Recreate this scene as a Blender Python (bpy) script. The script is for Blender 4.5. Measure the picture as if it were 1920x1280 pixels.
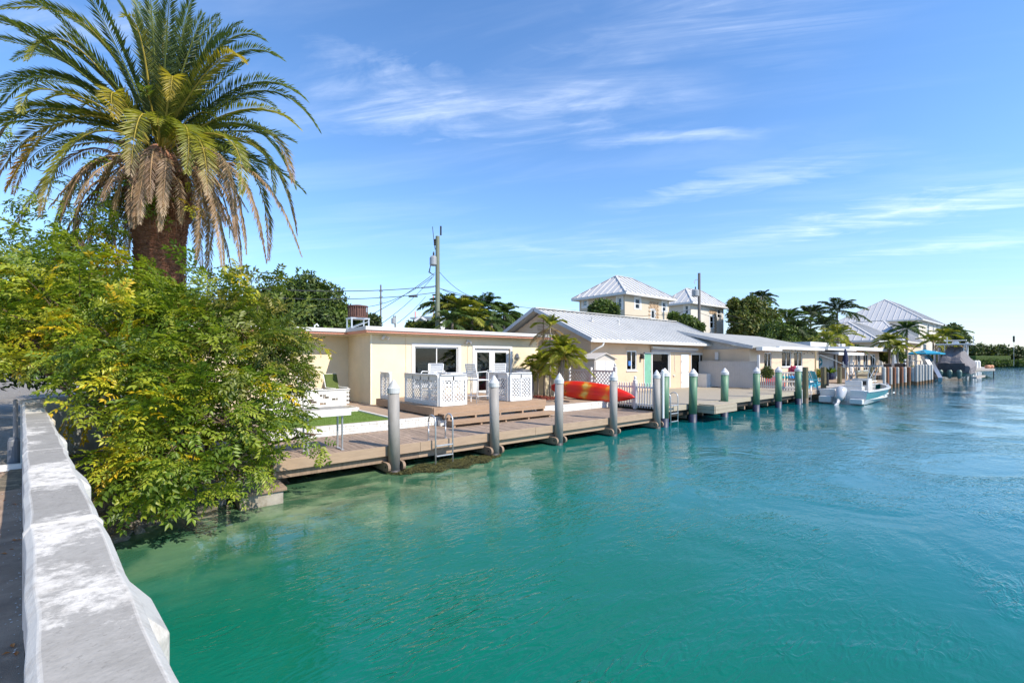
import bpy, math, random
import numpy as np
from mathutils import Vector, Matrix
R = math.radians
PI = math.pi
random.seed(7)
rng = np.random.default_rng(11)
for o in list(bpy.data.objects):
    bpy.data.objects.remove(o)
SC = bpy.context.scene
COL = SC.collection

# ------------------------------------------------------------------ camera
CAMZ = 2.5
YAW = 50.82
cam_d = bpy.data.cameras.new('camera')
cam = bpy.data.objects.new('camera', cam_d)
COL.objects.link(cam)
cam.location = (0, 0, CAMZ)
cam.rotation_euler = (R(90), 0, R(YAW - 90))
cam_d.sensor_width = 36
cam_d.lens = 850 / 1920 * 36
cam_d.shift_y = 33 / 1920
cam_d.clip_start = 0.05
cam_d.clip_end = 6000
SC.camera = cam

# ------------------------------------------------------------------ sun and sky
SUN_EL = R(44)
SUN_DIR = Vector((0.285 * math.cos(SUN_EL), -0.959 * math.cos(SUN_EL), math.sin(SUN_EL))).normalized()
sd = bpy.data.lights.new('sun', 'SUN')
sd.energy = 4.0
sd.angle = R(0.53)
sd.color = (1.0, 0.91, 0.79)
sun = bpy.data.objects.new('sun', sd)
COL.objects.link(sun)
sun.location = (0, 0, 60)
sun.rotation_euler = SUN_DIR.to_track_quat('Z', 'Y').to_euler()

world = bpy.data.worlds.new('World')
SC.world = world
world.use_nodes = True
wn = world.node_tree.nodes
wl = world.node_tree.links
wn.clear()
wout = wn.new('ShaderNodeOutputWorld')
bg = wn.new('ShaderNodeBackground')
bg.inputs['Strength'].default_value = 0.15
sky = wn.new('ShaderNodeTexSky')
sky.sky_type = 'NISHITA'
sky.sun_disc = False
sky.sun_elevation = SUN_EL
sky.sun_rotation = math.atan2(SUN_DIR.x, SUN_DIR.y)
sky.altitude = 0
sky.air_density = 1.0
sky.dust_density = 0.0
sky.ozone_density = 2.8
# thin cirrus: noise on a high flat cloud layer, dir.xy / dir.z
tc = wn.new('ShaderNodeTexCoord')
sep = wn.new('ShaderNodeSeparateXYZ')
wl.new(tc.outputs['Generated'], sep.inputs[0])
def wmath(op, a, b=None, clamp=False):
    n = wn.new('ShaderNodeMath'); n.operation = op; n.use_clamp = clamp
    for i, v in enumerate((a, b)):
        if v is None: continue
        if isinstance(v, (int, float)): n.inputs[i].default_value = v
        else: wl.new(v, n.inputs[i])
    return n.outputs[0]
zz = wmath('MAXIMUM', wmath('ADD', sep.outputs['Z'], 0.05), 0.02)
px = wmath('DIVIDE', sep.outputs['X'], zz)
py = wmath('DIVIDE', sep.outputs['Y'], zz)
def rotated(phi, x0=0.0, y0=0.0):
    """coordinates along and across the direction phi, on the cloud layer"""
    X_ = wmath('SUBTRACT', px, x0); Y_ = wmath('SUBTRACT', py, y0); c_, s_ = math.cos(phi), math.sin(phi)
    al = wmath('ADD', wmath('MULTIPLY', X_, c_), wmath('MULTIPLY', Y_, s_))
    ac = wmath('ADD', wmath('MULTIPLY', X_, -s_), wmath('MULTIPLY', Y_, c_))
    return al, ac
def wnoise(phi, sa, sc_, detail, rough, dist, off=0.0):
    al, ac = rotated(phi)
    cb = wn.new('ShaderNodeCombineXYZ'); wl.new(wmath('MULTIPLY', al, sa), cb.inputs[0]); wl.new(wmath('MULTIPLY', ac, sc_), cb.inputs[1]); cb.inputs[2].default_value = off
    n = wn.new('ShaderNodeTexNoise'); n.inputs['Scale'].default_value = 1.0
    n.inputs['Detail'].default_value = detail; n.inputs['Roughness'].default_value = rough; n.inputs['Distortion'].default_value = dist
    wl.new(cb.outputs[0], n.inputs['Vector'])
    return n.outputs[0]
def wramp(v, a, b):
    m = wn.new('ShaderNodeMapRange'); m.inputs['From Min'].default_value = a; m.inputs['From Max'].default_value = b
    m.interpolation_type = 'SMOOTHSTEP'
    wl.new(v, m.inputs[0]); return m.outputs[0]
PHI = R(-48)
fib = wramp(wnoise(PHI, 0.8, 5.5, 9, 0.66, 0.7, 2.3), 0.30, 0.78)
fluff = wramp(wnoise(PHI, 2.0, 4.0, 6, 0.6, 0.6, 7.1), 0.30, 0.72)
tot = None
for (x0, y0, x1, y1, w_, amt) in ((0.30, 1.90, 1.55, 0.66, 0.27, .85), (1.35, 1.32, 1.95, 0.72, 0.07, .8), (3.15, 1.7, 3.50, -0.6, 0.30, 1.0), (0.95, 0.80, 1.6, 0.28, 0.14, .8),
                                  (2.0, 1.8, 2.5, 0.3, 0.16, .55), (1.7, 3.3, 3.6, 1.5, 0.45, .45), (-.4, 1.9, .1, 1.5, .12, .5), (4.2, 1.6, 4.4, -1.2, .3, .6), (-1.2, -.4, .6, -1.6, .3, .8), (-2.5, 1.0, -1.0, -1.5, .4, .7), (.5, -2.2, 2.6, -3.4, .5, .8)):
    ph = math.atan2(y1 - y0, x1 - x0); L_ = math.hypot(x1 - x0, y1 - y0)
    al, ac = rotated(ph, x0, y0)
    wob = wmath('MULTIPLY', wmath('SUBTRACT', fluff, 0.5), w_ * 1.2)
    across = wmath('SUBTRACT', 1.0, wmath('DIVIDE', wmath('ABSOLUTE', wmath('ADD', ac, wob)), w_), True)
    ends = wmath('MULTIPLY', wmath('DIVIDE', al, L_ * .3, True), wmath('DIVIDE', wmath('SUBTRACT', L_, al), L_ * .3, True))
    m_ = wmath('MULTIPLY', wmath('MULTIPLY', across, ends), amt)
    tot = m_ if tot is None else wmath('ADD', tot, m_, True)
veil = wmath('MULTIPLY', wramp(wnoise(R(-55), 0.5, 2.2, 6, 0.6, 0.5), 0.44, 0.85), 0.30)
cl = wmath('ADD', wmath('MULTIPLY', wmath('MULTIPLY', tot, 1.25), fib), veil, True)
cl = wmath('MULTIPLY', cl, 0.43)
hs = wn.new('ShaderNodeHueSaturation')
hs.inputs['Saturation'].default_value = 1.16
hs.inputs['Hue'].default_value = 0.503
hs.inputs['Value'].default_value = 1.12
wl.new(sky.outputs[0], hs.inputs['Color'])
mixc = wn.new('ShaderNodeMix'); mixc.data_type = 'RGBA'
wl.new(cl, mixc.inputs[0])
# the band just over the sea is a little less glaring than the model sky
hk_ = wmath('POWER', wmath('SUBTRACT', 1.0, wmath('MAXIMUM', sep.outputs['Z'], 0.0), True), 7.0)
hc_ = wn.new('ShaderNodeCombineXYZ')
for i_, q_ in enumerate((0.54, 0.53, 0.36)): wl.new(wmath('SUBTRACT', 1.0, wmath('MULTIPLY', hk_, q_)), hc_.inputs[i_])
hv = wn.new('ShaderNodeVectorMath'); hv.operation = 'MULTIPLY'
wl.new(hs.outputs[0], hv.inputs[0]); wl.new(hc_.outputs[0], hv.inputs[1])
wl.new(hv.outputs[0], mixc.inputs[6])
mixc.inputs[7].default_value = (6.6, 7.0, 7.6, 1)
wl.new(mixc.outputs[2], bg.inputs['Color'])
wl.new(bg.outputs[0], wout.inputs[0])

SC.view_settings.view_transform = 'Standard'
SC.view_settings.look = 'None'
SC.view_settings.gamma = 1
SC.view_settings.exposure = 0.68
SC.view_settings.use_curve_mapping = False
SC.render.engine = 'CYCLES'

# ------------------------------------------------------------------ photograph to world (true depths given by t, a plane or a height)
cc, ss = math.cos(R(YAW)), math.sin(R(YAW))
def _uv(x, y): return (x - 960) / 850, (673 - y) / 850
def PT(x, y, t):
    u, v = _uv(x, y); return Vector((t * (cc + u * ss), t * (ss - u * cc), CAMZ + v * t))
def PZ(x, y, z):
    u, v = _uv(x, y); return PT(x, y, (z - CAMZ) / v)
def PY(x, y, Y):
    u, v = _uv(x, y); return PT(x, y, Y / (ss - u * cc))
def PX(x, y, X):
    u, v = _uv(x, y); return PT(x, y, X / (cc + u * ss))

# ------------------------------------------------------------------ mesh helpers
ORG = {}
def tag(o, label=None, cat=None, group=None, kind=None):
    if label: o['label'] = label
    if cat: o['category'] = cat
    if group: o['group'] = group
    if kind: o['kind'] = kind
    return o
def thing(name, label, cat, loc=(0, 0, 0), rz=0.0, group=None):
    o = bpy.data.objects.new(name, None)
    o.empty_display_size = 0.2
    COL.objects.link(o)
    o.location = loc
    o.rotation_euler = (0, 0, rz)
    ORG[o.name] = Vector(loc)
    return tag(o, label, cat, group)
def kids(o): return [c for c in o.children]
def copy_tree(o, parent=None):
    c = o.copy(); COL.objects.link(c)
    if parent is not None:
        c.parent = parent
    for k in list(o.children):
        copy_tree(k, c)
    return c
def place(proto, first, loc, rz=0, label=None, group=None, scale=1.0):
    o = proto if first else copy_tree(proto)
    o.location = loc; o.rotation_euler = (0, 0, rz); o.scale = (scale,) * 3
    if label: o['label'] = label
    if group: o['group'] = group
    return o

class MB:
    def __init__(s): s.v = []; s.f = []
    def add(s, vs, fs):
        n = len(s.v); s.v += [tuple(p) for p in vs]; s.f += [tuple(i + n for i in f) for f in fs]; return s
    def bx(s, x0, x1, y0, y1, z0, z1):
        vs = [(x, y, z) for z in (z0, z1) for x, y in ((x0, y0), (x1, y0), (x1, y1), (x0, y1))]
        return s.add(vs, [(3, 2, 1, 0), (4, 5, 6, 7), (0, 1, 5, 4), (1, 2, 6, 5), (2, 3, 7, 6), (3, 0, 4, 7)])
    def obx(s, c, d, rz=0, rx=0, ry=0):
        m = Matrix.Translation(c) @ Matrix.Rotation(rz, 4, 'Z') @ Matrix.Rotation(ry, 4, 'Y') @ Matrix.Rotation(rx, 4, 'X')
        hx, hy, hz = d[0] / 2, d[1] / 2, d[2] / 2
        vs = [m @ Vector((x, y, z)) for z in (-hz, hz) for x, y in ((-hx, -hy), (hx, -hy), (hx, hy), (-hx, hy))]
        return s.add(vs, [(3, 2, 1, 0), (4, 5, 6, 7), (0, 1, 5, 4), (1, 2, 6, 5), (2, 3, 7, 6), (3, 0, 4, 7)])
    def bar(s, a, b, w, h, up=(0, 0, 1)):
        a, b = Vector(a), Vector(b); d = (b - a).normalized(); u = Vector(up)
        if abs(d.dot(u)) > 0.98: u = Vector((1, 0, 0))
        r = d.cross(u).normalized(); u = r.cross(d)
        vs = [p + r * i * w / 2 + u * j * h / 2 for p in (a, b) for i, j in ((-1, -1), (1, -1), (1, 1), (-1, 1))]
        return s.add(vs, [(3, 2, 1, 0), (4, 5, 6, 7), (0, 1, 5, 4), (1, 2, 6, 5), (2, 3, 7, 6), (3, 0, 4, 7)])
    def tube(s, pts, r, n=8, cap=True):
        pts = [Vector(p) for p in pts]
        rs = r if isinstance(r, (list, tuple)) else [r] * len(pts)
        base = len(s.v)
        ref = Vector((0, 0, 1))
        d0 = (pts[1] - pts[0]).normalized()
        if abs(d0.dot(ref)) > 0.9: ref = Vector((1, 0, 0))
        nrm = d0.cross(ref).normalized()
        for i, p in enumerate(pts):
            d = (pts[min(i + 1, len(pts) - 1)] - pts[max(i - 1, 0)]).normalized()
            nrm = (nrm - d * nrm.dot(d)).normalized()
            b = d.cross(nrm)
            for k in range(n):
                a = 2 * PI * k / n
                s.v.append(tuple(p + (nrm * math.cos(a) + b * math.sin(a)) * rs[i]))
        for i in range(len(pts) - 1):
            for k in range(n):
                q = base + i * n
                s.f.append((q + k, q + (k + 1) % n, q + n + (k + 1) % n, q + n + k))
        if cap:
            s.f.append(tuple(base + k for k in range(n))[::-1])
            q = base + (len(pts) - 1) * n
            s.f.append(tuple(q + k for k in range(n)))
        return s
    def lathe(s, c, prof, n=16):
        base = len(s.v)
        for r, z in prof:
            for k in range(n):
                a = 2 * PI * k / n
                s.v.append((c[0] + r * math.cos(a), c[1] + r * math.sin(a), c[2] + z))
        for i in range(len(prof) - 1):
            for k in range(n):
                q = base + i * n
                s.f.append((q + k, q + (k + 1) % n, q + n + (k + 1) % n, q + n + k))
        s.f.append(tuple(base + k for k in range(n))[::-1])
        q = base + (len(prof) - 1) * n
        s.f.append(tuple(q + k for k in range(n)))
        return s
    def prism(s, poly, z0, z1):
        n = len(poly)
        return s.add([(p[0], p[1], z0) for p in poly] + [(p[0], p[1], z1) for p in poly],
                     [tuple(range(n))[::-1], tuple(range(n, 2 * n))] + [(i, (i + 1) % n, n + (i + 1) % n, n + i) for i in range(n)])
    def extr(s, poly, d):
        n = len(poly); d = Vector(d)
        return s.add([Vector(p) for p in poly] + [Vector(p) + d for p in poly],
                     [tuple(range(n))[::-1], tuple(range(n, 2 * n))] + [(i, (i + 1) % n, n + (i + 1) % n, n + i) for i in range(n)])
    def mesh(s, name, m, org=Vector((0, 0, 0)), smooth=False):
        me = bpy.data.meshes.new(name)
        me.from_pydata([(x - org[0], y - org[1], z - org[2]) for x, y, z in s.v], [], s.f)
        me.materials.append(m)
        if smooth:
            me.polygons.foreach_set('use_smooth', [True] * len(me.polygons))
        me.update()
        return me
    def build(s, name, m, parent=None, local=False, smooth=False, bevel=0, kind=None, label=None, autos=None):
        org = Vector((0, 0, 0))
        if parent is not None and not local: org = ORG.get(parent.name, org)
        me = s.mesh(name, m, org, smooth)
        o = bpy.data.objects.new(name, me); COL.objects.link(o)
        if parent is not None:
            o.parent = parent
            ORG[o.name] = org
        if bevel:
            b = o.modifiers.new('bevel', 'BEVEL'); b.width = bevel; b.segments = 2; b.limit_method = 'ANGLE'
        if kind: o['kind'] = kind
        if label: o['label'] = label
        return o
def inst(name, me, parent, loc, rz=0.0, rot=None, scale=None):
    o = bpy.data.objects.new(name, me); COL.objects.link(o)
    o.parent = parent
    o.location = Vector(loc) - ORG.get(parent.name, Vector((0, 0, 0)))
    o.rotation_euler = rot if rot else (0, 0, rz)
    if scale: o.scale = scale
    ORG[o.name] = Vector(loc)
    return o

# ------------------------------------------------------------------ materials
MATS = {}
def mat(name, col, rough=0.7, var=0.12, scale=6.0, bump=0.15, bscale=60.0, metal=0.0, spec=0.5, rand=0.0,
        col2=None, stretch=None, bdist=0.01, coat=0.0, mixrange=(0.4, 0.62)):
    if name in MATS: return MATS[name]
    m = bpy.data.materials.new(name); m.use_nodes = True
    nt = m.node_tree; N = nt.nodes; L = nt.links
    b = N['Principled BSDF']
    b.inputs['Roughness'].default_value = rough
    b.inputs['Metallic'].default_value = metal
    b.inputs['Specular IOR Level'].default_value = spec
    b.inputs['Coat Weight'].default_value = coat
    tcn = N.new('ShaderNodeTexCoord')
    geo = N.new('ShaderNodeNewGeometry')
    mp = N.new('ShaderNodeMapping')
    L.new(geo.outputs['Position'], mp.inputs[0])
    if stretch: mp.inputs['Scale'].default_value = stretch
    n1 = N.new('ShaderNodeTexNoise'); n1.inputs['Scale'].default_value = scale; n1.inputs['Detail'].default_value = 8; n1.inputs['Roughness'].default_value = 0.65
    L.new(mp.outputs[0], n1.inputs['Vector'])
    mr = N.new('ShaderNodeMapRange'); mr.inputs['From Min'].default_value = 0.3; mr.inputs['From Max'].default_value = 0.7
    mr.inputs['To Min'].default_value = 1 - var; mr.inputs['To Max'].default_value = 1 + var
    L.new(n1.outputs[0], mr.inputs[0])
    vm = N.new('ShaderNodeVectorMath'); vm.operation = 'SCALE'
    L.new(mr.outputs[0], vm.inputs['Scale'])
    if col2:
        mx = N.new('ShaderNodeMix'); mx.data_type = 'RGBA'
        n3 = N.new('ShaderNodeTexNoise'); n3.inputs['Scale'].default_value = scale * 0.6; n3.inputs['Detail'].default_value = 10; n3.inputs['Roughness'].default_value = 0.7
        L.new(mp.outputs[0], n3.inputs['Vector'])
        r2 = N.new('ShaderNodeMapRange'); r2.inputs['From Min'].default_value = mixrange[0]; r2.inputs['From Max'].default_value = mixrange[1]; r2.interpolation_type = 'SMOOTHSTEP'
        L.new(n3.outputs[0], r2.inputs[0]); L.new(r2.outputs[0], mx.inputs[0])
        mx.inputs[6].default_value = (*col, 1); mx.inputs[7].default_value = (*col2, 1)
        L.new(mx.outputs[2], vm.inputs[0])
    else:
        vm.inputs[0].default_value = col
    last = vm.outputs[0]
    if rand:
        oi = N.new('ShaderNodeObjectInfo')
        m2 = N.new('ShaderNodeMapRange'); m2.inputs['To Min'].default_value = 1 - rand; m2.inputs['To Max'].default_value = 1 + rand
        L.new(oi.outputs['Random'], m2.inputs[0])
        v2 = N.new('ShaderNodeVectorMath'); v2.operation = 'SCALE'
        L.new(last, v2.inputs[0]); L.new(m2.outputs[0], v2.inputs['Scale']); last = v2.outputs[0]
    L.new(last, b.inputs['Base Color'])
    if bump:
        n2 = N.new('ShaderNodeTexNoise'); n2.inputs['Scale'].default_value = bscale; n2.inputs['Detail'].default_value = 5
        L.new(mp.outputs[0], n2.inputs['Vector'])
        bp = N.new('ShaderNodeBump'); bp.inputs['Strength'].default_value = bump; bp.inputs['Distance'].default_value = bdist
        L.new(n2.outputs[0], bp.inputs['Height']); L.new(bp.outputs[0], b.inputs['Normal'])
    MATS[name] = m
    return m
def glass_mat():
    m = bpy.data.materials.new('window_glass'); m.use_nodes = True
    N = m.node_tree.nodes; L = m.node_tree.links
    out = N['Material Output']; N.remove(N['Principled BSDF'])
    g = N.new('ShaderNodeBsdfGlossy'); g.inputs['Roughness'].default_value = 0.03
    t = N.new('ShaderNodeBsdfTransparent'); t.inputs[0].default_value = (0.72, 0.77, 0.76, 1)
    fr = N.new('ShaderNodeFresnel'); fr.inputs[0].default_value = 1.45
    mx = N.new('ShaderNodeMixShader')
    L.new(fr.outputs[0], mx.inputs[0]); L.new(t.outputs[0], mx.inputs[1]); L.new(g.outputs[0], mx.inputs[2]); L.new(mx.outputs[0], out.inputs[0])
    MATS['window_glass'] = m
    return m
def leaf_mat(name, trans=0.35, rough=0.42):
    m = bpy.data.materials.new(name); m.use_nodes = True
    N = m.node_tree.nodes; L = m.node_tree.links
    out = N['Material Output']; b = N['Principled BSDF']
    b.inputs['Roughness'].default_value = rough; b.inputs['Specular IOR Level'].default_value = 0.45
    a = N.new('ShaderNodeAttribute'); a.attribute_name = 'Col'
    L.new(a.outputs['Color'], b.inputs['Base Color'])
    tr = N.new('ShaderNodeBsdfTranslucent')
    v = N.new('ShaderNodeVectorMath'); v.operation = 'MULTIPLY'; v.inputs[1].default_value = (1.7, 1.8, 0.7)
    L.new(a.outputs['Color'], v.inputs[0]); L.new(v.outputs[0], tr.inputs[0])
    mx = N.new('ShaderNodeMixShader'); mx.inputs[0].default_value = trans
    L.new(b.outputs[0], mx.inputs[1]); L.new(tr.outputs[0], mx.inputs[2]); L.new(mx.outputs[0], out.inputs[0])
    MATS[name] = m
    return m
GLASS = glass_mat()
LEAF = leaf_mat('leaf')
FARLEAF = leaf_mat('distant_leaf', 0.2, 0.6)
M = mat
m_yellow = M('yellow_stucco', (0.76, 0.65, 0.45), 0.85, 0.06, 1.5, 0.35, 45, col2=(0.66, 0.575, 0.38), mixrange=(0.45, 0.85))
m_tan = M('tan_stucco', (0.64, 0.475, 0.325), 0.85, 0.06, 1.5, 0.35, 45, col2=(0.57, 0.41, 0.27), mixrange=(0.45, 0.85))
m_tan3 = M('cream_stucco', (0.66, 0.51, 0.36), 0.85, 0.05, 1.5, 0.25, 45)
m_beige = M('beige_stucco', (0.56, 0.48, 0.36), 0.85, 0.05, 1.0, 0.1, 20)
m_offwhite = M('offwhite_stucco', (0.60, 0.56, 0.48), 0.85, 0.05, 1.0, 0.1, 20)
m_white = M('white_paint', (0.70, 0.70, 0.68), 0.5, 0.05, 5, 0.08, 80)
m_whiteworn = M('worn_white_paint', (0.70, 0.69, 0.65), 0.6, 0.08, 3, 0.3, 40, col2=(0.62, 0.58, 0.50), mixrange=(0.5, 0.8))
m_pink = M('salmon_paint', (0.70, 0.32, 0.22), 0.6, 0.06, 4)
m_roofgrey = M('metal_roof', (0.60, 0.585, 0.55), 0.5, 0.08, 1.2, 0.05, 20, metal=0.05, rand=0.02)
m_roofgrey2 = M('pale_metal_roof', (0.54, 0.53, 0.515), 0.55, 0.05, 1, 0.0, metal=0.05)
m_roofflat = M('flat_roofing', (0.33, 0.33, 0.31), 0.9, 0.15, 2)
m_dock = M('brown_deck_boards', (0.30, 0.22, 0.16), 0.75, 0.28, 4, 0.5, 30, rand=0.16, stretch=(6, 1, 6), col2=(0.40, 0.31, 0.25), mixrange=(0.5, 0.8))
m_dockface = M('brown_fascia_boards', (0.36, 0.26, 0.175), 0.7, 0.15, 3, 0.3, 30, stretch=(1, 6, 6))
m_step = M('brown_step_boards', (0.35, 0.235, 0.15), 0.7, 0.15, 3, 0.3, 30, stretch=(1, 6, 6), rand=0.08)
m_patio = M('tan_patio', (0.35, 0.255, 0.18), 0.85, 0.12, 2.5, 0.3, 80)
m_dock2 = M('beige_composite_deck', (0.36, 0.31, 0.23), 0.7, 0.08, 3, 0.3, 30, stretch=(1, 6, 6), rand=0.05)
m_greydock = M('weathered_grey_deck', (0.38, 0.35, 0.31), 0.85, 0.2, 3, 0.4, 30, stretch=(6, 1, 6))
m_oldwood = M('old_brown_wood', (0.27, 0.19, 0.13), 0.85, 0.3, 5, 0.6, 30, stretch=(3, 3, 0.6))
m_olivewood = M('olive_treated_wood', (0.15, 0.13, 0.07), 0.85, 0.3, 5, 0.6, 30, stretch=(4, 4, 0.5))
m_redwood = M('reddish_piling_wood', (0.24, 0.095, 0.045), 0.8, 0.25, 5, 0.5, 30, stretch=(4, 4, 0.5))
m_darkwood = M('wet_dark_wood', (0.035, 0.028, 0.02), 0.6, 0.3, 6, 0.5, 20)
m_pile = M('grey_piling', (0.29, 0.27, 0.245), 0.6, 0.14, 5, 0.25, 60, stretch=(1, 1, 0.35), rand=.10, col2=(0.20, 0.18, 0.155), mixrange=(0.5, 0.8))
m_pilegreen = M('green_piling', (0.10, 0.205, 0.12), 0.5, 0.12, 5, 0.2, 60, stretch=(1, 1, 0.35), rand=.12, col2=(0.075, 0.15, 0.09), mixrange=(0.5, 0.8))
m_tide = M('tide_stained_piling', (0.05, 0.045, 0.045), 0.5, 0.3, 10, 0.4, 40)
m_navy = M('navy_wrap', (0.015, 0.025, 0.06), 0.5, 0.2, 10)
m_metal = M('galvanised_metal', (0.55, 0.56, 0.57), 0.35, 0.05, 10, 0.0, metal=0.7)
m_dark = M('dark_interior', (0.018, 0.018, 0.02), 0.9, 0.1, 3, 0)
m_dim = M('dim_interior', (0.06, 0.065, 0.065), 0.9, 0.3, 3, 0)
m_blind = M('dark_blind', (0.05, 0.038, 0.035), 0.6, 0.1, 3, 0)
m_curtain = M('pale_curtain', (0.55, 0.60, 0.58), 0.9, 0.1, 3, 0)
m_black = M('black_paint', (0.015, 0.015, 0.017), 0.5, 0.1, 5, 0)
m_wire = M('black_cable', (0.03, 0.03, 0.032), 0.6, 0.1, 5, 0)
m_turf = M('artificial_turf', (0.13, 0.21, 0.03), 0.9, 0.25, 30, 0.6, 200)
m_cush = M('olive_green_cushion', (0.085, 0.12, 0.025), 0.85, 0.15, 8, 0.4, 30)
m_grill = M('grey_grill_cover', (0.12, 0.12, 0.125), 0.5, 0.15, 6, 0.9, 9, bdist=0.05)
m_kgreen = M('mint_green_door', (0.17, 0.40, 0.28), 0.5, 0.1, 3, 0.05, 20)
m_vinyl = M('white_vinyl', (0.62, 0.60, 0.57), 0.5, 0.05, 3, 0.05, 30)
m_shed = M('cream_plastic', (0.52, 0.47, 0.41), 0.6, 0.05, 3, 0.1, 30)
m_trunk = M('brown_bark', (0.13, 0.085, 0.055), 0.9, 0.3, 8, 0.9, 30, bdist=0.03)
m_palmtrunk = M('palm_stem_bark', (0.24, 0.20, 0.16), 0.85, 0.25, 8, 0.6, 20, stretch=(1, 1, 4))
m_datetrunk = M('date_palm_bark', (0.26, 0.115, 0.065), 0.9, 0.45, 9, 0.8, 25, stretch=(1, 1, 3), bdist=0.03, col2=(0.40, 0.24, 0.155), mixrange=(0.5, 0.75))
m_asph = M('asphalt', (0.26, 0.18, 0.125), 0.9, 0.25, 3, 0.6, 150, col2=(0.34, 0.24, 0.17), mixrange=(0.45, 0.6))
m_gravel = M('pale_gravel', (0.34, 0.31, 0.26), 0.95, 0.4, 25, 1.0, 120, col2=(0.20, 0.17, 0.14), bdist=0.03)
m_sand = M('sandy_ground', (0.30, 0.26, 0.19), 0.95, 0.3, 6, 0.8, 60, col2=(0.16, 0.15, 0.09))
m_bank = M('muddy_bank', (0.12, 0.10, 0.07), 0.85, 0.5, 8, 0.9, 40, col2=(0.24, 0.20, 0.14), bdist=0.04)
m_rock = M('shore_rock', (0.24, 0.215, 0.18), 0.8, 0.4, 9, 0.8, 30, col2=(0.09, 0.08, 0.06), bdist=0.03)
m_concrete = M('old_concrete', (0.36, 0.33, 0.28), 0.85, 0.2, 4, 0.5, 60, col2=(0.2, 0.17, 0.12))
m_weed = M('floating_weed', (0.17, 0.15, 0.035), 0.7, 0.6, 14, 1.0, 60, col2=(0.045, 0.06, 0.02), bdist=0.05, stretch=(1, 3, 1))
m_bluegrey = M('blue_grey_siding', (0.20, 0.28, 0.32), 0.7, 0.1, 3)
m_bluesoft = M('grey_blue_boards', (0.42, 0.46, 0.50), 0.7, 0.1, 3)
m_chairblue = M('turquoise_chair_paint', (0.03, 0.30, 0.42), 0.5, 0.1, 4)
m_teal = M('teal_hull', (0.02, 0.20, 0.19), 0.2, 0.03, 2, 0, coat=0.5)
m_gel = M('white_gelcoat', (0.66, 0.65, 0.62), 0.25, 0.04, 4, 0, coat=0.4)
m_engine = M('outboard_cowl', (0.48, 0.49, 0.50), 0.22, 0.04, 3, 0, coat=0.6)
m_tarp = M('grey_boat_cover', (0.16, 0.148, 0.152), 0.75, 0.12, 2, 0.6, 4, bdist=0.08)
m_tarpdark = M('charcoal_boat_cover', (0.055, 0.055, 0.062), 0.7, 0.12, 2, 0.6, 4, bdist=0.08)
m_navyfab = M('navy_umbrella_cloth', (0.01, 0.018, 0.06), 0.8, 0.2, 6, 0.3, 20)
m_tealfab = M('teal_umbrella_cloth', (0.01, 0.27, 0.42), 0.8, 0.1, 6, 0.2, 20)
m_brownbox = M('rusty_brown_casing', (0.12, 0.055, 0.04), 0.7, 0.2, 6)
m_stone = M('tan_stone_cladding', (0.45, 0.32, 0.20), 0.9, 0.35, 14, 0.8, 40)
m_red = M('red_paint', (0.55, 0.02, 0.02), 0.5, 0.1, 5)
m_terracotta = M('red_lava_mulch', (0.30, 0.06, 0.035), 0.9, 0.4, 30, 0.6, 60)
m_pinkflower = M('magenta_petals', (0.60, 0.03, 0.16), 0.7, 0.3, 30)
m_fencegrey = M('pale_privacy_fence', (0.46, 0.43, 0.40), 0.7, 0.06, 2, 0.1, 20)
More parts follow.
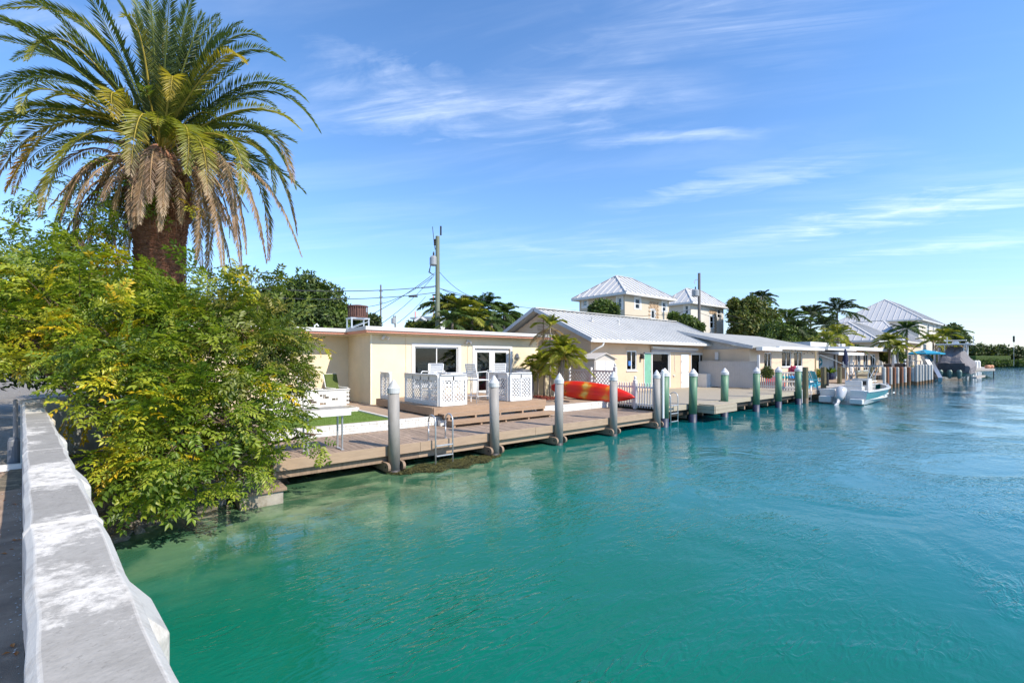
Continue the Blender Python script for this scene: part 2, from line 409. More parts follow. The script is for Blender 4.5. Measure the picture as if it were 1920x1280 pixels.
# ------------------------------------------------------------------ water, land, bridge
def water_material():
    m = bpy.data.materials.new('canal_water'); m.use_nodes = True
    N = m.node_tree.nodes; L = m.node_tree.links
    b = N['Principled BSDF']
    b.inputs['Roughness'].default_value = 0.0
    b.inputs['IOR'].default_value = 1.40
    geo = N.new('ShaderNodeNewGeometry')
    sp = N.new('ShaderNodeSeparateXYZ'); L.new(geo.outputs['Position'], sp.inputs[0])
    def mth(op, a, c=None, clamp=False):
        n = N.new('ShaderNodeMath'); n.operation = op; n.use_clamp = clamp
        for i, v in enumerate((a, c)):
            if v is None: continue
            if isinstance(v, (int, float)): n.inputs[i].default_value = v
            else: L.new(v, n.inputs[i])
        return n.outputs[0]
    def noise(scale, stretch, detail=3, rough=0.5, dist=0.0, rot=0):
        mp = N.new('ShaderNodeMapping'); mp.inputs['Scale'].default_value = stretch; mp.inputs['Rotation'].default_value = (0, 0, R(rot))
        L.new(geo.outputs['Position'], mp.inputs[0])
        n = N.new('ShaderNodeTexNoise'); n.inputs['Scale'].default_value = scale; n.inputs['Detail'].default_value = detail
        n.inputs['Roughness'].default_value = rough; n.inputs['Distortion'].default_value = dist
        L.new(mp.outputs[0], n.inputs['Vector']); return n.outputs[0]
    def rmp(v, a, c, t0=0.0, t1=1.0):
        r = N.new('ShaderNodeMapRange'); r.inputs['From Min'].default_value = a; r.inputs['From Max'].default_value = c
        r.inputs['To Min'].default_value = t0; r.inputs['To Max'].default_value = t1; r.interpolation_type = 'SMOOTHSTEP'
        L.new(v, r.inputs[0]); return r.outputs[0]
    def mixc(f, a, c):
        x = N.new('ShaderNodeMix'); x.data_type = 'RGBA'; L.new(f, x.inputs[0])
        for i, v in ((6, a), (7, c)):
            if isinstance(v, tuple): x.inputs[i].default_value = (*v, 1)
            else: L.new(v, x.inputs[i])
        return x.outputs[2]
    # shallow sandy bed near the bank at (0.2, 9.2), deeper channel outwards
    dx = mth('SUBTRACT', sp.outputs['X'], 0.4); dy = mth('SUBTRACT', sp.outputs['Y'], 9.6)
    dist = mth('SQRT', mth('ADD', mth('MULTIPLY', mth('MULTIPLY', dx, dx), 0.16), mth('MULTIPLY', dy, dy)))
    dist = mth('ADD', dist, mth('MULTIPLY', mth('SUBTRACT', noise(0.6, (1, 1, 1), 5, 0.6, 0.5), 0.5), 2.2))
    shallow = rmp(dist, 0.9, 4.6, 1.0, 0.0)
    patch = rmp(noise(0.22, (1, 1.6, 1), 4, 0.6, 0.6), 0.35, 0.68)
    deep = mixc(patch, (0.001, 0.122, 0.068), (0.002, 0.138, 0.096))
    far = rmp(mth('ADD', sp.outputs['X'], mth('MULTIPLY', sp.outputs['Y'], -0.5)), 0.0, 12.0)
    deep = mixc(far, deep, (0.002, 0.126, 0.148))  # bluer outwards: sky reflection put into the body colour
    deep = mixc(rmp(sp.outputs['X'], 14.0, 60.0), deep, (0.003, 0.088, 0.145))  # bluest far down the canal, reflected sky mixed into the colour again
    bed = mixc(rmp(noise(1.1, (1, 1, 1), 5, 0.6, 0.4), 0.4, 0.62), (0.045, 0.10, 0.048), (0.16, 0.24, 0.12))
    col = mixc(mth('MULTIPLY', shallow, 0.9), deep, bed)
    L.new(col, b.inputs['Base Color'])
    # ripples
    h1 = noise(2.1, (1, 1.3, 1), 3, 0.5, 1.6, 25)
    h2 = noise(4.6, (1, 2.4, 1), 2, 0.5, 1.0, -20)
    h3 = noise(0.45, (1, 1.2, 1), 2, 0.5, 1.0, 40)
    h4 = noise(17, (1, 1.3, 1), 2, 0.5, 0.6, 10)
    calm = rmp(noise(0.20, (1, 1.4, 1), 4, 0.6, 1.2, 30), 0.36, 0.64, 0.06, 1.0)
    calm = mth('MULTIPLY', calm, rmp(mth('ADD', sp.outputs['Y'], mth('MULTIPLY', sp.outputs['X'], -0.10)), 3.0, 8.2, 1.6, 0.16))
    ridge = mth('SUBTRACT', 1.0, mth('MULTIPLY', mth('ABSOLUTE', mth('SUBTRACT', noise(2.6, (1, 2.6, 1), 2, 0.45, 1.3, -28), 0.5)), 4.0))
    hsum = mth('ADD', mth('ADD', mth('ADD', mth('MULTIPLY', h1, 0.005), mth('MULTIPLY', mth('MULTIPLY', ridge, 0.0050), calm)), mth('MULTIPLY', mth('MULTIPLY', h2, 0.0095), calm)),
               mth('ADD', mth('MULTIPLY', h3, 0.035), mth('MULTIPLY', mth('MULTIPLY', h4, 0.0016), calm)))
    bp = N.new('ShaderNodeBump'); bp.inputs['Strength'].default_value = 1.0; bp.inputs['Distance'].default_value = 1.0
    L.new(hsum, bp.inputs['Height']); L.new(bp.outputs[0], b.inputs['Normal'])
    MATS['canal_water'] = m
    return m
wm = MB(); wm.add([(-300, -600, 0), (1500, -600, 0), (1500, 700, 0), (-300, 700, 0)], [(0, 1, 2, 3)])
tag(wm.build('water', water_material()), kind='structure')

# land: one big sheet behind the seawall, with a skirt below the water line
def slab(name, poly, z, m, depth=1.6):
    b = MB(); b.prism(poly, z - depth, z)
    return tag(b.build(name, m), kind='structure')
slab('ground', [(1.9, 12.0), (120, 12.0), (120, 60), (120, 690), (-290, 690), (-290, 12.9), (-1.2, 12.9), (-0.9, 11.6)], 0.60, m_sand, 1.3)
slab('far_bank', [(216, 60), (214, 8), (212, -30), (190, -110), (150, -220), (1400, -220), (1400, 690), (130, 690), (150, 70)], 0.5, m_sand)
SHORE = [(-1.5, 7.2), (-0.6, 7.9), (-0.24, 8.33), (0.21, 8.91), (0.6, 9.15), (0.94, 9.21), (1.25, 9.3), (2.2, 9.7)]
def shore_y(x):
    for (a, b), (c, d) in zip(SHORE[:-1], SHORE[1:]):
        if x <= c: return b + (d - b) * max(0, (x - a)) / (c - a)
    return SHORE[-1][1]
def bank_h(x, y):
    d = y - shore_y(x)
    h = -0.02 + (0.22 * d if d < 1.0 else 0.22 + 0.26 * (d - 1.0))
    h += 0.035 * math.sin(7.1 * x + 2.3 * y) * math.sin(5.3 * y - 1.7 * x) + 0.02 * math.sin(17 * x) * math.cos(15 * y + x)
    return max(-0.5, min(0.62, h))
b = MB(); nx, ny = 70, 90
for j in range(ny):
    for i in range(nx):
        x = -1.75 + 4.05 * i / (nx - 1); y = 7.0 + 6.0 * j / (ny - 1)
        b.v.append((x, y, bank_h(x, y)))
for j in range(ny - 1):
    for i in range(nx - 1):
        q = j * nx + i; b.f.append((q, q + 1, q + nx + 1, q + nx))
tag(b.build('riverbank', m_bank, smooth=True), kind='structure')

# bridge roadway beside the parapet; axis leans 8 degrees off the canal's normal
PK = -0.1414
def prx(y): return 0.26 + PK * y         # outer face of the parapet
b = MB(); b.prism([(prx(-60) - .25, -60), (prx(11.4) - .25, 11.4), (prx(11.4) - 2.2, 11.6), (prx(-60) - 2.2, -60)], 0.30, 0.60)
tag(b.build('sidewalk', m_asph), kind='structure')
b = MB(); b.prism([(prx(-60) - 2.2, -60), (prx(11.6) - 2.2, 11.6), (prx(11.6) - 9.5, 12.6), (prx(-60) - 9.5, -60)], 0.1, 0.46)
tag(b.build('road', m_asph), kind='structure')
b = MB(); b.prism([(prx(-60) + .02, -60), (prx(8.2) + .02, 8.2), (prx(8.2) - 9.5, 8.2), (prx(-60) - 9.5, -60)], -0.25, 0.09)
tag(b.build('bridge_slab', m_concrete), kind='structure')
b = MB(); b.prism([(prx(7.6) + .02, 7.6), (prx(12.6) - .12, 12.6), (prx(12.6) - 9.4, 12.9), (prx(7.6) - 9.4, 7.6)], -1.2, 0.085)
tag(b.build('bridge_abutment', m_concrete), kind='structure')
b = MB(); b.prism([(prx(11.5) - .28, 11.47), (-3.9, 11.62), (-9, 13.2), (-40, 16), (-40, 90), (-3.2, 90), (-1.9, 12.75)], 0.5, 0.64)
tag(b.build('gravel_verge', m_gravel), kind='structure')
b = MB(); b.prism([(-30, 24), (-4.0, 21.0), (30, 21.5), (30, 27.5), (-4, 27.5), (-30, 31)], 0.55, 0.655)
tag(b.build('side_road', M('pale_road', (0.26, 0.25, 0.235), 0.9, 0.15, 3, 0.5, 90)), kind='structure')
b = MB(); b.prism([(prx(11.4) - .26, 11.36), (prx(11.4) - .26, 11.47), (-4.4, 11.8), (-4.4, 11.68)], 0.45, 0.70)
tag(b.build('kerb', m_whiteworn), kind='structure')

# parapet
def parapet_material():
    m = bpy.data.materials.new('parapet_paint'); m.use_nodes = True
    N = m.node_tree.nodes; L = m.node_tree.links; b = N['Principled BSDF']; b.inputs['Roughness'].default_value = 0.8
    geo = N.new('ShaderNodeNewGeometry')
    def noise(scale, stretch, det=8, ro=0.65, off=0, dist=0.0):
        mp = N.new('ShaderNodeMapping'); mp.inputs['Scale'].default_value = stretch; mp.inputs['Location'].default_value = (off, off, off)
        L.new(geo.outputs['Position'], mp.inputs[0])
        n = N.new('ShaderNodeTexNoise'); n.inputs['Scale'].default_value = scale; n.inputs['Detail'].default_value = det; n.inputs['Roughness'].default_value = ro; n.inputs['Distortion'].default_value = dist
        L.new(mp.outputs[0], n.inputs['Vector']); return n.outputs[0]
    def rmp(v, a, c, t0=0.0, t1=1.0):
        r = N.new('ShaderNodeMapRange'); r.inputs['From Min'].default_value = a; r.inputs['From Max'].default_value = c
        r.inputs['To Min'].default_value = t0; r.inputs['To Max'].default_value = t1; L.new(v, r.inputs[0]); return r.outputs[0]
    def mth(op, a, c):
        n = N.new('ShaderNodeMath'); n.operation = op; n.use_clamp = True
        for i, v in enumerate((a, c)):
            if isinstance(v, (int, float)): n.inputs[i].default_value = v
            else: L.new(v, n.inputs[i])
        return n.outputs[0]
    def mix(f, a, c):
        x = N.new('ShaderNodeMix'); x.data_type = 'RGBA'; L.new(f, x.inputs[0])
        for i, v in ((6, a), (7, c)):
            if isinstance(v, tuple): x.inputs[i].default_value = (*v, 1)
            else: L.new(v, x.inputs[i])
        return x.outputs[2]
    sn = N.new('ShaderNodeSeparateXYZ'); L.new(geo.outputs['True Normal'], sn.inputs[0])
    sp2 = N.new('ShaderNodeSeparateXYZ'); L.new(geo.outputs['Position'], sp2.inputs[0])
    topw = mth('MULTIPLY', rmp(sn.outputs['Z'], 0.93, 0.99), rmp(sp2.outputs['Z'], 1.742, 1.748))   # worn bare concrete only on the flat coping
    area = rmp(noise(1.15, (1, 1, 1), 3, 0.5, 11.3), 0.42, 0.58, 0.16, -0.10)
    wadd = N.new('ShaderNodeMath'); wadd.operation = 'ADD'; L.new(noise(12, (1, 1.0, 1), 12, 0.8, 0, 0.2), wadd.inputs[0]); L.new(area, wadd.inputs[1])
    worn = rmp(wadd.outputs[0], 0.38, 0.52)
    streak = rmp(noise(9, (1, 1, 1), 10, 0.7, 7), 0.52, 0.72)
    grey = mix(rmp(noise(30, (1, 1, 1), 6, 0.7, 3), 0.3, 0.7), (0.25, 0.235, 0.205), (0.33, 0.31, 0.275))
    paint = mix(streak, (0.67, 0.63, 0.555), (0.46, 0.42, 0.35))
    top = mix(worn, paint, grey)
    pits = rmp(noise(70, (1, 1, 1), 4, 0.6, 5), 0.60, 0.68, 0.0, 0.45)
    grey = mix(pits, grey, (0.10, 0.09, 0.075))
    grime = rmp(noise(3.3, (1, 1, 1), 7, 0.7, 21), 0.52, 0.75, 0.0, 0.5)
    top = mix(worn, mix(grime, paint, (0.25, 0.23, 0.19)), mix(grime, grey, (0.13, 0.12, 0.10)))
    side = mix(rmp(noise(5, (1, 1, .5), 9, 0.75, 2), 0.50, 0.72), (0.60, 0.57, 0.51), (0.34, 0.30, 0.25))
    c = mix(topw, side, top)
    L.new(c, b.inputs['Base Color'])
    n2 = N.new('ShaderNodeTexNoise'); n2.inputs['Scale'].default_value = 55; n2.inputs['Detail'].default_value = 8
    L.new(geo.outputs['Position'], n2.inputs['Vector'])
    bp = N.new('ShaderNodeBump'); bp.inputs['Strength'].default_value = 0.5; bp.inputs['Distance'].default_value = 0.005
    n4 = N.new('ShaderNodeMath'); n4.operation = 'ADD'; L.new(n2.outputs[0], n4.inputs[0]); L.new(noise(7, (1, 1, 1), 4), n4.inputs[1])
    L.new(n2.outputs[0], bp.inputs['Height']); L.new(bp.outputs[0], b.inputs['Normal'])
    return m
m_par = parapet_material()
par = thing('bridge_parapet', 'long weathered white concrete parapet of the bridge with bare grey coping, along the sidewalk', 'parapet', (prx(5), 5, 0.6))
def psect(y, inner, outer, ztop, cham, zb):
    x1 = prx(y) + outer; x0 = prx(y) - 0.25 - inner
    return [(x0, y, zb), (x0, y, ztop - cham), (x0 + cham * .7, y, ztop), (x1 - cham * .8, y, ztop), (x1, y, ztop - cham), (x1, y, zb)]
def loft(b, secs):
    n = len(secs[0]); base = len(b.v)
    for s_ in secs: b.v += [tuple(p) for p in s_]
    for i in range(len(secs) - 1):
        for k in range(n - 1):
            q = base + i * n
            b.f.append((q + k, q + n + k, q + n + k + 1, q + k + 1))
    b.f.append(tuple(base + k for k in range(n))); q = base + (len(secs) - 1) * n
    b.f.append(tuple(q + k for k in range(n))[::-1])
    return b
PIL = [-3.0, -0.5, 2.02, 4.5, 6.95, 9.45]
BANDS = [-2.2, 0.4, 2.95, 5.35, 7.95, 10.5, 11.05, 11.5]
segs = [-60] + BANDS + [11.7]
wall = MB(); loft(wall, [psect(y, -0.012, -0.012, 1.70, 0.001, 0.0) for y in (-60, -20, 0, 5, 11.7)])
wall.build('wall', m_par, par)
for a, c in zip(segs[:-1], segs[1:]):           # coping lengths between joints
    cb = MB(); ys = [a + 0.008, c - 0.008] if c - a < 10 else [a, c - .008]
    jit = random.uniform(-0.004, 0.004)
    k = 10
    secs = []
    for i in range(k + 1):
        y = ys[0] + (ys[1] - ys[0]) * i / k
        w = 0.0035 * math.sin(9 * y) + random.uniform(-.0025, .0025)
        secs.append(psect(y, 0.004 + w, 0.004 - w, 1.75 + jit + (0.004 if i in (0, k) else 0), 0.035, 1.58))
    loft(cb, secs); cb.build('coping', m_par, par, bevel=0.006)
for p in PIL:                                  # buttress piers on the canal side with sloping heads, thin raised bands across the coping
    pb = MB(); y0, y1 = p - .2, p + .2
    secs = []
    for y, tuck in ((y0, 0.04), (y0 + .05, 0), (y1 - .05, 0), (y1, 0.04)):
        xo = prx(y) + 0.075 - tuck
        secs.append([(prx(y) - 0.06, y, 0.0), (prx(y) - 0.06, y, 1.742), (prx(y) - 0.03, y, 1.742), (xo, y, 1.60), (xo, y, 0.0)])
    loft(pb, secs); pb.build('buttress', m_par, par, bevel=0.008)
for p in BANDS:
    bb = MB(); ya, yc = p - 0.03, p + 0.03
    loft(bb, [psect(ya, .007, .007, 1.751, .036, 1.3), psect(p - .012, .009, .009, 1.757, .036, 1.3), psect(p + .012, .009, .009, 1.757, .036, 1.3), psect(yc, .007, .007, 1.751, .036, 1.3)])
    bb.build('coping_band', m_par, par, bevel=.003)
# stepped end of the parapet and curved wing wall
wing = thing('wing_wall', 'curved pale concrete wing wall at the far end of the parapet, dappled by leaf shade', 'wall', (-1.5, 12.2, 0.2))
b = MB(); ring = []
cx_, cy_ = prx(11.9) + .80, 11.75
outer, inner = [], []
for i in range(15):
    a = R(180 - 102 * i / 14)
    outer.append((cx_ + 1.06 * math.cos(a), cy_ + 1.0 * math.sin(a))); inner.append((cx_ + 0.84 * math.cos(a), cy_ + 0.79 * math.sin(a)))
m_wing = M('wing_wall_paint', (0.52, 0.53, 0.48), 0.85, 0.1, 3, 0.4, 40, col2=(0.62, 0.61, 0.56))
b.prism(outer + inner[::-1], -0.3, 1.70); b.build('wall', m_wing, wing, bevel=0.01)
b = MB()
outer2 = [(cx_ + 1.085 * math.cos(R(180 - 102 * i / 14)), cy_ + 1.025 * math.sin(R(180 - 102 * i / 14))) for i in range(15)]
inner2 = [(cx_ + 0.815 * math.cos(R(180 - 102 * i / 14)), cy_ + 0.765 * math.sin(R(180 - 102 * i / 14))) for i in range(15)]
b.prism(outer2 + inner2[::-1], 1.702, 1.765); b.build('coping', m_par, wing, bevel=0.012)
# grey post with a wide foot against the road side of the parapet
pp = PZ(26, 872, 0.6)
post = thing('guard_post', 'slim grey metal post with wide dark foot at the far end of the parapet', 'post', pp)
MB().lathe((pp.x, pp.y, .6), [(0.085, 0), (0.08, .44), (0.055, .5), (0.03, .5)], 14).build('foot', M('post_grey', (0.16, .17, .19), .6), post, smooth=False)
MB().lathe((pp.x + .02, pp.y, 1.1), [(0.032, 0), (0.032, .66), (0.01, .68)], 12).build('shaft', M('post_grey2', (0.25, .25, .25), .6), post)

# paint flakes and fallen leaves on the sidewalk
b = MB()
for i in range(520):
    y = 1.2 + 10 * random.random() ** 1.4; off = 0.27 + 0.5 * random.random() ** 1.8
    x = prx(y) - off; s_ = random.uniform(.003, .010); a = random.random() * 6
    b.add([(x + s_ * math.cos(a + k * 1.57 + random.uniform(-.4, .4)), y + s_ * math.sin(a + k * 1.57), 0.604 + random.random() * .003) for k in range(4)], [(0, 1, 2, 3)])
tag(b.build('paint_flakes', m_white), 'white paint flakes scattered along the foot of the parapet', 'paint flakes', kind='stuff')
b = MB()
for i in range(60):
    y = 1.5 + 9 * random.random(); x = prx(y) - 0.28 - 0.4 * random.random(); s_ = random.uniform(.015, .035); a = random.random() * 6
    b.add([(x + s_ * math.cos(a), y + s_ * math.sin(a), .606), (x + .4 * s_ * math.cos(a + 1.57), y + .4 * s_ * math.sin(a + 1.57), .616), (x - s_ * math.cos(a), y - s_ * math.sin(a), .608), (x - .4 * s_ * math.cos(a + 1.57), y - .4 * s_ * math.sin(a + 1.57), .612)], [(0, 1, 2, 3)])
tag(b.build('fallen_leaves', M('orange_dry_leaf', (0.40, 0.14, 0.03), .8, .3, 9)), 'dry orange leaves fallen on the sidewalk by the parapet', 'leaves', kind='stuff')

# stones and bulkhead at the water's edge
def rock_mesh(seed, m=m_rock):
    r = random.Random(seed); b = MB(); n, k = 8, 5
    prof = []
    for i in range(k + 1):
        a = PI * i / k
        for j in range(n):
            rr = (0.8 + 0.4 * r.random())
            b.v.append((rr * math.sin(a) * math.cos(2 * PI * j / n), rr * math.sin(a) * math.sin(2 * PI * j / n), 0.6 * rr * math.cos(a)))
    for i in range(k):
        for j in range(n):
            b.f.append((i * n + j, (i + 1) * n + j, (i + 1) * n + (j + 1) % n, i * n + (j + 1) % n))
    return b.mesh('rock', m)
rocks = [rock_mesh(i) for i in range(4)]
def lone(name, me, loc, label, cat, rot=(0, 0, 0), scale=(1, 1, 1), group=None):
    o = bpy.data.objects.new(name, me); COL.objects.link(o); o.location = loc; o.rotation_euler = rot; o.scale = scale
    return tag(o, label, cat, group)
rl = [((222, 1012), .10, 'squarish shore stone closest to the bridge parapet at the water edge'),
      ((236, 1000), .09, 'pale shore stone second from the parapet at the water edge'),
      ((250, 990), .12, 'largest dark shore stone under the low branches'),
      ((262, 996), .06, 'small flat stone right of the largest shore stone'),
      ((275, 984), .08, 'rounded stone under the lowest leaves in the middle of the shore stones'),
      ((292, 980), .07, 'wet stone half under hanging leaves, third from the block'),
      ((320, 968), .06, 'small brown stone on the muddy bank nearer the wooden bulkhead'),
      ((350, 962), .05, 'smallest stone at the waterline before the wooden bulkhead')]
for i, ((x, y), s_, lab) in enumerate(rl):
    p = PZ(x, y, 0.02)
    lone('shore_stone', rocks[i % 4], p, lab, 'stone', (random.random(), random.random(), random.random() * 6), (s_ * 1.3, s_, s_ * .8), 'stones along the muddy waterline')
b = MB()
for i in range(1500):
    x = random.uniform(-.6, 1.9); y = shore_y(x) + random.uniform(-.12, 2.2); z = bank_h(x, y)
    s_ = random.uniform(.008, .035); a = random.random() * 6
    if random.random() < .5:
        b.obx((x, y, z + s_ * .3), (s_, s_ * random.uniform(.5, 1), s_ * .6), a, random.uniform(-.3, .3), random.uniform(-.3, .3))
    else:
        b.add([(x + s_ * math.cos(a), y + s_ * math.sin(a), z + .01), (x + .4 * s_ * math.cos(a + 1.57), y + .4 * s_ * math.sin(a + 1.57), z + .025), (x - s_ * math.cos(a), y - s_ * math.sin(a), z + .012)], [(0, 1, 2)])
tag(b.build('bank_litter', m_rock), 'gravel and leaf litter on the muddy bank under the leafy tree', 'gravel', kind='stuff')
bk = thing('bulkhead_block', 'short timber-faced concrete bulkhead at the near end of the brown dock, at the waterline', 'bulkhead', (1.55, 9.0, 0))
MB().bx(1.24, 1.90, 8.62, 9.9, -0.4, 0.22).build('block', m_concrete, bk, bevel=.015)
MB().bx(1.16, 1.95, 8.58, 9.25, 0.222, 0.275).build('cap_board', m_oldwood, bk, bevel=.006)
MB().bx(1.20, 1.90, 9.252, 9.6, 0.222, 0.27).build('cap_board', m_oldwood, bk, bevel=.006)
sg = MB().bx(1.0, 1.12, 9.15, 9.23, -0.2, 0.95)
tag(sg.build('pale_post', m_fencegrey, bevel=.006), 'pale square timber post left of the bulkhead block, half hidden by leaves', 'post')
sg = MB().obx((1.62, 9.75, 0.50), (0.55, .09, .50), .2)
tag(sg.build('plank_screen', m_oldwood, bevel=.006), 'brown plank screen behind the bulkhead block under the branches', 'plank')
# seawall under docks
MBs = MB().bx(1.95, 119, 11.86, 12.0, -1.2, 0.54)
tag(MBs.build('seawall', m_concrete), kind='structure')
# floating weed: thousands of fronds lying on the water
b = MB()
def weed_in(x, y):
    # lens shaped mat in front of the dock, widest near the ladder
    t_ = (x - 4.15) / 3.1
    if not 0 < t_ < 1: return False
    half = 0.42 * math.sin(PI * t_) ** .7 * (1 + .25 * math.sin(9 * x))
    cy = 9.28 - .10 * math.sin(PI * t_) + 0.10 * t_
    return abs(y - cy) < half
n = 0
while n < 9000:
    x = random.uniform(4.1, 7.3); y = random.uniform(8.6, 10.0)
    if not weed_in(x, y): continue
    n += 1
    a = random.random() * 6.3; l = random.uniform(.03, .10); w = random.uniform(.006, .016); z = .004 + random.random() * .03
    dx, dy = math.cos(a), math.sin(a)
    b.add([(x, y, z), (x + dx * l * .5 - dy * w, y + dy * l * .5 + dx * w, z + random.uniform(0, .02)), (x + dx * l, y + dy * l, z * .5), (x + dx * l * .5 + dy * w, y + dy * l * .5 - dx * w, z + .004)], [(0, 1, 2, 3)])
tag(b.build('floating_seaweed', m_weed), 'mat of yellow brown seaweed floating around the ladder and nearest piling', 'seaweed', kind='stuff')
# ------------------------------------------------------------------ brown dock
dock = thing('brown_dock', 'long brown timber dock with planks across, in front of the yellow house', 'dock', (8, 10.7, 0.3))
PL = MB().bx(-0.069, 0.069, -1.12, 1.12, -0.028, 0).mesh('plank', m_dock)
X = 1.97; i = 0
while X < 14.7:
    inst('plank', PL, dock, (X + .069, 10.66 + random.uniform(-.006, .006), 0.552 + random.uniform(-.002, .002)), rz=random.uniform(-.0025, .0025))
    X += 0.146
for a, c in ((1.95, 5.0), (5.0, 8.6), (8.6, 12.0), (12.0, 14.72)):
    MB().bx(a + .003, c - .003, 9.50, 9.545, 0.36, 0.575).build('fascia_board', m_dockface, dock, bevel=.004)
    MB().bx(a + .003, c - .003, 9.60, 9.68, 0.20, 0.335).build('stringer', m_oldwood if a < 3 else m_dockface, dock)
MB().bx(14.70, 14.745, 9.55, 11.8, .34, .56).build('fascia_board', m_dockface, dock)
MB().bx(1.92, 1.96, 9.5, 11.8, .30, .56).build('fascia_board', m_dockface, dock)
PXS = [4.31, 7.08, 9.42, 11.94, 14.44]
for X in PXS:
    for s_ in (-1, 1):
        xx = X + s_ * 0.175
        b = MB(); prof = [(xx - .03, 11.7, .04), (xx - .03, 9.45, .04)]
        for k in range(7):
            a = -PI / 2 + PI * k / 6
            prof.append((xx - .03, 9.36 - .11 * math.cos(a), .14 + .10 * math.sin(a)))
        prof += [(xx - .03, 9.45, .24), (xx - .03, 11.7, .24)]
        b.extr(prof, (.06, 0, 0)); bm = b.build('cross_beam', m_oldwood, dock)
        MB().tube([(xx - .045, 9.38, .15), (xx + .045, 9.38, .15)], .022, 8).build('bolt', m_darkwood, bm)
for yy in (10.4, 11.2):
    MB().bx(1.97, 14.68, yy, yy + .07, .30, .52).build('joist', m_darkwood, dock)

m_cap = M('piling_cap', (0.56, 0.56, 0.55), 0.6, 0.12, 12, 0.1, 60, col2=(0.42, 0.40, 0.36), mixrange=(0.55, 0.8), rand=.08)
def piling(loc, h, rad, body, label, group, cap=m_cap, foot=m_tide, foot_h=0.25, name='piling'):
    t = thing(name, label, 'piling', loc, 0, group)
    MB().lathe((0, 0, 0), [(rad, foot_h), (rad * 1.0, h - .12)], 20).build('shaft', body, t, local=True, smooth=False)
    shade_sides(t.children[-1])
    MB().lathe((0, 0, 0), [(rad * 1.01, -1.4), (rad * 1.012, foot_h)], 20).build('tide_band', foot, t, local=True); shade_sides(t.children[-1])
    if cap:
        MB().lathe((0, 0, 0), [(rad * 1.09, h - .15), (rad * 1.10, h - .04), (rad * .95, h - .02), (rad * .5, h + .08), (.008, h + .155)], 20).build('cap', cap, t, local=True); shade_sides(t.children[-1])
    tl_ = random.Random(int(loc[0] * 100)); t.rotation_euler = (R(tl_.uniform(-.7, .7)), R(tl_.uniform(-.7, .7)), tl_.uniform(0, 3))
    return t
def shade_sides(o):
    me = o.data
    me.polygons.foreach_set('use_smooth', [abs(p.normal.z) < .9 and len(p.vertices) == 4 for p in me.polygons])
desc = ['grey round piling with white cone cap, nearest of the five, left of the swim ladder',
        'grey round piling with white cone cap in front of the brown steps',
        'grey round piling with white cone cap, in front of the bushy palm',
        'grey round piling with white cone cap hiding the right part of the kayak',
        'grey round piling with white cone cap touching the first green piling']
for X, d, h in zip(PXS, desc, (1.90, 1.93, 1.94, 1.95, 1.96)):
    piling((X, 9.40, 0), h, 0.125, m_pile, d, 'grey pilings along the brown dock', foot_h=.07)

def swim_ladder(x0, x1, y, ztop, zdeck, zbot, label, grp, rung_z, hoop=True):
    t = thing('swim_ladder', label, 'ladder', ((x0 + x1) / 2, y, zdeck), 0, grp)
    for x in (x0, x1):
        pts = []
        if hoop:
            yb = y + .34
            pts.append((x, yb, zdeck))
            pts.append((x, yb, ztop - .17))
            for k in range(9):
                a = PI * k / 8
                pts.append((x, (y + yb) / 2 + .17 * math.cos(a), ztop - .17 + .17 * math.sin(a)))
        else: pts.append((x, y, ztop))
        pts.append((x, y, zbot))
        MB().tube(pts, .019, 8).build('rail', m_metal, t, smooth=True)
        if hoop: MB().lathe((x, y + .34, zdeck), [(.04, 0), (.04, .012)], 10).build('foot_plate', m_metal, t)
    for z in rung_z:
        MB().bx(x0 + .015, x1 - .015, y - .035, y + .035, z - .014, z + .014).build('rung', m_metal, t, bevel=.004)
    return t
swim_ladder(5.33, 5.80, 9.38, 1.17, .555, -.5, 'galvanised swim ladder with hoop handles between the two nearest grey pilings', 'swim ladders', (.46, .22, -.02, -.26))

# dockside table (fish cleaning table)
ct = thing('dock_table', 'white dock table with flat weathered top on thin metal legs, near the leafy tree', 'table', (3.0, 10.05, .555))
MB().bx(2.42, 3.50, 9.78, 10.40, 1.38, 1.44).build('tabletop', m_whiteworn, ct, bevel=.006)
MB().bx(2.46, 3.46, 9.82, 10.36, 1.4405, 1.450).build('cutting_board', M('grey_board', (.33, .31, .27), .8, .2, 6), ct)
MB().bx(2.44, 3.48, 9.75, 9.778, 1.30, 1.44).build('apron', m_white, ct)
for x in (2.62, 3.32):
    for y in (9.84, 10.14):
        MB().tube([(x, y, .56), (x, y, 1.38)], .021, 8).build('leg', m_metal, ct)
    MB().bx(x - .03, x + .03, 9.80, 10.18, .556, .572).build('foot', m_metal, ct)

# ------------------------------------------------------------------ patio, brick edging, grass
b = MB(); b.prism([(2.2, 11.86), (14.72, 11.86), (14.72, 18.9), (2.2, 18.9)], 0.3, 0.80)
tag(b.build('patio', m_patio), kind='structure')
edge = thing('brick_edging', 'low white painted brick step between the brown dock and the patio', 'brick edging', (8.5, 11.78, .55))
BR = MB().bx(-.098, .098, -.05, .05, -.03, .03).mesh('brick', m_whiteworn)
BRC = MB().bx(-.098, .098, -.08, .08, -.022, .022).mesh('brick', m_whiteworn)
MB().bx(2.2, 14.7, 11.765, 11.855, .54, .775).build('mortar', m_whiteworn, edge)
for row, z in enumerate((.595, .665, .735)):
    x = 2.3 + (.1 if row % 2 else 0)
    while x < 14.6:
        if row < 2 or True:
            inst('brick', BR, edge, (x + random.uniform(-.003, .003), 11.80 + random.uniform(-.004, .004), z)); 
        x += .207
x = 2.3
while x < 14.6:
    inst('brick', BRC, edge, (x, 11.82, .79)); x += .207 * 1
gp = thing('turf_patch', 'rectangle of green artificial turf with white rim sunk in the patio behind the dock table', 'turf', (4.5, 13, .8))
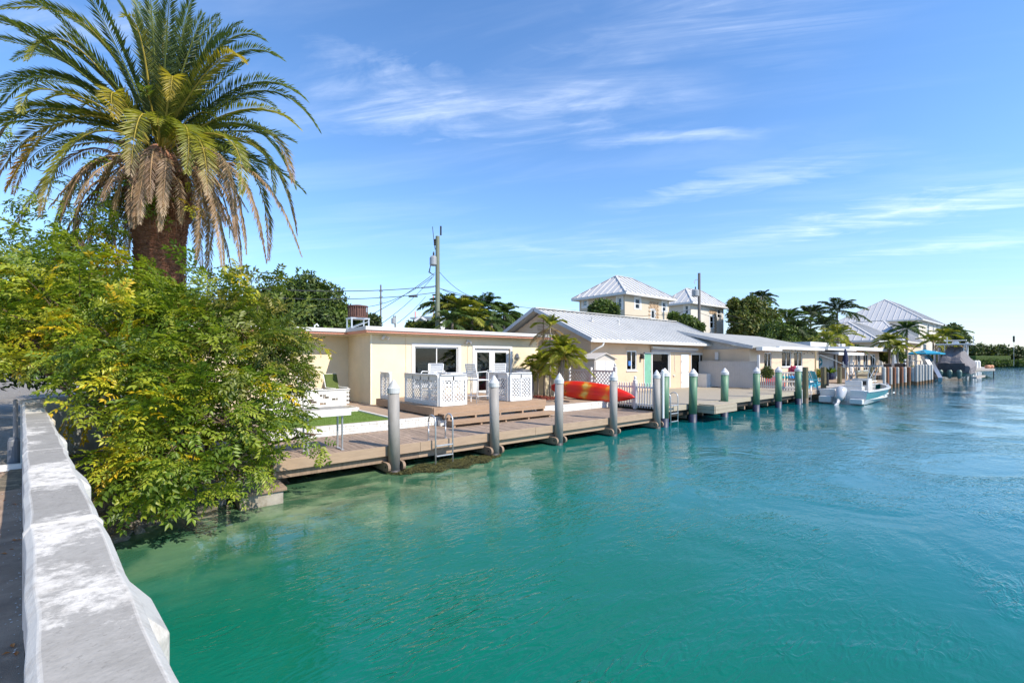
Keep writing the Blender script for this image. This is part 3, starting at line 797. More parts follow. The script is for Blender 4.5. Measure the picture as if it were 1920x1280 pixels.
MB().bx(2.3, 5.42, 12.05, 14.55, .802, .812).build('turf', m_turf, gp)
for a in ((2.3, 5.5, 14.55, 14.62), (5.42, 5.50, 12.0, 14.55)):
    MB().bx(a[0], a[1], a[2], a[3], .8, .85).build('rim_board', m_whiteworn, gp)
b = MB()
for i in range(14000):
    x, y = random.uniform(2.32, 5.4), random.uniform(12.07, 14.53); a = random.random() * 6; h = random.uniform(.015, .03)
    b.add([(x, y, .811), (x + .007 * math.cos(a), y + .007 * math.sin(a), .811), (x + random.uniform(-.012, .012), y + random.uniform(-.012, .012), .811 + h)], [(0, 1, 2)])
b.build('turf_blades', m_turf, gp, kind='stuff')
# perforated white brick planter wall
pw = thing('screen_wall', 'low white brick screen wall with small square openings before the green cushioned chair', 'brick wall', (4.4, 16.1, .8))
x_end = 5.66; hole = {(2, 4), (2, 8), (4, 2), (4, 6), (4, 9), (6, 4), (6, 7), (6, 11), (3, 5), (3, 10), (5, 3), (5, 8), (5, 12)}
for row in range(9):
    z = .835 + row * .070; x = x_end - .1 - (.1 if row % 2 else 0); k = 0
    while x > 2.9:
        if (row, k) not in hole:
            inst('brick', BR, pw, (x + random.uniform(-.003, .003), 16.1 + random.uniform(-.005, .005), z), scale=(1, 1.4, 1.10))
        x -= .2; k += 1
MB().bx(2.9, x_end + .02, 16.0, 16.2, 1.437, 1.462).build('coping', m_whiteworn, pw)
MB().bx(2.6, 5.7, 15.2, 15.98, .802, .86).build('flower_bed_edge', m_whiteworn, pw)
MB().bx(2.7, 5.62, 15.3, 15.9, .861, .875).build('soil', m_sand, pw)

# ------------------------------------------------------------------ raised deck with steps
dk = thing('raised_deck', 'raised brown timber deck with three wide steps down to the dock', 'deck', (8.5, 13.5, .8))
DB = MB().bx(-.068, .068, -2.06, 2.06, -.03, 0).mesh('deck_board', m_step)
x = 6.62
while x < 11.05:
    inst('deck_board', DB, dk, (x + .07, 13.78, 1.07 + random.uniform(-.0015, .0015))); x += .143
MB().bx(6.58, 11.08, 11.68, 11.72, .86, 1.072).build('rim_board', m_step, dk, bevel=.004)
MB().bx(6.56, 6.60, 11.73, 15.85, .84, 1.072).build('rim_board', m_step, dk, bevel=.004)
MB().bx(11.06, 11.10, 11.73, 15.85, .84, 1.072).build('rim_board', m_step, dk)
for y in np.arange(12.2, 15.8, .75):
    MB().bx(6.62, 6.71, y, y + .09, .80, .86).build('foot_block', m_darkwood, dk)
for k, (y0, y1, z, xa, xb) in enumerate(((11.36, 11.68, .91, 6.72, 10.70), (11.02, 11.35, .735, 6.80, 10.95))):
    s0 = MB().bx(xa, xb, y0 - .03, (y0 + y1) / 2 - .004, z - .04, z).build('step_tread', m_step, dk, bevel=.004)
    MB().bx(xa, xb, (y0 + y1) / 2 + .004, y1 - .004, z - .04, z).build('step_tread', m_step, dk, bevel=.004)
    MB().bx(xa, xb, y0 - .027, y0 + .01, z - .10, z - .042).build('step_nosing', m_step, dk)
for x in np.linspace(6.86, 10.6, 5):
    b = MB().extr([(x, 11.03, .556), (x, 11.03, .69), (x, 11.33, .69), (x, 11.33, .868), (x, 11.68, .868), (x, 11.68, .556)], (.06, 0, 0)); b.build('stair_stringer', m_step, dk)
MB().bx(6.7, 11.05, 11.5, 11.66, .556, .72).build('white_backing', m_whiteworn, dk)

# lattice railing panels
def lattice(b, a, c, z0, z1, th=.008, pitch=.088, w=.033):
    # diagonal slats in the vertical plane from a to c
    a = Vector((a[0], a[1], 0)); c = Vector((c[0], c[1], 0)); d = c - a; Lh = d.length; d.normalize(); nrm = Vector((-d.y, d.x, 0))
    H = z1 - z0
    for sgn in (1, -1):
        off = nrm * (th * .55 * sgn)
        s_ = -H
        while s_ < Lh:
            # line x = s_ + t, z = t (0..H), clip in x
            t0 = max(0, -s_); t1 = min(H, Lh - s_)
            if t1 - t0 > .01:
                if sgn == 1: pa = (s_ + t0, t0); pb = (s_ + t1, t1)
                else: pa = (s_ + t0, H - t0); pb = (s_ + t1, H - t1)
                A = a + d * pa[0] + Vector((0, 0, z0 + pa[1])) + off; B = a + d * pb[0] + Vector((0, 0, z0 + pb[1])) + off
                b.bar(A, B, th, w, up=nrm.cross((B - A).normalized()))
            s_ += pitch * 1.414
def rail_panel(t, a, c, z0=1.10, z1=2.02, posts=True, mids=3, m=m_white):
    a = Vector((*a, 0)); c = Vector((*c, 0)); d = (c - a).normalized(); n = Vector((-d.y, d.x, 0)); Lh = (c - a).length
    b = MB(); lattice(b, a, c, z0 + .10, z1 - .17); b.build('lattice', m, t, kind='stuff')
    def hbar(z0_, z1_, w, nm):
        bb = MB(); bb.bar(a + Vector((0, 0, (z0_ + z1_) / 2)), c + Vector((0, 0, (z0_ + z1_) / 2)), w, z1_ - z0_); bb.build(nm, m, t, bevel=.004)
    hbar(z1 - .175, z1 - .012, .05, 'top_board'); hbar(z1 - .01, z1 + .02, .13, 'cap_rail'); hbar(z0 - .02, z0 + .11, .045, 'bottom_board')
    for k in range(mids + 1):
        p = a + d * (Lh * k / mids)
        w = .07 if k in (0, mids) else .05
        MB().obx((p.x, p.y, (z0 + z1) / 2 - .03), (w, w, z1 - z0 - .04), math.atan2(d.y, d.x)).build('post', m, t)
rl1 = thing('lattice_railing', 'white lattice railing corner at the left of the raised deck, around the bar chairs', 'railing', (6.85, 11.9, 1.07))
rail_panel(rl1, (6.86, 11.92), (6.86, 14.05), mids=4); rail_panel(rl1, (6.90, 11.86), (7.80, 11.86), mids=2)
rl2 = thing('lattice_railing', 'short narrow white lattice railing panel by the corner of the yellow house', 'railing', (6.7, 15.2, 1.07))
rail_panel(rl2, (6.72, 15.0), (6.72, 15.75), mids=2); 
rl3 = thing('lattice_railing', 'white lattice railing corner at the right of the raised deck, beside the covered grill', 'railing', (9.6, 11.9, 1.07))
rail_panel(rl3, (9.60, 11.86), (10.50, 11.86), mids=2); rail_panel(rl3, (9.56, 11.95), (9.56, 13.1), mids=2); rail_panel(rl3, (10.55, 11.95), (10.55, 12.6), mids=1)

def bar_chair(seat_h=.76, name='bar_chair', cat='chair'):
    t = thing(name, '', cat)
    W = .27; D = .24; r = .017
    m = m_white
    for s_ in (-1, 1):
        MB().tube([(s_ * W, -D, 0), (s_ * W, -D + .02, seat_h), (s_ * W, -D + .03, seat_h + .22), (s_ * W, -D + .10, seat_h + .26), (s_ * W, D - .02, seat_h + .24)], r, 6).build('leg', m, t, local=True, smooth=True)
        MB().tube([(s_ * W, D + .06, 0), (s_ * W * .98, D, seat_h), (s_ * W * .94, D + .10, seat_h + .50)], r, 6).build('leg', m, t, local=True, smooth=True)
        MB().tube([(s_ * W, -D + .01, .22), (s_ * W, D + .04, .22)], r * .8, 6).build('stretcher', m, t, local=True)
        MB().tube([(s_ * W, -D + .01, seat_h - .02), (s_ * W, D, seat_h - .02)], r * .9, 6).build('side_rail', m, t, local=True)
    for y, z in ((-D + .01, .30), (D + .04, .22), (-D + .02, seat_h - .02), (D, seat_h - .02)):
        MB().tube([(-W, y, z), (W, y, z)], r * .8, 6).build('stretcher', m, t, local=True)
    for k in range(7):
        y = -D + .04 + k * .07
        MB().bx(-W, W, y - .025, y + .025, seat_h - .006, seat_h + .002).build('seat_strap', m, t, local=True)
    for k in range(7):
        f = (k + .6) / 7.2
        z = seat_h + .06 + .46 * f; y = D + .10 * (z - seat_h) / .5
        MB().obx((0, y, z), (2 * W * .96, .006, .05), 0, R(-11)).build('back_strap', m, t, local=True)
    MB().tube([(-W * .94, D + .10, seat_h + .50), (W * .94, D + .10, seat_h + .50)], r, 6).build('top_rail', m, t, local=True)
    return t
proto = bar_chair()
chs = [((8.62, 12.35), 95, 'white strap bar chair in full view on the deck, facing left toward the bar table'),
       ((7.55, 13.55), -60, 'white strap bar chair just left of the other, showing over the left railing'),
       ((8.05, 14.1), -25, 'white strap bar chair under the window, showing over the left railing'),
       ((9.95, 13.15), 165, 'white strap bar chair whose back just shows above the right lattice railing')]
for i, ((x, y), a, lab) in enumerate(chs):
    place(proto, i == 0, (x, y, 1.072), R(a), lab, 'white bar chairs on the raised deck')
bt = thing('bar_table', 'white bar height table with slatted top standing among the bar chairs', 'table', (8.15, 13.0, 1.07))
for k in range(9): MB().bx(7.72 + k * .098, 7.81 + k * .098, 12.6, 13.4, 2.02, 2.045).build('table_slat', m_white, bt)
for x in (7.78, 8.54):
    for y in (12.66, 13.34): MB().tube([(x, y, 1.072), (x, y, 2.02)], .022, 6).build('leg', m_white, bt)
MB().bx(7.75, 8.58, 12.63, 12.66, 1.95, 2.02).build('apron', m_white, bt); MB().bx(7.75, 8.58, 13.34, 13.37, 1.95, 2.02).build('apron', m_white, bt)
lc = thing('low_chair', 'low white patio chair back showing over the left end of the railing', 'chair', (7.25, 13.0, 1.07), R(-70))
for k in range(5): MB().obx((0, .28 + .03 * k, .62 + .07 * k), (.5, .012, .055), 0, R(-22)).build('back_slat', m_white, lc, local=True)
for s_ in (-1, 1):
    MB().tube([(s_ * .26, -.25, 0), (s_ * .26, -.22, .62), (s_ * .26, .25, .60)], .02, 6).build('leg', m_white, lc, local=True)
    MB().tube([(s_ * .26, .3, 0), (s_ * .26, .2, .4), (s_ * .26, .42, 1.0)], .02, 6).build('leg', m_white, lc, local=True)
MB().bx(-.26, .26, -.22, .24, .40, .43).build('seat', m_white, lc, local=True)

# covered grill
def lump(c, d, seed, m, name, parent, n=20, k=12, wr=.06, top=1.0):
    r = random.Random(seed); b = MB()
    ph = [r.random() * 6 for _ in range(8)]
    for i in range(k + 1):
        f = i / k
        for j in range(n):
            a = 2 * PI * j / n
            rr = (abs(math.cos(a)) ** 4 + abs(math.sin(a)) ** 4) ** -.25
            sh = 1 - (f ** 4) * .35 * top
            if f == 1: sh *= .5
            rr *= sh * (1 + wr * math.sin(5 * a + ph[0] + 3 * f) + wr * .7 * math.sin(9 * a + ph[1] - 4 * f) + wr * .5 * math.sin(13 * a + ph[2] + 6 * f))
            b.v.append((c[0] + d[0] / 2 * rr * math.cos(a), c[1] + d[1] / 2 * rr * math.sin(a), c[2] + d[2] * (f + .02 * math.sin(4 * a + ph[3]) * f)))
    for i in range(k):
        for j in range(n):
            b.f.append((i * n + j, i * n + (j + 1) % n, (i + 1) * n + (j + 1) % n, (i + 1) * n + j))
    b.f.append(tuple(k * n + j for j in range(n)))
    return b.build(name, m, parent, smooth=True)
gr = thing('covered_grill', 'patio grill under a crumpled dark grey plastic cover, right of the deck railing', 'grill', (11.75, 13.9, .8))
lump((11.75, 13.9, .81), (1.15, .62, 1.22), 3, m_grill, 'cover', gr)
lump((11.95, 13.9, 2.0), (.5, .4, .1), 4, m_grill, 'cover_top', gr)

# green cushioned armchair beyond the screen wall, and a white one at its left
def arm_chair(loc, rz, cm, label):
    t = thing('cushioned_chair', label, 'chair', loc, rz, 'armchairs behind the white screen wall')
    for s_ in (-1, 1):
        MB().tube([(s_ * .31, -.3, 0), (s_ * .31, -.28, .60), (s_ * .31, .22, .62), (s_ * .30, .36, 1.12)], .02, 6).build('frame', m_white, t, local=True, smooth=True)
        MB().tube([(s_ * .31, .34, 0), (s_ * .31, .2, .58)], .02, 6).build('leg', m_white, t, local=True)
    MB().tube([(-.3, .36, 1.12), (.3, .36, 1.12)], .02, 6).build('top_rail', m_white, t, local=True)
    MB().bx(-.29, .29, -.3, .2, .40, .53).build('seat_cushion', cm, t, local=True, bevel=.03)
    MB().obx((0, .26, .82), (.58, .11, .62), 0, R(-12)).build('back_cushion', cm, t, local=True, bevel=.04)
    return t
arm_chair((5.75, 17.7, .8), R(25), m_cush, 'white armchair with olive green cushions against the yellow wall')
arm_chair((4.75, 17.5, .8), R(20), M('cream_cushion', (.5, .44, .35), .8, .2, 25), 'white armchair with cream cushion, partly hidden by the leafy tree')

# ------------------------------------------------------------------ walls with real openings and windows
def wall_x(t, x0, x1, z0, z1, y0, y1, ops, m, name='wall'):
    """wall running along X between y0 (front) and y1, with rectangular openings (xa, xb, za, zb)"""
    b = MB(); ops = sorted(ops); x = x0
    for xa, xb, za, zb in ops:
        b.bx(x, xa, y0, y1, z0, z1)
        if za > z0: b.bx(xa, xb, y0, y1, z0, za)
        if zb < z1: b.bx(xa, xb, y0, y1, zb, z1)
        x = xb
    b.bx(x, x1, y0, y1, z0, z1)
    return b.build(name, m, t)
def wall_y(t, y0, y1, z0, z1, x0, x1, ops, m, name='wall'):
    b = MB(); ops = sorted(ops); y = y0
    for ya, yb, za, zb in ops:
        b.bx(x0, x1, y, ya, z0, z1)
        if za > z0: b.bx(x0, x1, ya, yb, z0, za)
        if zb < z1: b.bx(x0, x1, ya, yb, zb, z1)
        y = yb
    b.bx(x0, x1, y, y1, z0, z1)
    return b.build(name, m, t)
def window_x(t, xa, xb, za, zb, y, fm=m_white, fw=.06, cols=2, rows=1, back='dark', trim=.0, name='window', sill=True, dirn=-1):
    """window set in an opening of a wall whose front face is at y, facing -Y"""
    g = .0
    fr = MB()
    d0, d1 = y + .03, y + .09
    fr.bx(xa, xb, d0, d1, za, za + fw); fr.bx(xa, xb, d0, d1, zb - fw, zb)
    fr.bx(xa, xa + fw, d0, d1, za + fw, zb - fw); fr.bx(xb - fw, xb, d0, d1, za + fw, zb - fw)
    for k in range(1, cols):
        xm = xa + (xb - xa) * k / cols; fr.bx(xm - fw * .4, xm + fw * .4, d0, d1, za + fw, zb - fw)
    for k in range(1, rows):
        zm = za + (zb - za) * k / rows; fr.bx(xa + fw, xb - fw, d0 - .003, d1 - .003, zm - fw * .35, zm + fw * .35)
    f = fr.build(name, fm, t)
    if trim:
        tr = MB(); w = trim
        tr.bx(xa - w, xb + w, y - .025, y - .002, zb + .001, zb + w); tr.bx(xa - w, xa - .001, y - .025, y - .002, za - w * .3, zb); tr.bx(xb + .001, xb + w, y - .025, y - .002, za - w * .3, zb)
        tr.build('trim', fm, f)
    for k in range(cols):
        p0 = xa + (xb - xa) * k / cols + fw * .4; p1 = xa + (xb - xa) * (k + 1) / cols - fw * .4
        MB().bx(max(p0, xa + fw), min(p1, xb - fw), y + .055 + .012 * (k % 2), y + .060 + .012 * (k % 2), za + fw, zb - fw).build('pane', GLASS, f)
    if back == 'blind':
        bb = MB(); z = za + fw
        while z < zb - fw:
            bb.obx(((xa + xb) / 2, y + .115, z), (xb - xa - .02, .035, .004), 0, R(35)); z += .048
        bb.build('blind_slats', m_blind, f, kind='stuff')
        MB().bx(xa, xb, y + .15, y + .16, za, zb).build('interior', m_dim, f)
    elif back == 'curtain':
        bb = MB(); n = 8
        for k in range(n):
            x = xa + (xb - xa) * k / n; w = (xb - xa) / n
            bb.add([(x, y + .11, za), (x + w * .5, y + .13, za), (x + w, y + .11, za), (x, y + .11, zb), (x + w * .5, y + .13, zb), (x + w, y + .11, zb)], [(0, 1, 4, 3), (1, 2, 5, 4)])
        bb.build('curtain', m_curtain, f)
        MB().bx(xa, xb, y + .15, y + .16, za, zb).build('interior', m_dim, f)
    else:
        MB().bx(xa, xb, y + .15, y + .16, za, zb).build('interior', m_dark if back == 'dark' else m_dim, f)
    if sill: MB().bx(xa - .04, xb + .04, y - .05, y + .028, za - .05, za - .001).build('sill', fm, f)
    return f
def window_y(t, ya, yb, za, zb, x, fm=m_white, fw=.06, cols=1, rows=1, name='window', sill=True, trim=0):
    """window in a wall facing -X with its face at x"""
    fr = MB(); d0, d1 = x + .03, x + .09
    fr.bx(d0, d1, ya, yb, za, za + fw); fr.bx(d0, d1, ya, yb, zb - fw, zb); fr.bx(d0, d1, ya, ya + fw, za + fw, zb - fw); fr.bx(d0, d1, yb - fw, yb, za + fw, zb - fw)
    for k in range(1, rows):
        zm = za + (zb - za) * k / rows; fr.bx(d0, d1, ya + fw, yb - fw, zm - fw * .35, zm + fw * .35)
    f = fr.build(name, fm, t)
    if trim:
        tr = MB(); w = trim
        tr.bx(x - .025, x - .002, ya - w, yb + w, zb + .001, zb + w); tr.bx(x - .025, x - .002, ya - w, ya - .001, za, zb); tr.bx(x - .025, x - .002, yb + .001, yb + w, za, zb); tr.bx(x - .025, x - .002, ya - w, yb + w, za - w, za - .001)
        tr.build('trim', fm, f)
    MB().bx(x + .055, x + .06, ya + fw, yb - fw, za + fw, zb - fw).build('pane', GLASS, f)
    MB().bx(x + .15, x + .16, ya, yb, za, zb).build('interior', m_dark, f)
    if sill: MB().bx(x - .05, x + .028, ya - .04, yb + .04, za - .05, za - .001).build('sill', fm, f)
    return f

# ------------------------------------------------------------------ yellow flat-roofed house
h1 = thing('yellow_house', 'pale yellow single storey house with flat white roof edge and salmon fascia', 'house', (10.5, 18, .8))
WX0, WX1, WY = 6.62, 15.1, 16.5
wall_x(h1, WX0, WX1, .78, 3.46, WY, WY + .2, [(8.42, 10.47, 1.40, 3.00), (11.32, 13.32, .82, 2.97)], m_yellow)
wall_y(h1, WY + .2, 18.9, .78, 3.46, WX0, WX0 + .2, [], m_yellow)
wall_x(h1, -.6, WX0 + .2, .78, 3.46, 18.9, 19.1, [], m_yellow)
wall_y(h1, WY + .2, 24, .78, 3.46, WX1 - .2, WX1, [], m_yellow)
window_x(h1, 8.42, 10.47, 1.40, 3.00, WY, fw=.055, cols=2, back='blind', trim=.13)
# corner bead
MB().bx(WX0 - .012, WX0 + .05, WY - .012, WY + .03, .8, 3.44).build('corner_trim', M('cream_trim', (.80, .74, .55), .7, .05, 4), h1)
# french doors
fdoor = MB().bx(11.20, 13.44, WY - .03, WY - .002, 2.975, 3.09).bx(11.20, 11.318, WY - .03, WY - .002, .82, 2.972).bx(13.322, 13.44, WY - .03, WY - .002, .82, 2.972).build('door_frame', m_white, h1)
for s_, (xa, xb) in enumerate(((11.34, 12.315), (12.325, 13.30))):
    d = MB(); y0, y1 = WY + .05, WY + .10; fw = .15
    d.bx(xa, xb, y0, y1, .84, 1.10); d.bx(xa, xb, y0, y1, 2.80, 2.95); d.bx(xa, xa + fw, y0, y1, 1.10, 2.80); d.bx(xb - fw, xb, y0, y1, 1.10, 2.80)
    dd = d.build('french_door', m_white, h1)
    MB().bx(xa + fw, xb - fw, WY + .07, WY + .076, 1.10, 2.80).build('pane', GLASS, dd)
    hx = xb - .07 if s_ == 0 else xa + .07
    if s_ == 1:
        for z in (1.72, 1.90): MB().tube([(hx, WY + .05, z), (hx, WY - .02, z)], .028, 8).build('handle', m_metal, dd)
MB().bx(11.32, 13.32, WY + .16, WY + .17, .82, 2.97).build('door_interior', m_dim, h1)
# roof slab with step, gravel stop and salmon fascia
def roof_edge(poly, z0, z1, m, name, inset=0):
    pass
rp = [(6.30, 16.08), (15.75, 16.08), (15.75, 25), (-2, 25), (-2, 18.1), (6.30, 18.1)]
MB().prism([(6.42, 16.2), (15.6, 16.2), (15.6, 24.9), (-1.9, 24.9), (-1.9, 18.2), (6.42, 18.2)], 3.44, 3.48).build('soffit', m_yellow, h1)
MB().prism(rp, 3.482, 3.56).build('salmon_fascia', m_pink, h1)
MB().prism([(6.25, 16.03), (15.8, 16.03), (15.8, 25.05), (-2.05, 25.05), (-2.05, 18.05), (6.25, 18.05)], 3.562, 3.70).build('roof', m_roofgreyw := M('white_roof_edge', (.62, .62, .60), .6, .06, 3, .1, 30), h1)
# small fittings
def spot(x, y, z, t, nm='floodlight'):
    f = MB().bx(x - .05, x + .05, y - .03, y + .0, z - .05, z + .05).build(nm, m_white, t)
    for s_ in (-1, 1): MB().tube([(x + s_ * .03, y - .03, z), (x + s_ * .12, y - .14, z - .08)], [.03, .055], 8).build('lamp_head', m_white, f)
spot(7.15, WY, 3.36, h1); spot(10.95, WY, 3.28, h1)
MB().tube([(8.05, WY - .012, 3.4), (8.05, WY - .012, 1.9)], .011, 6).build('conduit', m_yellow, h1)
MB().bx(8.0, 8.12, WY - .06, WY, 1.82, 1.98).build('outlet_box', m_tan, h1)
MB().tube([(10.95, WY - .012, 3.3), (10.95, WY - .012, .85)], .010, 6).build('conduit', m_yellow, h1)
MB().lathe((13.72, WY - .04, 2.52), [(.05, 0), (.09, .06), (.08, .2), (.03, .26)], 12).build('wall_lamp', M('grey_lamp', (.35, .36, .36), .5), h1)
# attached divider wall right of house
MB().bx(14.75, 15.08, 15.6, 16.49, .8, 2.75).build('wing_wall', m_yellow, h1)
# rooftop fan unit on a stand
ru = thing('rooftop_unit', 'rust brown louvred cooling unit on a grey pipe stand on the flat roof', 'cooling unit', PT(671, 612, 24))
c = PT(671, 612, 24)
for dx in (-.45, .45):
    for dy in (-.35, .35): MB().bx(c.x + dx - .03, c.x + dx + .03, c.y + dy - .03, c.y + dy + .03, 3.70, 4.66).build('leg', m_metal, ru)
MB().bx(c.x - .5, c.x + .5, c.y - .4, c.y + .4, 4.60, 4.66).build('platform', m_metal, ru)
for yy in (-.36, .36): MB().bar((c.x - .48, c.y + yy, 4.1), (c.x + .48, c.y + yy, 4.5), .03, .03).build('brace', m_metal, ru)
b = MB().lathe((c.x, c.y, 4.67), [(.50, 0), (.50, .06)], 16).lathe((c.x, c.y, 5.26), [(.52, 0), (.52, .05), (.2, .1)], 16).lathe((c.x, c.y, 4.7), [(.42, 0), (.42, .55)], 16)
b.build('casing', m_brownbox, ru)
for k in range(26):
    a = 2 * PI * k / 26
    MB().bx(c.x + .49 * math.cos(a) - .012, c.x + .49 * math.cos(a) + .012, c.y + .49 * math.sin(a) - .012, c.y + .49 * math.sin(a) + .012, 4.73, 5.26).build('louvre', m_brownbox, ru)
v = PT(590, 612, 21); t = thing('roof_vent', 'small white goose neck vent on the left end of the flat roof', 'vent', (v.x, v.y, 3.7))
MB().tube([(v.x, v.y, 3.7), (v.x, v.y, 4.05), (v.x + .08, v.y - .06, 4.12), (v.x + .14, v.y - .1, 4.02)], .035, 8).build('pipe', m_white, t, smooth=True)
# ------------------------------------------------------------------ tan gabled house with standing seam roof
h2 = thing('tan_gabled_house', 'tan single storey house with long pale metal gable roof and mint green door', 'house', (24, 17, .7))
A0, A1, AY = 17.75, 30.6, 15.4
wall_x(h2, A0, A1, .6, 3.46, AY, AY + .2, [(20.72, 21.66, 1.86, 2.98), (22.35, 22.42, .9, .95), (23.15, 24.95, .80, 2.86), (27.5, 29.8, 1.20, 2.85)], m_tan)
wall_y(h2, AY + .2, 23.0, .6, 3.46, A0, A0 + .2, [], m_tan)
window_x(h2, 20.72, 21.66, 1.86, 2.98, AY, fw=.07, cols=2, back='dim', trim=0)
window_x(h2, 27.5, 29.8, 1.20, 2.85, AY, fw=.07, cols=2, back='dim', trim=.05)
window_x(h2, 23.15, 24.95, .80, 2.86, AY, fw=.06, cols=1, back='dim', trim=.09, name='sliding_door', sill=False)
MB().bx(20.62, 21.78, AY - .06, AY, 3.02, 3.07).build('window_hood', m_tan, h2)
gd = MB().bx(22.36, 23.0, AY - .02, AY - .001, .85, 2.82).build('green_door', m_kgreen, h2)
g2 = MB()
g2.bx(22.30, 22.355, AY - .035, AY - .001, .85, 2.88).bx(22.30, 23.06, AY - .035, AY - .001, 2.822, 2.88).build('door_frame', m_vinyl, h2)
MB().tube([(22.93, AY - .02, 1.8), (22.93, AY - .08, 1.8)], .025, 6).build('handle', m_metal, gd)
wd = MB().bx(26.25, 27.15, AY - .03, AY - .001, .66, 2.80).build('white_door', m_white, h2)
for z in (1.0, 1.6, 2.3): MB().bx(26.24, 26.29, AY - .045, AY - .031, z, z + .09).build('hinge', m_metal, wd)
MB().tube([(27.05, AY - .03, 1.7), (27.05, AY - .09, 1.7)], .03, 6).build('handle', m_metal, wd)
for z0, z1 in ((.8, 1.5), (1.7, 2.6)): MB().bx(26.4, 27.0, AY - .038, AY - .031, z0, z1).build('door_panel', m_white, wd)
lm = MB().bx(21.93, 22.09, AY - .2, AY - .04, 2.50, 2.72).lathe((22.01, AY - .12, 2.72), [(.11, 0), (.02, .08)], 8).bx(21.97, 22.05, AY - .05, AY, 2.5, 2.8); lm.build('wall_lantern', m_black, h2)
# retractable awning box
MB().tube([(22.9, AY - .14, 3.18), (28.0, AY - .14, 3.12)], .085, 10).build('awning_roll', m_vinyl, h2)
MB().bx(22.95, 27.95, AY - .10, AY - .02, 2.93, 3.06).build('awning_valance', M('grey_valance', (.4, .36, .35), .8), h2)
MB().tube([(25.5, AY - .02, 2.9), (25.52, AY - .02, 1.9), (25.6, AY - .02, 1.7)], .012, 5).build('crank_rod', m_vinyl, h2)
MB().tube([(25.35, AY - .01, 1.5), (25.45, AY - .08, 1.46)], .04, 6).build('tap', m_vinyl, h2)
# gable wall with siding boards
RX0, RX1, RYE, RYR, RZE, RZR = 17.22, 31.75, 14.9, 19.15, 3.50, 5.36
sl = (RZR - RZE) / (RYR - RYE)
gb = MB()
z = 3.46; k = 0
while z < RZR - .15:
    y0 = RYE + (z - RZE + .12) / sl + .25; y1 = 2 * RYR - y0
    if y1 - y0 > .1:
        bb = MB().add([(A0 - .012, max(y0, AY), z), (A0 - .012, min(y1, 23), z), (A0 + .012, min(y1, 23) - .3, z + .19), (A0 + .012, max(y0, AY) + .3, z + .19),
                       (A0 + .1, max(y0, AY), z), (A0 + .1, min(y1, 23), z), (A0 + .1, min(y1, 23) - .3, z + .19), (A0 + .1, max(y0, AY) + .3, z + .19)],
                      [(0, 1, 2, 3)[::-1], (4, 5, 6, 7), (0, 1, 5, 4), (2, 3, 7, 6), (1, 2, 6, 5), (3, 0, 4, 7)])
        bb.build('siding_board', m_tan, h2)
    z += .19
gm = MB().add([(A0 + .1, AY + .05, 3.4), (A0 + .1, RYR, RZR - .1), (A0 + .1, 23, 3.4)], [(0, 1, 2)]); gm.build('gable_backing', m_tan, h2)
gv = MB().bx(A0 - .04, A0 - .013, RYR - .25, RYR + .25, 4.15, 4.75).build('gable_vent', M('brown_vent', (.32, .22, .15), .8), h2)
for k in range(7): MB().obx((A0 - .05, RYR, 4.2 + k * .085), (.02, .46, .05), 0, 0, R(25)).build('louvre', m_tan, gv)
# roof panels, each with its raised seam
def roof_panel_mesh(w, y0, z0, y1, z1, m, rib=.045, name='roof_panel'):
    b = MB(); th = .03
    b.add([(-w / 2, y0, z0), (w / 2, y0, z0), (w / 2, y1, z1), (-w / 2, y1, z1), (-w / 2, y0, z0 - th), (w / 2, y0, z0 - th), (w / 2, y1, z1 - th), (-w / 2, y1, z1 - th)],
          [(0, 1, 2, 3), (7, 6, 5, 4), (0, 4, 5, 1), (1, 5, 6, 2), (2, 6, 7, 3), (3, 7, 4, 0)])
    b.bar((-w / 2 + .012, y0, z0 + rib * .5), (-w / 2 + .012, y1, z1 + rib * .5), .022, rib + .005)
    return b.mesh(name, m)
npan = 36; w = (RX1 - RX0) / npan
RPF = roof_panel_mesh(w, -(RYR - RYE), RZE - RZR, 0, 0, m_roofgrey)
RPB = roof_panel_mesh(w, (RYR - RYE), RZE - RZR, 0, 0, m_roofgrey)
for k in range(npan):
    inst('roof_panel', RPF, h2, (RX0 + w * (k + .5), RYR, RZR)); inst('roof_panel', RPB, h2, (RX0 + w * (k + .5), RYR, RZR - .002))
MB().bar((RX0 - .02, RYR, RZR + .045), (RX1 + .02, RYR, RZR + .045), .34, .035).build('ridge_cap', m_roofgrey, h2)
for s_ in (-1, 1):
    ye = RYR + s_ * (RYR - RYE + .02)
    MB().bar((RX0 - .03, ye, RZE - .04), (RX0 - .03, RYR, RZR - .02), .05, .20).build('rake_board', M('grey_fascia', (.42, .43, .44), .5), h2)
    MB().bar((RX1 + .03, ye, RZE - .04), (RX1 + .03, RYR, RZR - .02), .05, .20).build('rake_board', MATS['grey_fascia'], h2)
MB().bx(RX0 + .02, A0, RYE + .1, RYE + .15, 3.2, 3.3)
gt = MB(); gt.bx(RX0, RX1, RYE - .11, RYE - .10, RZE - .15, RZE - .02); gt.bx(RX0, RX1, RYE - .10, RYE + .02, RZE - .15, RZE - .14); gt.bx(RX0, RX1, RYE + .02, RYE + .04, RZE - .15, RZE - .035)
gt.build('gutter', m_white, h2)
MB().bx(RX0 + .05, RX1 - .05, RYE + .05, AY, RZE - .16, RZE - .13).build('soffit', m_tan, h2)
MB().tube([(RX0 + .9, RYE - .03, RZE - .15), (RX0 + .85, RYE, RZE - .32), (17.85, AY - .25, 3.02), (17.70, AY - .06, 2.85), (17.70, AY - .06, .8)], .05, 8).build('downspout', m_white, h2, smooth=True)
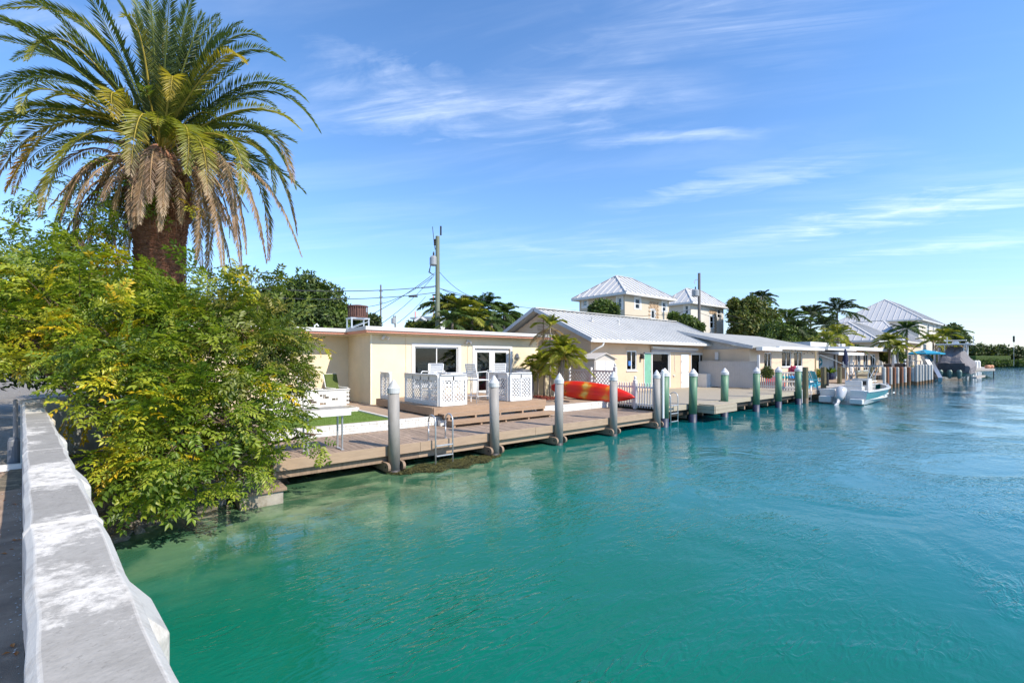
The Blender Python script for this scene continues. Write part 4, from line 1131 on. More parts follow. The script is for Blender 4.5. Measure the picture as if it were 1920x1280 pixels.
for x, y in ((20.4, 17.6), (22.6, 17.4)):
    z = RZR - sl * (RYR - y)
    MB().lathe((x, y, z), [(.09, 0), (.05, .06), (.05, .22), (.08, .23), (.08, .28), (.01, .30)], 8).build('vent_pipe', m_roofgrey, h2)
# wooden utility closet and white box at the right end
cl = thing('utility_closet', 'narrow cream cupboard with dark brown door at the right end of the tan house', 'cupboard', (29.6, 14.8, .7))
MB().bx(28.45, 29.9, 14.15, 15.1, 2.3, 2.38).build('roof', m_roofgreyw, cl)
MB().bx(28.55, 28.62, 14.2, 15.1, .7, 2.3).build('side_panel', M('brown_door', (.12, .06, .045), .6, .15, 4, stretch=(1, 6, .5)), cl)
MB().bx(28.62, 29.8, 14.25, 14.30, .7, 2.3).build('front_panel', m_shed, cl)
for x in (28.85, 29.45): MB().bx(x, x + .05, 14.22, 14.249, 1.2, 2.0).build('slot', m_dark, cl)
MB().bx(27.95, 28.5, 14.6, 15.2, .7, 1.55).build('box', m_vinyl, cl)

# storage shed
sh = thing('storage_shed', 'cream plastic garden shed with small gabled roof, behind the lattice fence', 'shed', (17.2, 14.5, .75))
x0, x1, y0, y1 = 16.45, 17.95, 14.05, 14.95
MB().bx(x0, x1, y0, y1, .75, 2.52).build('body', m_shed, sh)
xm = (x0 + x1) / 2
MB().extr([(x0, y0 - .001, 2.52), (x1, y0 - .001, 2.52), (xm, y0 - .001, 2.74)], (0, y1 - y0, 0)).build('gable', m_shed, sh)
for s_ in (-1, 1):
    xe = xm + s_ * (x1 - xm + .1)
    MB().add([(xm, y0 - .1, 2.80), (xm, y1 + .1, 2.80), (xe, y1 + .1, 2.52), (xe, y0 - .1, 2.52), (xm, y0 - .1, 2.76), (xm, y1 + .1, 2.76), (xe, y1 + .1, 2.48), (xe, y0 - .1, 2.48)],
             [(0, 1, 2, 3), (7, 6, 5, 4), (0, 4, 5, 1), (1, 5, 6, 2), (2, 6, 7, 3), (3, 7, 4, 0)]).build('roof_slope', m_shed, sh)
for xa, xb in ((x0 + .08, xm - .01), (xm + .01, x1 - .08)): MB().bx(xa, xb, y0 - .03, y0 - .002, .85, 2.4).build('door', m_vinyl, sh)
# second low shed top behind
MB()
# lattice fence and picket fence between the two docks
lf = thing('lattice_fence', 'weathered white lattice fence behind the kayak, between the two properties', 'fence', (15.2, 14, .75))
def fence_lattice(t, a, c, z0, z1):
    A = Vector((*a, 0)); C = Vector((*c, 0)); d = (C - A).normalized()
    b = MB(); lattice(b, A, C, z0 + .06, z1 - .05, pitch=.12, w=.035); b.build('lattice', m_vinyl, t, kind='stuff')
    for z in (z0 + .04, z1 - .03):
        bb = MB(); bb.bar(A + Vector((0, 0, z)), C + Vector((0, 0, z)), .05, .07); bb.build('rail', m_vinyl, t)
for ya, yb in ((11.9, 13.2), (13.2, 14.5), (14.5, 15.5)): fence_lattice(lf, (15.2, ya), (15.2, yb), .95, 2.02)
for y in (11.88, 13.2, 14.5, 15.5):
    MB().bx(15.14, 15.26, y - .06, y + .06, .7, 2.14).build('post', m_vinyl, lf)
MB().lathe((15.2, 11.88, 2.14), [(.075, 0), (.075, .02), (.03, .05), (.05, .10), (.045, .15), (.005, .19)], 10).build('finial', m_vinyl, lf)
pf = thing('picket_fence', 'white picket fence across the end of the brown dock, right of the kayak', 'fence', (15.0, 10.8, .55))
PK_ME = MB().bx(-.01, .01, -.022, .022, 0, .93).add([(-.01, -.022, .93), (-.01, .022, .93), (-.01, 0, .98), (.01, -.022, .93), (.01, .022, .93), (.01, 0, .98)], [(0, 2, 1), (3, 4, 5), (0, 3, 5, 2), (1, 2, 5, 4)]).mesh('picket', m_white)
for y in np.arange(9.78, 11.85, .118): inst('picket', PK_ME, pf, (14.93, y, .62))
for z in (.72, .80 + .58): MB().bx(14.945, 14.985, 9.7, 11.85, z, z + .07).build('rail', m_white, pf)
for y in (10.72,):
    MB().bx(14.9, 15.02, y - .06, y + .06, .56, 1.66).build('post', m_white, pf)
    MB().lathe((14.96, y, 1.66), [(.08, 0), (.08, .02), (.035, .05), (.06, .1), (.05, .15), (.005, .19)], 10).build('finial', m_white, pf)
# kayak lying on its side against the fence
def kayak():
    t = thing('kayak', 'red, orange and yellow sit-on-top kayak lying on its side against the fence', 'kayak', (14.5, 12.3, .82))
    m = bpy.data.materials.new('kayak_plastic'); m.use_nodes = True
    N = m.node_tree.nodes; L = m.node_tree.links; b = N['Principled BSDF']; b.inputs['Roughness'].default_value = .38
    tcn = N.new('ShaderNodeTexCoord'); s_ = N.new('ShaderNodeSeparateXYZ'); L.new(tcn.outputs['Object'], s_.inputs[0])
    nn = N.new('ShaderNodeTexNoise'); nn.inputs['Scale'].default_value = 3; nn.inputs['Detail'].default_value = 4; L.new(tcn.outputs['Object'], nn.inputs['Vector'])
    a = N.new('ShaderNodeMath'); a.operation = 'MULTIPLY_ADD'; L.new(nn.outputs[0], a.inputs[0]); a.inputs[1].default_value = .55; yy_ = N.new('ShaderNodeMath'); yy_.operation = 'MULTIPLY_ADD'; ys_ = N.new('ShaderNodeMath'); ys_.operation = 'SINE'; yk = N.new('ShaderNodeMath'); yk.operation = 'MULTIPLY'; yk.inputs[1].default_value = 19.0; L.new(s_.outputs['Y'], yk.inputs[0]); L.new(yk.outputs[0], ys_.inputs[0]); L.new(ys_.outputs[0], yy_.inputs[0]); yy_.inputs[1].default_value = .03; L.new(s_.outputs['X'], yy_.inputs[2]); L.new(yy_.outputs[0], a.inputs[2])
    w_ = N.new('ShaderNodeMath'); w_.operation = 'MULTIPLY'; L.new(a.outputs[0], w_.inputs[0]); w_.inputs[1].default_value = 5.2
    si = N.new('ShaderNodeMath'); si.operation = 'SINE'; L.new(w_.outputs[0], si.inputs[0])
    rp = N.new('ShaderNodeValToRGB'); rp.color_ramp.elements[0].position = 0; rp.color_ramp.elements[0].color = (.75, .02, .01, 1); rp.color_ramp.elements[1].position = 1; rp.color_ramp.elements[1].color = (.74, .50, .13, 1)
    e = rp.color_ramp.elements.new(.62); e.color = (.80, .06, .01, 1); e = rp.color_ramp.elements.new(.85); e.color = (.78, .26, .02, 1)
    mr = N.new('ShaderNodeMapRange'); mr.inputs[1].default_value = -1; mr.inputs[2].default_value = 1; L.new(si.outputs[0], mr.inputs[0]); 
    ed = N.new('ShaderNodeMapRange'); ed.inputs[1].default_value = .9; ed.inputs[2].default_value = 1.5; ed.inputs[3].default_value = 1; ed.inputs[4].default_value = .35
    ab = N.new('ShaderNodeMath'); ab.operation = 'ABSOLUTE'; L.new(s_.outputs['X'], ab.inputs[0]); L.new(ab.outputs[0], ed.inputs[0])
    mu = N.new('ShaderNodeMath'); mu.operation = 'MULTIPLY'; L.new(mr.outputs[0], mu.inputs[0]); L.new(ed.outputs[0], mu.inputs[1])
    rc = N.new('ShaderNodeMath'); rc.operation = 'MULTIPLY'; rc.inputs[1].default_value = 17.0; L.new(s_.outputs['Y'], rc.inputs[0]); rk = N.new('ShaderNodeMath'); rk.operation = 'COSINE'; L.new(rc.outputs[0], rk.inputs[0]); rm = N.new('ShaderNodeMath'); rm.operation = 'MULTIPLY_ADD'; rm.inputs[1].default_value = -.14; rm.inputs[2].default_value = .96; L.new(rk.outputs[0], rm.inputs[0]); mz = N.new('ShaderNodeMath'); mz.operation = 'MULTIPLY'; L.new(mu.outputs[0], mz.inputs[0]); L.new(rm.outputs[0], mz.inputs[1]); L.new(mz.outputs[0], rp.inputs[0]); L.new(rp.outputs[0], b.inputs['Base Color'])
    # hull: X along length (3.6 m), bottom faces +Z local
    b = MB(); n, k = 24, 34
    for i in range(k + 1):
        f = i / k; x = -2.2 + 4.4 * f
        wdt = .385 * max(0.02, (1 - abs(2 * f - 1) ** 2.6)) ** .8; dep = .20 * max(.05, (1 - abs(2 * f - 1) ** 4)) ** .6; rock = .10 * abs(2 * f - 1) ** 3
        for j in range(n):
            a = 2 * PI * j / n; ca, sa = math.cos(a), math.sin(a)
            yy = wdt * (abs(ca) ** .8) * (1 if ca >= 0 else -1)
            if sa >= 0: zz = dep * sa ** .7 - .03 * math.cos(3 * PI * ca) * sa * (1 - abs(2 * f - 1))    # moulded hull channels
            else: zz = -dep * .55 * abs(sa) ** .6
            b.v.append((x, yy, zz - rock))
    for i in range(k):
        for j in range(n): b.f.append((i * n + j, (i + 1) * n + j, (i + 1) * n + (j + 1) % n, i * n + (j + 1) % n))
    b.f.append(tuple(range(n))); b.f.append(tuple(k * n + j for j in range(n))[::-1])
    a_ = Vector((14.58, 10.52, 1.06)); c_ = Vector((14.25, 14.90, 1.26)); d = (a_ - c_).normalized()
    nrm = Vector((-1, 0, .33)); nrm = (nrm - d * nrm.dot(d)).normalized(); yv = nrm.cross(d)
    Mx = Matrix((( d.x, yv.x, nrm.x), (d.y, yv.y, nrm.y), (d.z, yv.z, nrm.z))).to_4x4()
    h = b.build('hull', m, t, local=True, smooth=True)
    h.rotation_euler = Mx.to_euler(); h.location = (a_ + c_) / 2 - Vector(t.location)
    for x in (-1.0, -.45, .15, .7):
        for y in (-.13, .13):
            s2 = MB().lathe((x, y, .155), [(.028, 0), (.028, .035)], 10).build('scupper_hole', m_dark, h, local=True)
    MB().tube([(2.02, 0, .04), (2.10, 0, .14), (2.18, 0, .02)], .012, 6).build('carry_handle', m_black, h, local=True)
kayak()
# red mulch under the small palms
b = MB()
for i in range(700):
    x = random.uniform(12.1, 14.2); y = random.uniform(13.6, 15.6); s_ = random.uniform(.02, .05)
    b.obx((x, y, .81 + s_ * .3), (s_, s_ * .8, s_ * .6), random.random() * 6, random.random(), random.random())
tag(b.build('red_mulch', m_terracotta), 'red lava rock mulch under the small palms by the yellow house', 'mulch', kind='stuff')

# ------------------------------------------------------------------ beige composite dock
d2 = thing('beige_dock', 'wide beige composite dock with green pilings in front of the tan house', 'dock', (22, 12, .3))
b = MB(); y = 9.62
while y < 15.3:
    b.bx(14.98, 28.7, y, min(y + .136, 15.385), .66, .70); y += .142
b.build('deck_boards', m_dock2, d2, kind='stuff')
b = MB(); x = 14.98
MB().bx(14.98, 28.7, 9.575, 9.615, .50, .705).build('fascia_board', m_dock2, d2)
MB().bx(14.98, 28.7, 9.70, 9.78, .28, .48).build('stringer', m_darkwood, d2)
MB().bx(28.705, 28.74, 9.6, 12, .45, .70).build('fascia_board', m_dock2, d2)
for x in np.arange(15.6, 28.5, 1.3): MB().bx(x, x + .1, 9.7, 11.8, .12, .30).build('cross_beam', m_oldwood, d2)
# boxed step platform
bs = thing('dock_step', 'beige boxed step platform hanging on the front of the beige dock', 'platform', (18.4, 9.1, .5))
MB().bx(17.35, 19.15, 8.75, 9.40, .66, .70).build('top_board', m_dock2, bs)
for z0, z1 in ((.36, .505), (.515, .655)):
    MB().bx(17.30, 17.348, 8.72, 9.56, z0, z1).build('side_board', m_dock2, bs); MB().bx(17.35, 19.15, 8.70, 8.748, z0, z1).build('front_board', m_dock2, bs); MB().bx(19.152, 19.20, 8.72, 9.56, z0, z1).build('side_board', m_dock2, bs)
gx = [14.93, 16.93, 19.55, 22.72, 25.36, 28.10]
gd_ = ['green round piling with white cone cap, first one, touching the last grey piling', 'green round piling with white cap just left of the boxed step platform',
       'green round piling with white cone cap rising behind the boxed step platform', 'green round piling with white cone cap at the left end of the low picket fence',
       'green round piling with white cone cap in front of the red bench', 'green round piling with white cone cap, farthest, next to the brown wooden piling']
for i, (x, d) in enumerate(zip(gx, gd_)):
    piling((x, 9.42, 0), 1.97 if i else 2.02, .155, m_pilegreen, d, 'green pilings along the beige dock', foot=m_navy, foot_h=.33)
t = thing('pvc_pipe', 'thin white upright pipe between the last grey and first green piling', 'pipe', (14.72, 9.36, 0))
MB().lathe((14.70, 9.33, 0), [(.05, .35), (.05, 2.02), (.065, 2.03), (.06, 2.09), (.01, 2.13)], 10).build('pipe', m_white, t)
swim_ladder(15.35, 15.85, 9.42, 1.22, .70, -.6, 'thin metal swim ladder with hoop handles beside the first green piling', 'swim ladders', (.75, .45, .15, -.15))
# privacy fence between house 2 and 3
pv = thing('privacy_fence', 'tall off-white vinyl privacy fence standing across the far end of the beige dock', 'fence', (28.6, 13, .7))
for y in np.arange(11.75, 15.3, .152): MB().bx(28.42, 28.46, y, y + .148, .74, 2.32).build('fence_board', m_fencegrey, pv)
MB().bx(28.40, 28.48, 11.7, 15.35, 2.322, 2.37).build('top_rail', m_fencegrey, pv)
MB().bx(28.38, 28.50, 11.60, 11.72, .7, 2.75).build('post', m_vinyl, pv)

# ------------------------------------------------------------------ cream house with string lights
h3 = thing('cream_house', 'cream flat-fronted house with three windows and low grey roof, beyond the privacy fence', 'house', (34, 14, .8))
C0, C1, CY = 29.0, 41.2, 12.4
def pyx(px_, Y=CY): return PY(px_, 673, Y).x
w1a, w1b, w2a, w2b, w3a, w3b = pyx(1433), pyx(1447), pyx(1466), pyx(1484), pyx(1489), pyx(1505)
wall_x(h3, C0, C1, .6, 3.14, CY, CY + .2, [(w1a, w1b, 1.9, 2.92), (w2a, w2b, 1.95, 3.06), (w3a, w3b, 1.95, 3.06)], m_tan3)
wall_y(h3, CY + .2, 22, .6, 3.14, C0, C0 + .2, [], m_tan3)
for a, c, z0, z1 in ((w1a, w1b, 1.9, 2.92), (w2a, w2b, 1.95, 3.06), (w3a, w3b, 1.95, 3.06)): window_x(h3, a, c, z0, z1, CY, fw=.06, cols=2, back='curtain', trim=0)
MB().add([(C0 + .05, CY, 3.13), (C0 + .05, 17.0, 4.25), (C0 + .05, 22, 3.1), (C0 + .1, CY, 3.13), (C0 + .1, 17.0, 4.25), (C0 + .1, 22, 3.1)], [(0, 1, 2), (3, 4, 5)]).build('gable', MATS['grey_fascia'], h3)
def slope(t, x0, x1, ya, za, yb, zb, m, th=.12, name='roof_slope', x0b=None, x1b=None):
    x0b = x0 if x0b is None else x0b; x1b = x1 if x1b is None else x1b
    b = MB(); b.add([(x0, ya, za), (x1, ya, za), (x1b, yb, zb), (x0b, yb, zb), (x0, ya, za - th), (x1, ya, za - th), (x1b, yb, zb - th), (x0b, yb, zb - th)],
                    [(0, 1, 2, 3), (7, 6, 5, 4), (0, 4, 5, 1), (1, 5, 6, 2), (2, 6, 7, 3), (3, 7, 4, 0)])
    return b.build(name, m, t)
slope(h3, 28.5, 41.6, 12.0, 3.30, 17.0, 4.46, m_roofflat); slope(h3, 28.5, 41.6, 22.4, 3.30, 17.002, 4.46, m_roofflat)
MB().bx(28.9, 31.9, 11.62, 11.98, 3.02, 3.24).build('fascia_box', m_white, h3)
MB().bx(31.95, 40.6, 11.8, 12.0, 3.14, 3.33).build('fascia_board', m_white, h3)
MB().bar((28.47, 12.0, 3.21), (28.47, 17, 4.37), .05, .2).build('rake_board', MATS['grey_fascia'], h3)
MB().bx(40.62, 48.0, 11.6, 13.5, 3.20, 3.34).build('porch_roof', m_whiteworn, h3)
MB().bx(28.8, 28.9, 14.3, 14.5, 2.45, 2.95).build('wall_lamp', m_vinyl, h3)
MB().bx(28.88, 28.99, 15.7, 16.6, 2.85, 3.1).build('vent_grille', m_blind, h3)
b = MB()
pts = []
for i in range(3):
    x0_, x1_ = 31.9 + i * 2.6, 34.5 + i * 2.6
    for k in range(9):
        f = k / 8; pts.append((x0_ + (x1_ - x0_) * f, 11.75, 3.12 - .22 * 4 * f * (1 - f)))
b.tube(pts, .008, 4)
for p in pts[::2]: b.lathe((p[0], p[1], p[2] - .09), [(.01, .09), (.035, .05), (.01, 0)], 6)
b.build('string_lights', m_wire, h3)
# low picket and rail fence with red bench and flowers
pf = thing('picket_fence', 'short white picket fence on the beige dock between two green pilings, red bench behind it', 'fence', (26, 11.3, .7))
A = PZ(1424, 728, .7); B = PZ(1455, 729, .7)
n_ = 9
for k in range(n_):
    p = A.lerp(B, k / (n_ - 1)); inst('picket', PK_ME, pf, (p.x, p.y, .72), rz=math.atan2((B - A).y, (B - A).x) - PI / 2, scale=(1, 1.6, .98))
for z in (.86, 1.45): MB().bar(A + Vector((0, 0.03, z - .7)), B + Vector((0, .03, z - .7)), .03, .07).build('rail', m_white, pf)
rf = thing('rail_fence', 'pale wooden rail fence hung with coloured floats, in front of the red bench', 'fence', (27, 11, .7))
A = PZ(1463, 731, .7); B = PZ(1490, 731, .7); d = (B - A)
for f in (0, .2, .4, .6, .8, 1.0): MB().bx(A.x + d.x * f - .04, A.x + d.x * f + .04, A.y + d.y * f - .03, A.y + d.y * f + .03, .70, 1.75).build('post', m_fencegrey, rf)
for z in (.85, 1.2, 1.70): MB().bar(A + Vector((0, -.04, z - .7)), B + Vector((0, -.04, z - .7)), .03, .09).build('rail', m_fencegrey, rf)
for i, (f, c_) in enumerate(((.1, (.02, .45, .40)), (.32, (.02, .30, .30)), (.52, (.03, .30, .5)), (.72, (.02, .3, .7)), (.92, (.02, .3, .7)))):
    p = A + d * f; me = MB().lathe((0, 0, -.09), [(.02, 0), (.07, .04), (.07, .12), (.02, .18)], 8).mesh('float', M('float_%d' % i, c_, .5, .1, 5))
    inst('float', me, rf, (p.x, p.y - .09, 1.45))
rb = thing('red_bench', 'bright red slatted bench behind the picket and rail fences', 'bench', (27, 12, .7))
A = PZ(1434, 722, .85); B = PZ(1497, 722, .85); A.y = B.y = 11.95
for k in range(14):
    x = A.x + (B.x - A.x) * k / 13; MB().bx(x - .07, x + .07, 12.0, 12.03, .80, 1.40).build('back_slat', m_red, rb)
MB().bx(A.x, B.x, 11.5, 12.0, 1.05, 1.09).build('seat', m_red, rb); MB().bx(A.x, B.x, 12.031, 12.07, 1.3, 1.38).build('back_rail', m_red, rb)
for x in (A.x + .1, B.x - .1): MB().bx(x - .04, x + .04, 11.52, 11.6, .7, 1.05).build('leg', m_red, rb)

# olive wooden pilings of the grey dock
for (px_, top, Y, rad, m, lab) in ((1510, 688, 9.40, .15, m_olivewood, 'dark olive timber piling right beside the last green piling'),
                                (1544, 688, 9.7, .15, m_olivewood, 'dark olive timber piling between the blue chairs and the boat'),
                                (1551, 698, 10.4, .10, m_black, 'slim black piling just behind the timber piling by the boat'),
                                (1574, 688, 10.6, .15, m_olivewood, 'timber piling behind the outboard engine of the white boat'),
                                (1633, 686, 10.0, .15, m_olivewood, 'timber piling behind the bow of the white boat')):
    p = PY(px_, 673, Y); ztop = PY(px_, top, Y).z
    t = thing('timber_piling', lab, 'piling', (p.x, p.y, 0), 0, 'timber pilings of the grey dock')
    MB().lathe((0, 0, 0), [(rad, .3), (rad * 1.02, 1.0), (rad * .97, ztop - .02), (rad * .85, ztop)], 12).build('shaft', m, t, local=True, smooth=False)
    MB().lathe((0, 0, 0), [(rad * .95, -1.2), (rad * 1.01, .3)], 12).build('foot', m_oldwood if m is not m_black else m_black, t, local=True)
d3 = thing('grey_dock', 'weathered grey plank dock with blue chairs behind the white boat', 'dock', (34, 11, .3))
b = MB(); x = 28.75
while x < 40: b.bx(x, x + .19, 9.65, 12.35, .63, .68); x += .2
b.build('planks', m_greydock, d3, kind='stuff')
MB().bx(28.75, 40, 9.58, 9.64, .40, .69).build('fascia_board', M('peeling_board', (.38, .27, .17), .8, .3, 4, .4, 20, col2=(.5, .47, .42)), d3)
MB().bx(40, 47, 9.6, 12.6, .5, .78).build('landing', m_patio, d3)
def ladder_s(px_, Y, lab):
    p = PY(px_, 673, Y)
    swim_ladder(p.x - .22, p.x + .22, Y, 1.0, .68, -.5, lab, 'swim ladders', (.6, .35, .1, -.15), hoop=False)
ladder_s(1518, 9.4, 'plain aluminium ladder on the edge of the grey dock')
t = thing('pipe_rail', 'bent white pipe bracket between the far green piling and the timber piling', 'pipe', PY(1505, 735, 9.35))
p = PY(1503, 730, 9.35)
MB().tube([(p.x - .3, 9.38, .78), (p.x + .12, 9.38, .78), (p.x + .14, 9.38, .05)], .035, 6).build('pipe', m_vinyl, t)
def adirondack(t):
    for k in range(6):
        x = -.27 + k * .108
        MB().obx((x, .30 + .02 * abs(k - 2.5), .72), (.09, .02, .78 - .05 * abs(k - 2.5)), 0, R(-24)).build('back_slat', m_chairblue, t, local=True)
    for k in range(6): MB().obx((0, -.25 + k * .09, .36 - k * .018), (.54, .08, .02), 0, 0).build('seat_slat', m_chairblue, t, local=True)
    for s_ in (-1, 1):
        MB().bx(s_ * .33 - .06, s_ * .33 + .06, -.36, .30, .56, .585).build('armrest', m_chairblue, t, local=True)
        MB().bx(s_ * .31 - .02, s_ * .31 + .02, -.32, -.24, 0, .56).build('leg', m_chairblue, t, local=True)
        MB().bar((s_ * .29, -.30, .33), (s_ * .29, .52, .04), .03, .11).build('side_rail', m_chairblue, t, local=True)
pr = thing('adirondack_chair', '', 'chair'); adirondack(pr)
for i, (px_, Y, a, lab) in enumerate(((1517, 10.0, 60, 'turquoise wooden deck chair nearest the far green piling'), (1531, 10.3, 65, 'turquoise wooden deck chair beside the timber piling, facing the canal'))):
    p = PY(px_, 673, Y); place(pr, i == 0, (p.x, Y, .68), R(a), lab, 'turquoise chairs on the grey dock')
fb = thing('cushion_box', 'white bench box with pale blue cushion behind the turquoise chairs', 'bench', PY(1516, 720, 11.2))
p = PY(1516, 673, 11.4)
MB().bx(p.x - .7, p.x + .7, 11.3, 11.9, .78, 1.3).build('box', m_vinyl, fb); MB().bx(p.x - .7, p.x + .7, 11.9, 12.0, 1.3, 1.95).build('backrest', m_vinyl, fb)
MB().bx(p.x - .6, p.x + .1, 11.35, 11.85, 1.31, 1.42).build('cushion', M('pale_blue_cloth', (.35, .55, .62), .8), fb, bevel=.03)

# blue grey boathouse wall with porch roof
bw = thing('blue_grey_shed', 'grey blue boarded shed wall with a round turquoise buoy sign and white corner posts', 'shed', (45, 13, .7))
xa, xb = pyx(1513, 13.4), pyx(1563, 13.4)
n_ = 22
for k in range(n_):
    x0_ = xa + (xb - xa) * k / n_; MB().bx(x0_ + .01, xa + (xb - xa) * (k + 1) / n_ - .01, 13.4, 13.46, .7, 2.92).build('wall_board', m_bluesoft, bw)
MB().bx(xa, xb + 1.5, 13.47, 16, .7, 2.9).build('backing', m_dark, bw)
for x_, y_ in ((xb - .25, 12.1), (xb + .2, 12.1), (xb + .3, 13.3)): MB().bx(x_ - .09, x_ + .09, y_ - .06, y_ + .06, .7, 2.95).build('corner_post', m_white, bw)
for z in (1.0, 1.7): MB().bx(xb - .25, xb + .2, 12.08, 12.12, z, z + .09).build('cross_rail', m_white, bw)
slope(bw, xa + .5, xb + .9, 11.4, 3.02, 14.0, 3.30, m_bluesoft, .16, 'porch_roof')
MB().bx(xa + .5, xb + .9, 11.36, 11.398, 2.82, 3.04).build('fascia_board', m_white, bw)
p = pyx(1537, 13.35)
r_ = MB()
ring = [(p + .42 * math.cos(2 * PI * k / 24), 13.34, 2.25 + .30 * math.sin(2 * PI * k / 24)) for k in range(25)]
MB().tube(ring, .07, 8).build('buoy_sign', m_chairblue, bw); MB().tube([(p, 13.38, 2.25), (p, 13.30, 2.25)], .13, 12).build('sign_hub', m_white, bw)
MB().tube([(p - .42, 13.33, 2.25), (p + .42, 13.33, 2.25)], .03, 6).build('sign_bar', m_white, bw)
pl = thing('porch_pole', 'thin bamboo coloured pole holding up the porch in front of the blue grey shed', 'pole', PY(1529, 715, 11.5))
p = pyx(1529, 11.5); MB().tube([(p, 11.5, .7), (p, 11.5, 3.1)], .05, 8).build('pole', M('bamboo', (.5, .36, .18), .7), pl)
# ------------------------------------------------------------------ centre console boat
def hull_secs(L, B, H, n=16, flare=.12):
    out = []
    for i in range(n + 1):
        f = i / n; x = L * f
        w = B / 2 * (1 - max(0, (f - .45) / .55) ** 2.3) + .015
        sheer = H * (1 + .28 * f ** 2); keel = -.32 + .45 * max(0, (f - .7) / .3) ** 2
        out.append((x, w, sheer, keel, f))
    return out
bt_ = thing('motor_boat', 'white and teal centre console boat moored at the grey dock, stern toward us', 'boat', (30.25, 7.95, 0), R(-4))
S = hull_secs(6.1, 2.25, .72)
b = MB()
for x, w, sh_, ke, f in S:
    b.v += [(x, -w, sh_), (x, -w * (1 - .06 - .15 * f), .30 + .1 * f), (x, -w * (.86 - .4 * f), .02 + .12 * f), (x, 0, ke), (x, w * (.86 - .4 * f), .02 + .12 * f), (x, w * (1 - .06 - .15 * f), .30 + .1 * f), (x, w, sh_)]
nb = 7
bl = MB(); bl.v = list(b.v); br = MB(); br.v = list(b.v)
for i in range(len(S) - 1):
    q = i * nb
    for k in (1, 2, 3, 4): b.f.append((q + k, q + nb + k, q + nb + k + 1, q + k + 1))
    bl.f.append((q, q + nb, q + nb + 1, q + 1)); bl.f.append((q + 5, q + nb + 5, q + nb + 6, q + 6))
b.f.append((0, 1, 2, 3, 4, 5, 6))
b.build('hull', m_gel, bt_, local=True, smooth=False)
bl.build('topsides', m_teal, bt_, local=True, smooth=True)
g = MB()
for s_ in (-1, 1):
    pts = [(x, s_ * (w - .05), sh_ + .02) for x, w, sh_, ke, f in S]
    for a, c in zip(pts[:-1], pts[1:]): g.bar(a, c, .20, .06)
g.build('gunwale', m_gel, bt_, local=True)
MB().add([(x, s_ * (w - .1), .28) for x, w, sh_, ke, f in S[:-1] for s_ in (-1, 1)], [(2 * i, 2 * i + 1, 2 * i + 3, 2 * i + 2) for i in range(len(S) - 2)]).build('cockpit_sole', m_gel, bt_, local=True)
inn = MB()
for s_ in (-1, 1):
    base = len(inn.v)
    for x, w, sh_, ke, f in S[:-1]: inn.v += [(x, s_ * (w - .14), sh_), (x, s_ * (w - .12), .28)]
    inn.f += [(base + 2 * i, base + 2 * i + 1, base + 2 * i + 3, base + 2 * i + 2) for i in range(len(S) - 2)]
inn.build('inner_liner', m_gel, bt_, local=True)
MB().bx(-.02, .35, -1.02, -.35, .30, .80).bx(-.02, .35, .35, 1.02, .30, .80).bx(-.02, .25, -.36, .36, .30, .56).build('transom', m_gel, bt_, local=True, bevel=.03)
MB().bx(-.45, -.02, .42, 1.02, .06, .42).build('swim_platform', m_gel, bt_, local=True, bevel=.04)
MB().bx(-.35, -.02, -1.02, -.42, .06, .34).build('swim_platform', m_gel, bt_, local=True, bevel=.04)
MB().bx(3.9, 5.4, -.55, .55, .30, .62).build('bow_seat', m_gel, bt_, local=True, bevel=.04)
con = MB().bx(2.5, 3.3, -.40, .40, .28, 1.35).build('console', m_gel, bt_, local=True, bevel=.04)
for s_ in (-1, 1): MB().bx(2.48, 2.498, s_ * .20 - .14, s_ * .20 + .14, .98, 1.22).build('screen', m_black, con, local=True)
MB().obx((3.1, 0, 1.6), (.02, .74, .5), 0, 0, R(-20)).build('windscreen', GLASS, con, local=True)
MB().tube([(2.42, .10, 1.1), (2.40, 0, 1.25), (2.42, -.10, 1.1), (2.44, 0, .98), (2.42, .1, 1.1)], .018, 6).build('wheel', m_metal, con, local=True)
MB().bx(1.55, 2.0, -.42, .42, .3, .92).bx(1.55, 1.68, -.42, .42, .92, 1.25).build('leaning_seat', m_gel, bt_, local=True, bevel=.04)
t_ = MB()
for x in (2.3, 3.45):
    for s_ in (-1, 1): t_.tube([(x, s_ * .46, .3), (x - .02, s_ * .48, 1.5), (x + (.15 if x > 3 else -.15), s_ * .62, 2.05)], .024, 6)
for s_ in (-1, 1):
    t_.tube([(1.7, s_ * .62, 2.07), (4.1, s_ * .62, 2.07)], .022, 6); t_.tube([(2.3, s_ * .47, 1.2), (3.45, s_ * .47, 1.95)], .018, 6); t_.tube([(3.45, s_ * .47, 1.2), (2.3, s_ * .47, 1.95)], .018, 6)
for x in (1.7, 2.3, 2.9, 3.5, 4.1): t_.tube([(x, -.62, 2.07), (x, .62, 2.07)], .022, 6)
t_.build('t_top_frame', m_metal, bt_, local=True)
MB().bx(1.75, 4.0, -.66, .66, 2.10, 2.14).build('t_top_canopy', m_black, bt_, local=True)
rh = MB()
for k in range(5): rh.tube([(1.66, -.5 + .25 * k, 2.0), (1.55, -.5 + .25 * k, 2.34)], .028, 6)
rh.build('rod_holders', m_metal, bt_, local=True)
for s_ in (-1, 1): MB().tube([(2.6, s_ * .66, 2.1), (1.5, s_ * 1.05, 2.5), (.2, s_ * 1.2, 2.75)], .016, 5).build('outrigger', m_metal, bt_, local=True)
for s_ in (-1, 1):
    MB().tube([(4.2, s_ * .9, .84), (4.5, s_ * .82, 1.0), (5.9, s_ * .15, 1.12)], .016, 5).build('bow_rail', m_metal, bt_, local=True)
